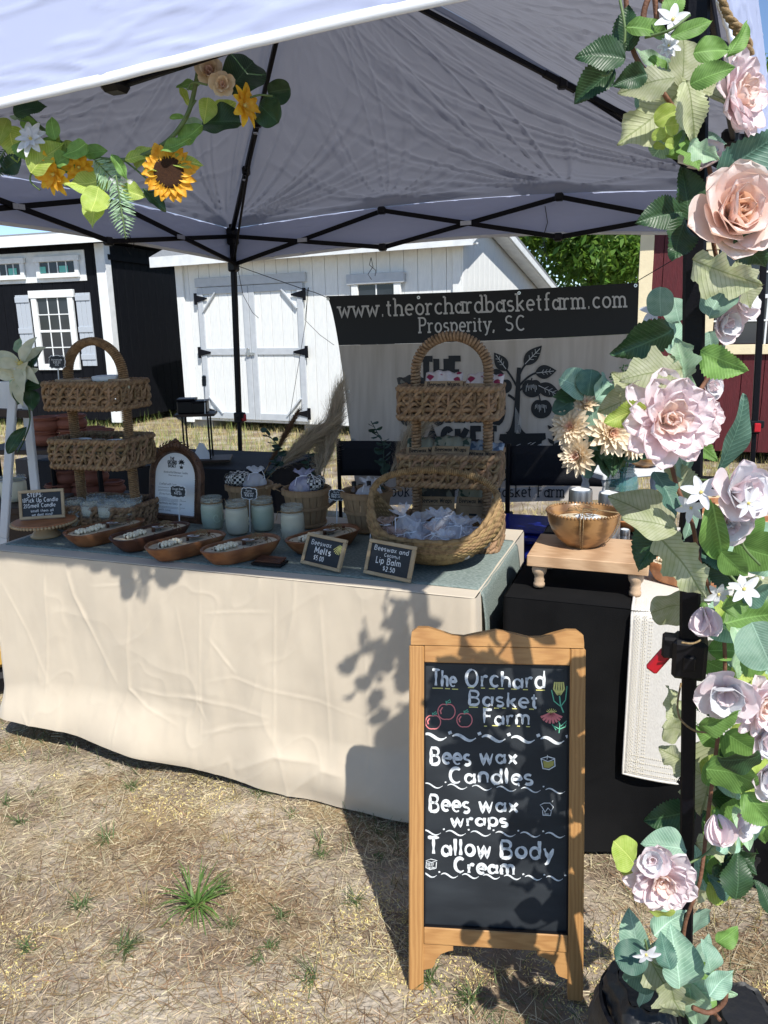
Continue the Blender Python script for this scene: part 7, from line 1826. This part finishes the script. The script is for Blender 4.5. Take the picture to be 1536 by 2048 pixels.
def vine(par, pts, r, m, name='vine', n=50, inv=None, rope=False):
    P = [PY(*p) for p in pts]
    if inv: P = [inv @ p for p in P]
    Q = []
    for k in range(n+1):
        f = k/n*(len(P)-1); i = min(int(f), len(P)-2); t = f-i; p0, p1, p2, p3 = P[max(i-1, 0)], P[i], P[i+1], P[min(i+2, len(P)-1)]
        Q.append(.5*((2*p1)+(p2-p0)*t+(2*p0-5*p1+4*p2-p3)*t*t+(3*p1-p0-3*p2+p3)*t**3))
    b = MB()
    if rope:
        L = 0; R1, R2 = [], []
        for k in range(len(Q)*4-4):
            q = Q[k//4].lerp(Q[k//4+1], (k % 4)/4); 
            if k: L += (q-last).length
            last = q; a = L/(r*7)*6.283
            for s, Rl_ in ((0, R1), (math.pi, R2)): Rl_.append(q+CRv*(r*.8*math.cos(a+s))+FWv*(r*.8*math.sin(a+s)))
        b.tube(R1, r, 6); b.tube(R2, r, 6)
    else: b.tube(Q, r, 7)
    return b.obj(name, m, par, smooth=True)
M_vine = mat('green_vine', (.09, .15, .05), .6, c2=(.13, .19, .07), sc_=60); M_twig = mat('brown_twig', (.12, .055, .03), .7, c2=(.2, .09, .05), sc_=50, bump=.4)
# ------------------------------------------------ garland on the front leg
g = thing('flower_garland', 'blush and white artificial flower garland wound down the front tent leg', 'flower garland', (0, 0, 0))
vine(g, [(1250, -30, 1.1), (1258, 60, 1.1), (1275, 120, 1.1), (1330, 190, 1.1), (1380, 270, 1.12), (1420, 340, 1.13), (1425, 470, 1.15), (1440, 560, 1.18), (1440, 700, 1.18), (1400, 780, 1.1), (1340, 860, 1.06), (1350, 960, 1.06), (1385, 1050, 1.06), (1400, 1130, 1.08), (1440, 1230, 1.12), (1450, 1330, 1.12), (1440, 1440, 1.12), (1430, 1520, 1.12), (1415, 1640, 1.12), (1400, 1760, 1.1), (1370, 1850, 1.1), (1370, 1930, 1.08), (1400, 1990, 1.05), (1440, 2040, 1.0)], .0032, M_twig, n=140)
for P, r_ in (([(1303, -20, 1.15), (1290, 15, 1.15), (1286, 42, 1.15)], .004), ([(1308, -20, 1.12), (1312, 20, 1.12), (1315, 60, 1.12)], .0035), ([(1320, -10, 1.12), (1335, 15, 1.1)], .003)): vine(g, P, r_, M_twig, 'twig', 10)
for P in ([(1250, 100, 1.08), (1220, 145, 1.07), (1205, 150, 1.06)], [(1290, 75, 1.07), (1340, 60, 1.05), (1380, 30, 1.05)], [(1400, 960, 1.02), (1440, 965, 1.0), (1470, 990, .99)], [(1245, 115, 1.08), (1250, 60, 1.08), (1240, 0, 1.09)],
          [(1435, 1130, 1.0), (1460, 1150, 1.0), (1485, 1180, .99)], [(1410, 1440, 1.08), (1470, 1430, 1.03), (1500, 1470, 1.02)], [(1480, 1040, 1.0), (1486, 1090, 1.0), (1520, 1130, 1.0)], [(1440, 1640, 1.1), (1420, 1700, 1.1), (1350, 1740, 1.08)], [(1290, 1880, 1.0), (1310, 1930, 1.02), (1370, 1940, 1.05)]):
    vine(g, P, .0018, M_vine, 'tendril', 20)
vine(g, [(1425, 1990, 1.0), (1445, 1955, .99), (1450, 2000, .98), (1420, 2025, .98), (1385, 2015, .98)], .004, M_twig, 'twig', 24)
FL = [('star', 1345, 40, 34, 1.06, (0, .1)), ('daisy', 1337, 92, 24, 1.08, (0, 0)), ('peony', 1462, 200, 82, 1.08, (.75, .05)), ('rose', 1462, 432, 92, 1.02, (.10, -.05)), ('magnolia', 1400, 335, 50, 1.10, (-.3, .8)),
      ('magnolia', 1470, 600, 52, 1.14, (.8, .1)), ('magnolia', 1442, 645, 46, 1.14, (.5, -.3)), ('peony', 1330, 842, 92, 1.02, (.05, .0)), ('peony', 1385, 838, 60, 1.05, (.35, .05)), ('white_rose', 1468, 985, 70, .98, (.25, .1)),
      ('white_rose', 1452, 1035, 56, 1.0, (-.1, -.5)), ('star', 1402, 985, 36, .97, (-.3, .3)), ('star', 1382, 1015, 30, 1.0, (-.5, -.4)), ('star', 1496, 1006, 32, .93, (.3, -.2)), ('star', 1487, 1178, 36, .97, (.1, .1)), ('star', 1437, 1188, 28, 1.0, (-.1, -.5)),
      ('bud', 1408, 1212, 62, 1.04, (-.12, -1.9)), ('magnolia', 1450, 1378, 66, 1.02, (-.3, -.4)), ('peony', 1516, 1405, 60, 1.02, (.3, -.2)), ('white_rose', 1524, 1475, 44, 1.04, (.2, 0)), ('white_rose', 1530, 1545, 50, 1.04, (.2, -.3)),
      ('bud', 1432, 1625, 60, 1.08, (.1, -1.8)), ('magnolia', 1480, 1632, 44, 1.08, (.6, -.5)), ('peony', 1322, 1752, 66, 1.06, (-.1, -.2)), ('magnolia', 1305, 1718, 36, 1.05, (-.3, .2)), ('star', 1292, 1908, 26, .98, (0, -.5)), ('star', 1308, 622, 28, 1.14, (-.5, 0)), ('white_rose', 1415, 775, 30, 1.14, (.5, 0))]
for k, f in enumerate(FL): flower(g, *f, seed=k, spin=k*.7)
LV = """serr dark 1202 112 92 175|serr dark 1188 172 82 215|serr dark 1262 160 66 200|serr dark 1256 55 78 95|long mid 1300 62 100 5|long mid 1385 55 80 20|serr pale 1368 118 118 82|serr pale 1292 168 96 185|serr pale 1418 185 96 -28|lobed pale 1305 232 150 218|serr pale 1385 222 100 -70|mid mid 1425 102 70 5|serr mid 1352 8 60 60|long mid 1478 75 70 60|serr mid 1425 150 70 10
round lime 1332 232 40 200|round lime 1345 250 34 200|round lime 1330 252 24 190|round lime 1318 270 24 180|round lime 1335 275 22 190|round lime 1318 292 22 200|round lime 1340 288 20 190
serr teal 1508 302 130 30|lobed mid 1385 305 70 -85|lobed mint 1408 300 60 -40|serr dark 1372 385 92 105|serr dark 1322 432 92 195|serr dark 1358 480 90 -110|serr dark 1500 500 90 -30|lobed pale 1450 545 120 -35|lobed pale 1490 570 90 -60|round euc 1320 604 50 100|round euc 1353 620 48 95|round euc 1344 672 66 95|round euc 1434 602 66 60|round euc 1422 690 50 105|serr dark 1288 688 118 205|serr mid 1448 722 88 -30|lobed mint 1362 718 76 110|long mint 1372 750 62 -60|lobed pale 1306 745 120 190|lobed pale 1262 775 90 140|serr pale 1288 778 76 100|serr lime 1250 830 78 200|mid pale 1238 806 80 205|round mint 1362 770 46 250
long euc 1338 905 60 200|mid euc 1366 928 72 -55|long teal 1470 870 135 80|serr mid 1400 890 74 -45|serr pale 1352 965 96 110|lobed teal 1335 985 90 -70|serr dark 1308 1092 110 235|mid pale 1280 1020 120 150|mid pale 1300 1045 100 165|mid euc 1380 1045 72 -95|serr dark 1400 1100 90 -100|lobed pale 1366 1132 130 -60|long mid 1438 1072 130 -68|lobed pale 1425 1120 110 -35|round mid 1492 1052 72 80|round mid 1515 1105 84 -20|mid mid 1470 1130 70 -40|serr mint 1400 1150 60 -80|round pale 1345 1215 80 190|long pale 1395 1192 90 175|teal teal 1522 1185 80 20|serr lime 1450 1220 66 -60|mid mid 1508 1235 120 10|serr mid 1475 1205 60 20
serr pale 1424 1292 84 20|serr mid 1430 1330 76 -25|mid mint 1482 1308 100 -80|round euc 1524 1292 90 -70|serr lime 1510 1365 90 -35|long mint 1470 1255 70 170|serr mid 1515 1330 70 -30|lobed pale 1346 1412 84 110|round pale 1352 1458 60 170|serr dark 1420 1408 90 -60|serr mid 1440 1440 80 20|mid mid 1418 1475 66 150|round mid 1492 1492 84 -30|lobed pale 1420 1560 165 -95|lobed pale 1360 1520 80 150|round mid 1465 1550 80 -10|serr lime 1500 1580 70 -60|serr mid 1520 1620 80 -50|round dark 1480 1520 70 200|serr dark 1338 1632 92 200|mid lime 1360 1650 40 90
mid euc 1328 1692 80 175|round lime 1250 1705 62 130|round lime 1265 1735 50 -60|mid euc 1322 1762 92 50|serr mid 1428 1712 100 70|lobed pale 1426 1765 110 -80|mid euc 1398 1735 70 95|long lime 1325 1825 50 180|mid euc 1340 1845 76 35|mid euc 1352 1915 108 95|round euc 1395 1845 60 -90|mid euc 1270 1868 80 100|round teal 1262 1912 60 200|round teal 1290 1950 80 210|serr mid 1392 1938 74 -10|mid euc 1442 1965 66 50|long mint 1415 1985 90 10|lobed pale 1325 1962 110 -60|lobed pale 1350 2005 110 -70|mid euc 1290 1985 66 -100|mid mint 1385 2010 90 -80|long dark 1368 1985 120 -80|mid euc 1415 1915 64 100|serr teal 1330 1900 60 100|serr mid 1455 1870 50 40"""
LV = [q.split() for ln in LV.split('\n') for q in ln.split('|')]
for k, q in enumerate(LV):
    kd = {'teal': 'mid'}.get(q[0], q[0]); px, py, s_, a = map(float, q[2:])
    y = 1.06+.05*math.sin(k*2.3) if px < 1415 else 1.04+.07*math.sin(k*1.7)
    if 1335 < px < 1432 and 500 < py < 1880 and (int(px), int(py)) not in ((1362, 770), (1366, 928), (1352, 1915), (1380, 1045), (1366, 1132), (1340, 1845), (1322, 1762), (1362, 718), (1372, 750), (1352, 965)): y = 1.24+.03*math.sin(k)
    leaf(g, kd, q[1], px, py, s_, a, y)
_rf = random.Random(21)
for k in range(64):
    py = _rf.uniform(1060, 1800); px = _rf.uniform(1432, 1535); kd, mm = _rf.choice((('serr', 'mid'), ('mid', 'mid'), ('serr', 'dark'), ('round', 'euc'), ('lobed', 'pale'), ('mid', 'lime'), ('mid', 'euc'), ('serr', 'teal'), ('long', 'mint')))
    leaf(g, kd, mm, px, py, _rf.uniform(55, 95), _rf.uniform(0, 360), _rf.uniform(1.12, 1.24))
for k in range(26):
    py = _rf.choice((_rf.uniform(90, 330), _rf.uniform(1860, 2040), _rf.uniform(930, 1100))); px = _rf.uniform(1425, 1530) if 900 < py < 1200 else _rf.uniform(1300, 1420); kd, mm = _rf.choice((('serr', 'mid'), ('mid', 'mid'), ('round', 'euc'), ('lobed', 'pale'), ('mid', 'euc'), ('long', 'mint')))
    leaf(g, kd, mm, px, py, _rf.uniform(45, 80), _rf.uniform(0, 360), _rf.uniform(1.10, 1.2))
vine(g, [(1440, -20, 1.1), (1455, 30, 1.1), (1490, 70, 1.1), (1500, 110, 1.1)], .0032, M_twine, 'twine', 40, rope=True)
vine(g, [(1436, -20, 1.11), (1450, 20, 1.11), (1470, 60, 1.11), (1492, 100, 1.11), (1505, 150, 1.12), (1512, 175, 1.12)], .0028, M_twine, 'twine', 40, rope=True)
vine(g, [(1363, 1285, 1.118), (1385, 1287, 1.118), (1402, 1280, 1.12)], .0016, M_twine, 'twine', 16); vine(g, [(1362, 1366, 1.12), (1355, 1410, 1.10), (1362, 1440, 1.09), (1392, 1462, 1.09), (1430, 1465, 1.1)], .0016, M_twine, 'twine', 24)
# ------------------------------------------------ garland across the front
g = thing('sunflower_garland', 'sunflower and lime-leaf garland drooping from the front of the canopy at top left', 'flower garland', (0, 0, 0))
vine(g, [(400, 110, 1.48), (392, 165, 1.50), (372, 235, 1.51), (325, 290, 1.53), (250, 320, 1.56), (165, 308, 1.60), (90, 262, 1.63), (30, 205, 1.66), (-60, 120, 1.7)], .0042, M_vine, n=80)
for P in ([(392, 200, 1.5), (370, 235, 1.5)], [(250, 322, 1.56), (290, 355, 1.54), (330, 400, 1.53)], [(500, 195, 1.47), (520, 190, 1.47), (545, 192, 1.47)], [(415, 170, 1.46), (385, 165, 1.46), (375, 180, 1.46)], [(70, 330, 1.6), (60, 360, 1.6), (80, 380, 1.6)], [(190, 310, 1.58), (195, 370, 1.57), (188, 400, 1.57)]): vine(g, P, .0018, M_vine, 'tendril', 14)
for k, f in enumerate([('sunflower', 338, 345, 62, 1.51, (.1, -.25)), ('hydrangea', 420, 148, 42, 1.49, (.1, 0)), ('hydrangea', 445, 172, 34, 1.48, (.2, -.2)), ('yellow', 488, 212, 42, 1.47, (1.6, 0)), ('yellow', 108, 348, 40, 1.6, (-.5, -.8)), ('yellow', 158, 334, 34, 1.6, (.2, -.8)), ('daisy', 62, 278, 34, 1.58, (-.1, .1)), ('star', 245, 372, 24, 1.55, (.2, -.4))]): flower(g, *f, seed=k+50)
LV = """round dark 484 148 92 60|round dark 558 181 50 10|round dark 536 226 66 -50|mid lime 412 220 62 -95|mid lime 448 218 58 20|round dark 440 242 84 0|long mid 352 290 70 25|mid mid 380 268 66 30|long lime 288 312 80 15|serr lime 305 336 50 195|long lime 370 322 78 -5|mid lime 172 364 92 190|round mid 124 320 34 200|mid lime 92 314 96 40|mid lime 25 288 84 -75|mid lime 5 262 60 -110|serr dark 60 218 70 20|serr dark 20 330 60 200|mid lime 186 418 84 -90|round lime 190 400 60 -100|mid lime 262 385 66 -20|long dark 310 400 70 -45|mid mid 150 300 60 200|serr mid 55 300 66 -60|long mid 120 300 80 -30|mid mid 105 255 50 100|long mid 240 335 60 -60"""
LV = [q.split() for ln in LV.split('\n') for q in ln.split('|')]
for k, q in enumerate(LV):
    px, py, s_, a = map(float, q[2:]); s_ *= .86; leaf(g, q[0], q[1], px, py, s_, a, 1.50+.0003*max(0, 400-px)+.02*math.sin(k*1.9), roll=_lr.uniform(-25, 25), pitch=_lr.uniform(-20, 20))
_rf = random.Random(5); _vp = [(392, 165), (372, 235), (325, 290), (250, 320), (165, 308), (90, 262), (40, 215)]
for k in range(20):
    f = _rf.uniform(0, 5.9); i = int(f); px = _vp[i][0]+(_vp[i+1][0]-_vp[i][0])*(f-i)+_rf.uniform(-26, 26); py = _vp[i][1]+(_vp[i+1][1]-_vp[i][1])*(f-i)+_rf.uniform(-14, 34)
    if px > 285 and py > 270 : continue
    leaf(g, _rf.choice(('mid', 'long', 'round', 'serr')), _rf.choice(('lime', 'mid', 'mint', 'lime')), px, py, _rf.uniform(24, 48), _rf.uniform(180, 380), 1.52+.0003*max(0, 400-px))
def fern(par, x0, y0, x1, y1, wpx, m, yd, n=18):
    for k in range(n):
        f = k/n; L = wpx*math.sin(math.pi*min(.96, f*.85+.12)); a = math.degrees(math.atan2(-(y1-y0), x1-x0))
        for s in (-1, 1): leaf(par, 'thin', m, x0+(x1-x0)*f+math.cos(math.radians(a+s*62))*L*.5, y0+(y1-y0)*f-math.sin(math.radians(a+s*62))*L*.5, L, a+s*62, yd, roll=8*s, pitch=5, name='frond')
    vine(par, [(x0, y0, yd), (x1, y1, yd)], .0014, M_vine, 'fern_stem', 6)
fern(g, 232, 350, 252, 478, 30, 'mint', 1.54); fern(g, 190, 320, 240, 372, 34, 'mint', 1.56, 14); fern(g, 10, 300, -20, 350, 26, 'dark', 1.62, 12)
# ------------------------------------------------ lily on the easel
g = thing('lily_spray', 'cream lily with dark trailing leaves tied to the top of the white easel', 'flower spray', (0, 0, 0))
flower(g, 'lily', 42, 728, 60, 3.0, (.1, .15), seed=3, spin=.4); flower(g, 'lily', 36, 752, 56, 3.02, (-.2, -.5), seed=4)
for q in ((52, 740, 44, 'dark', -70), (70, 718, 48, 'dark', 60), (45, 765, 40, 'dark', -120), (66, 770, 38, 'dark', 10), (38, 788, 40, 'dark', -110), (62, 800, 44, 'dark', -80), (28, 768, 40, 'mint', -100), (38, 690, 30, 'mint', 90)):
    leaf(g, 'mid', q[3], q[0], q[1], q[2], q[4], 3.03)
vine(g, [(45, 745, 3.05), (52, 790, 3.04), (60, 840, 3.04), (48, 880, 3.04), (35, 905, 3.04)], .003, LM['dark'], 'stem', 24); leaf(g, 'long', 'dark', 34, 880, 60, 60, 3.04)
# ------------------------------------------------ bouquet blooms
inv = Matrix.Translation(-JC)
for k, (px, py, r, y) in enumerate(BQ):
    fc = [(-.1, .9), (-.5, .1), (-1.0, -.1), (.1, -.1), (.5, -.3), (.1, .8), (-.9, .3)][k]
    dpt = (PY(px, py, y)-Vector(CC)).dot(FWv); flower(bq, 'dahlia', px, py, r*1.65/dpt*FPX, y, fc, inv=inv, seed=k+80)
for q in ((1150, 770, 60, 'euc', 160), (1130, 790, 50, 'dark', 190), (1180, 765, 50, 'teal', 80), (1205, 775, 56, 'euc', 60), (1225, 790, 50, 'teal', 40), (1125, 812, 40, 'teal', 210), (1185, 830, 46, 'euc', -80), (1190, 880, 44, 'teal', -60), (1175, 930, 46, 'teal', -40), (1200, 905, 50, 'dark', -20), (1290, 885, 54, 'euc', 20), (1280, 905, 46, 'dark', -10), (1210, 925, 60, 'dark', -70), (1230, 918, 60, 'dark', -100), (1245, 915, 50, 'dark', -80), (1262, 905, 40, 'teal', -30), (1245, 785, 46, 'euc', 30), (1180, 900, 50, 'dark', -120), (1255, 830, 50, 'teal', 30), (1160, 880, 40, 'teal', 200)):
    leaf(bq, 'round' if q[3] in ('euc', 'teal') else 'mid', q[3], q[0], q[1], q[2], q[4], 2.72, inv=inv)
for (px, py) in ((1175, 775), (1230, 757), (1192, 760), (1252, 740)):
    b = MB(); rr = random.Random(px)
    c0 = PY(px, py, 2.75)-JC
    for k in range(26): b.sphere((c0.x+rr.uniform(-.022, .022), c0.y+rr.uniform(-.02, .02), c0.z+rr.uniform(-.02, .02)), .0035, 5, 4)
    b.tube([c0, c0+Vector((.03, 0, -.10))], .0015, 5); b.obj('seed_sprig', LM['dark'], bq, kind='stuff')
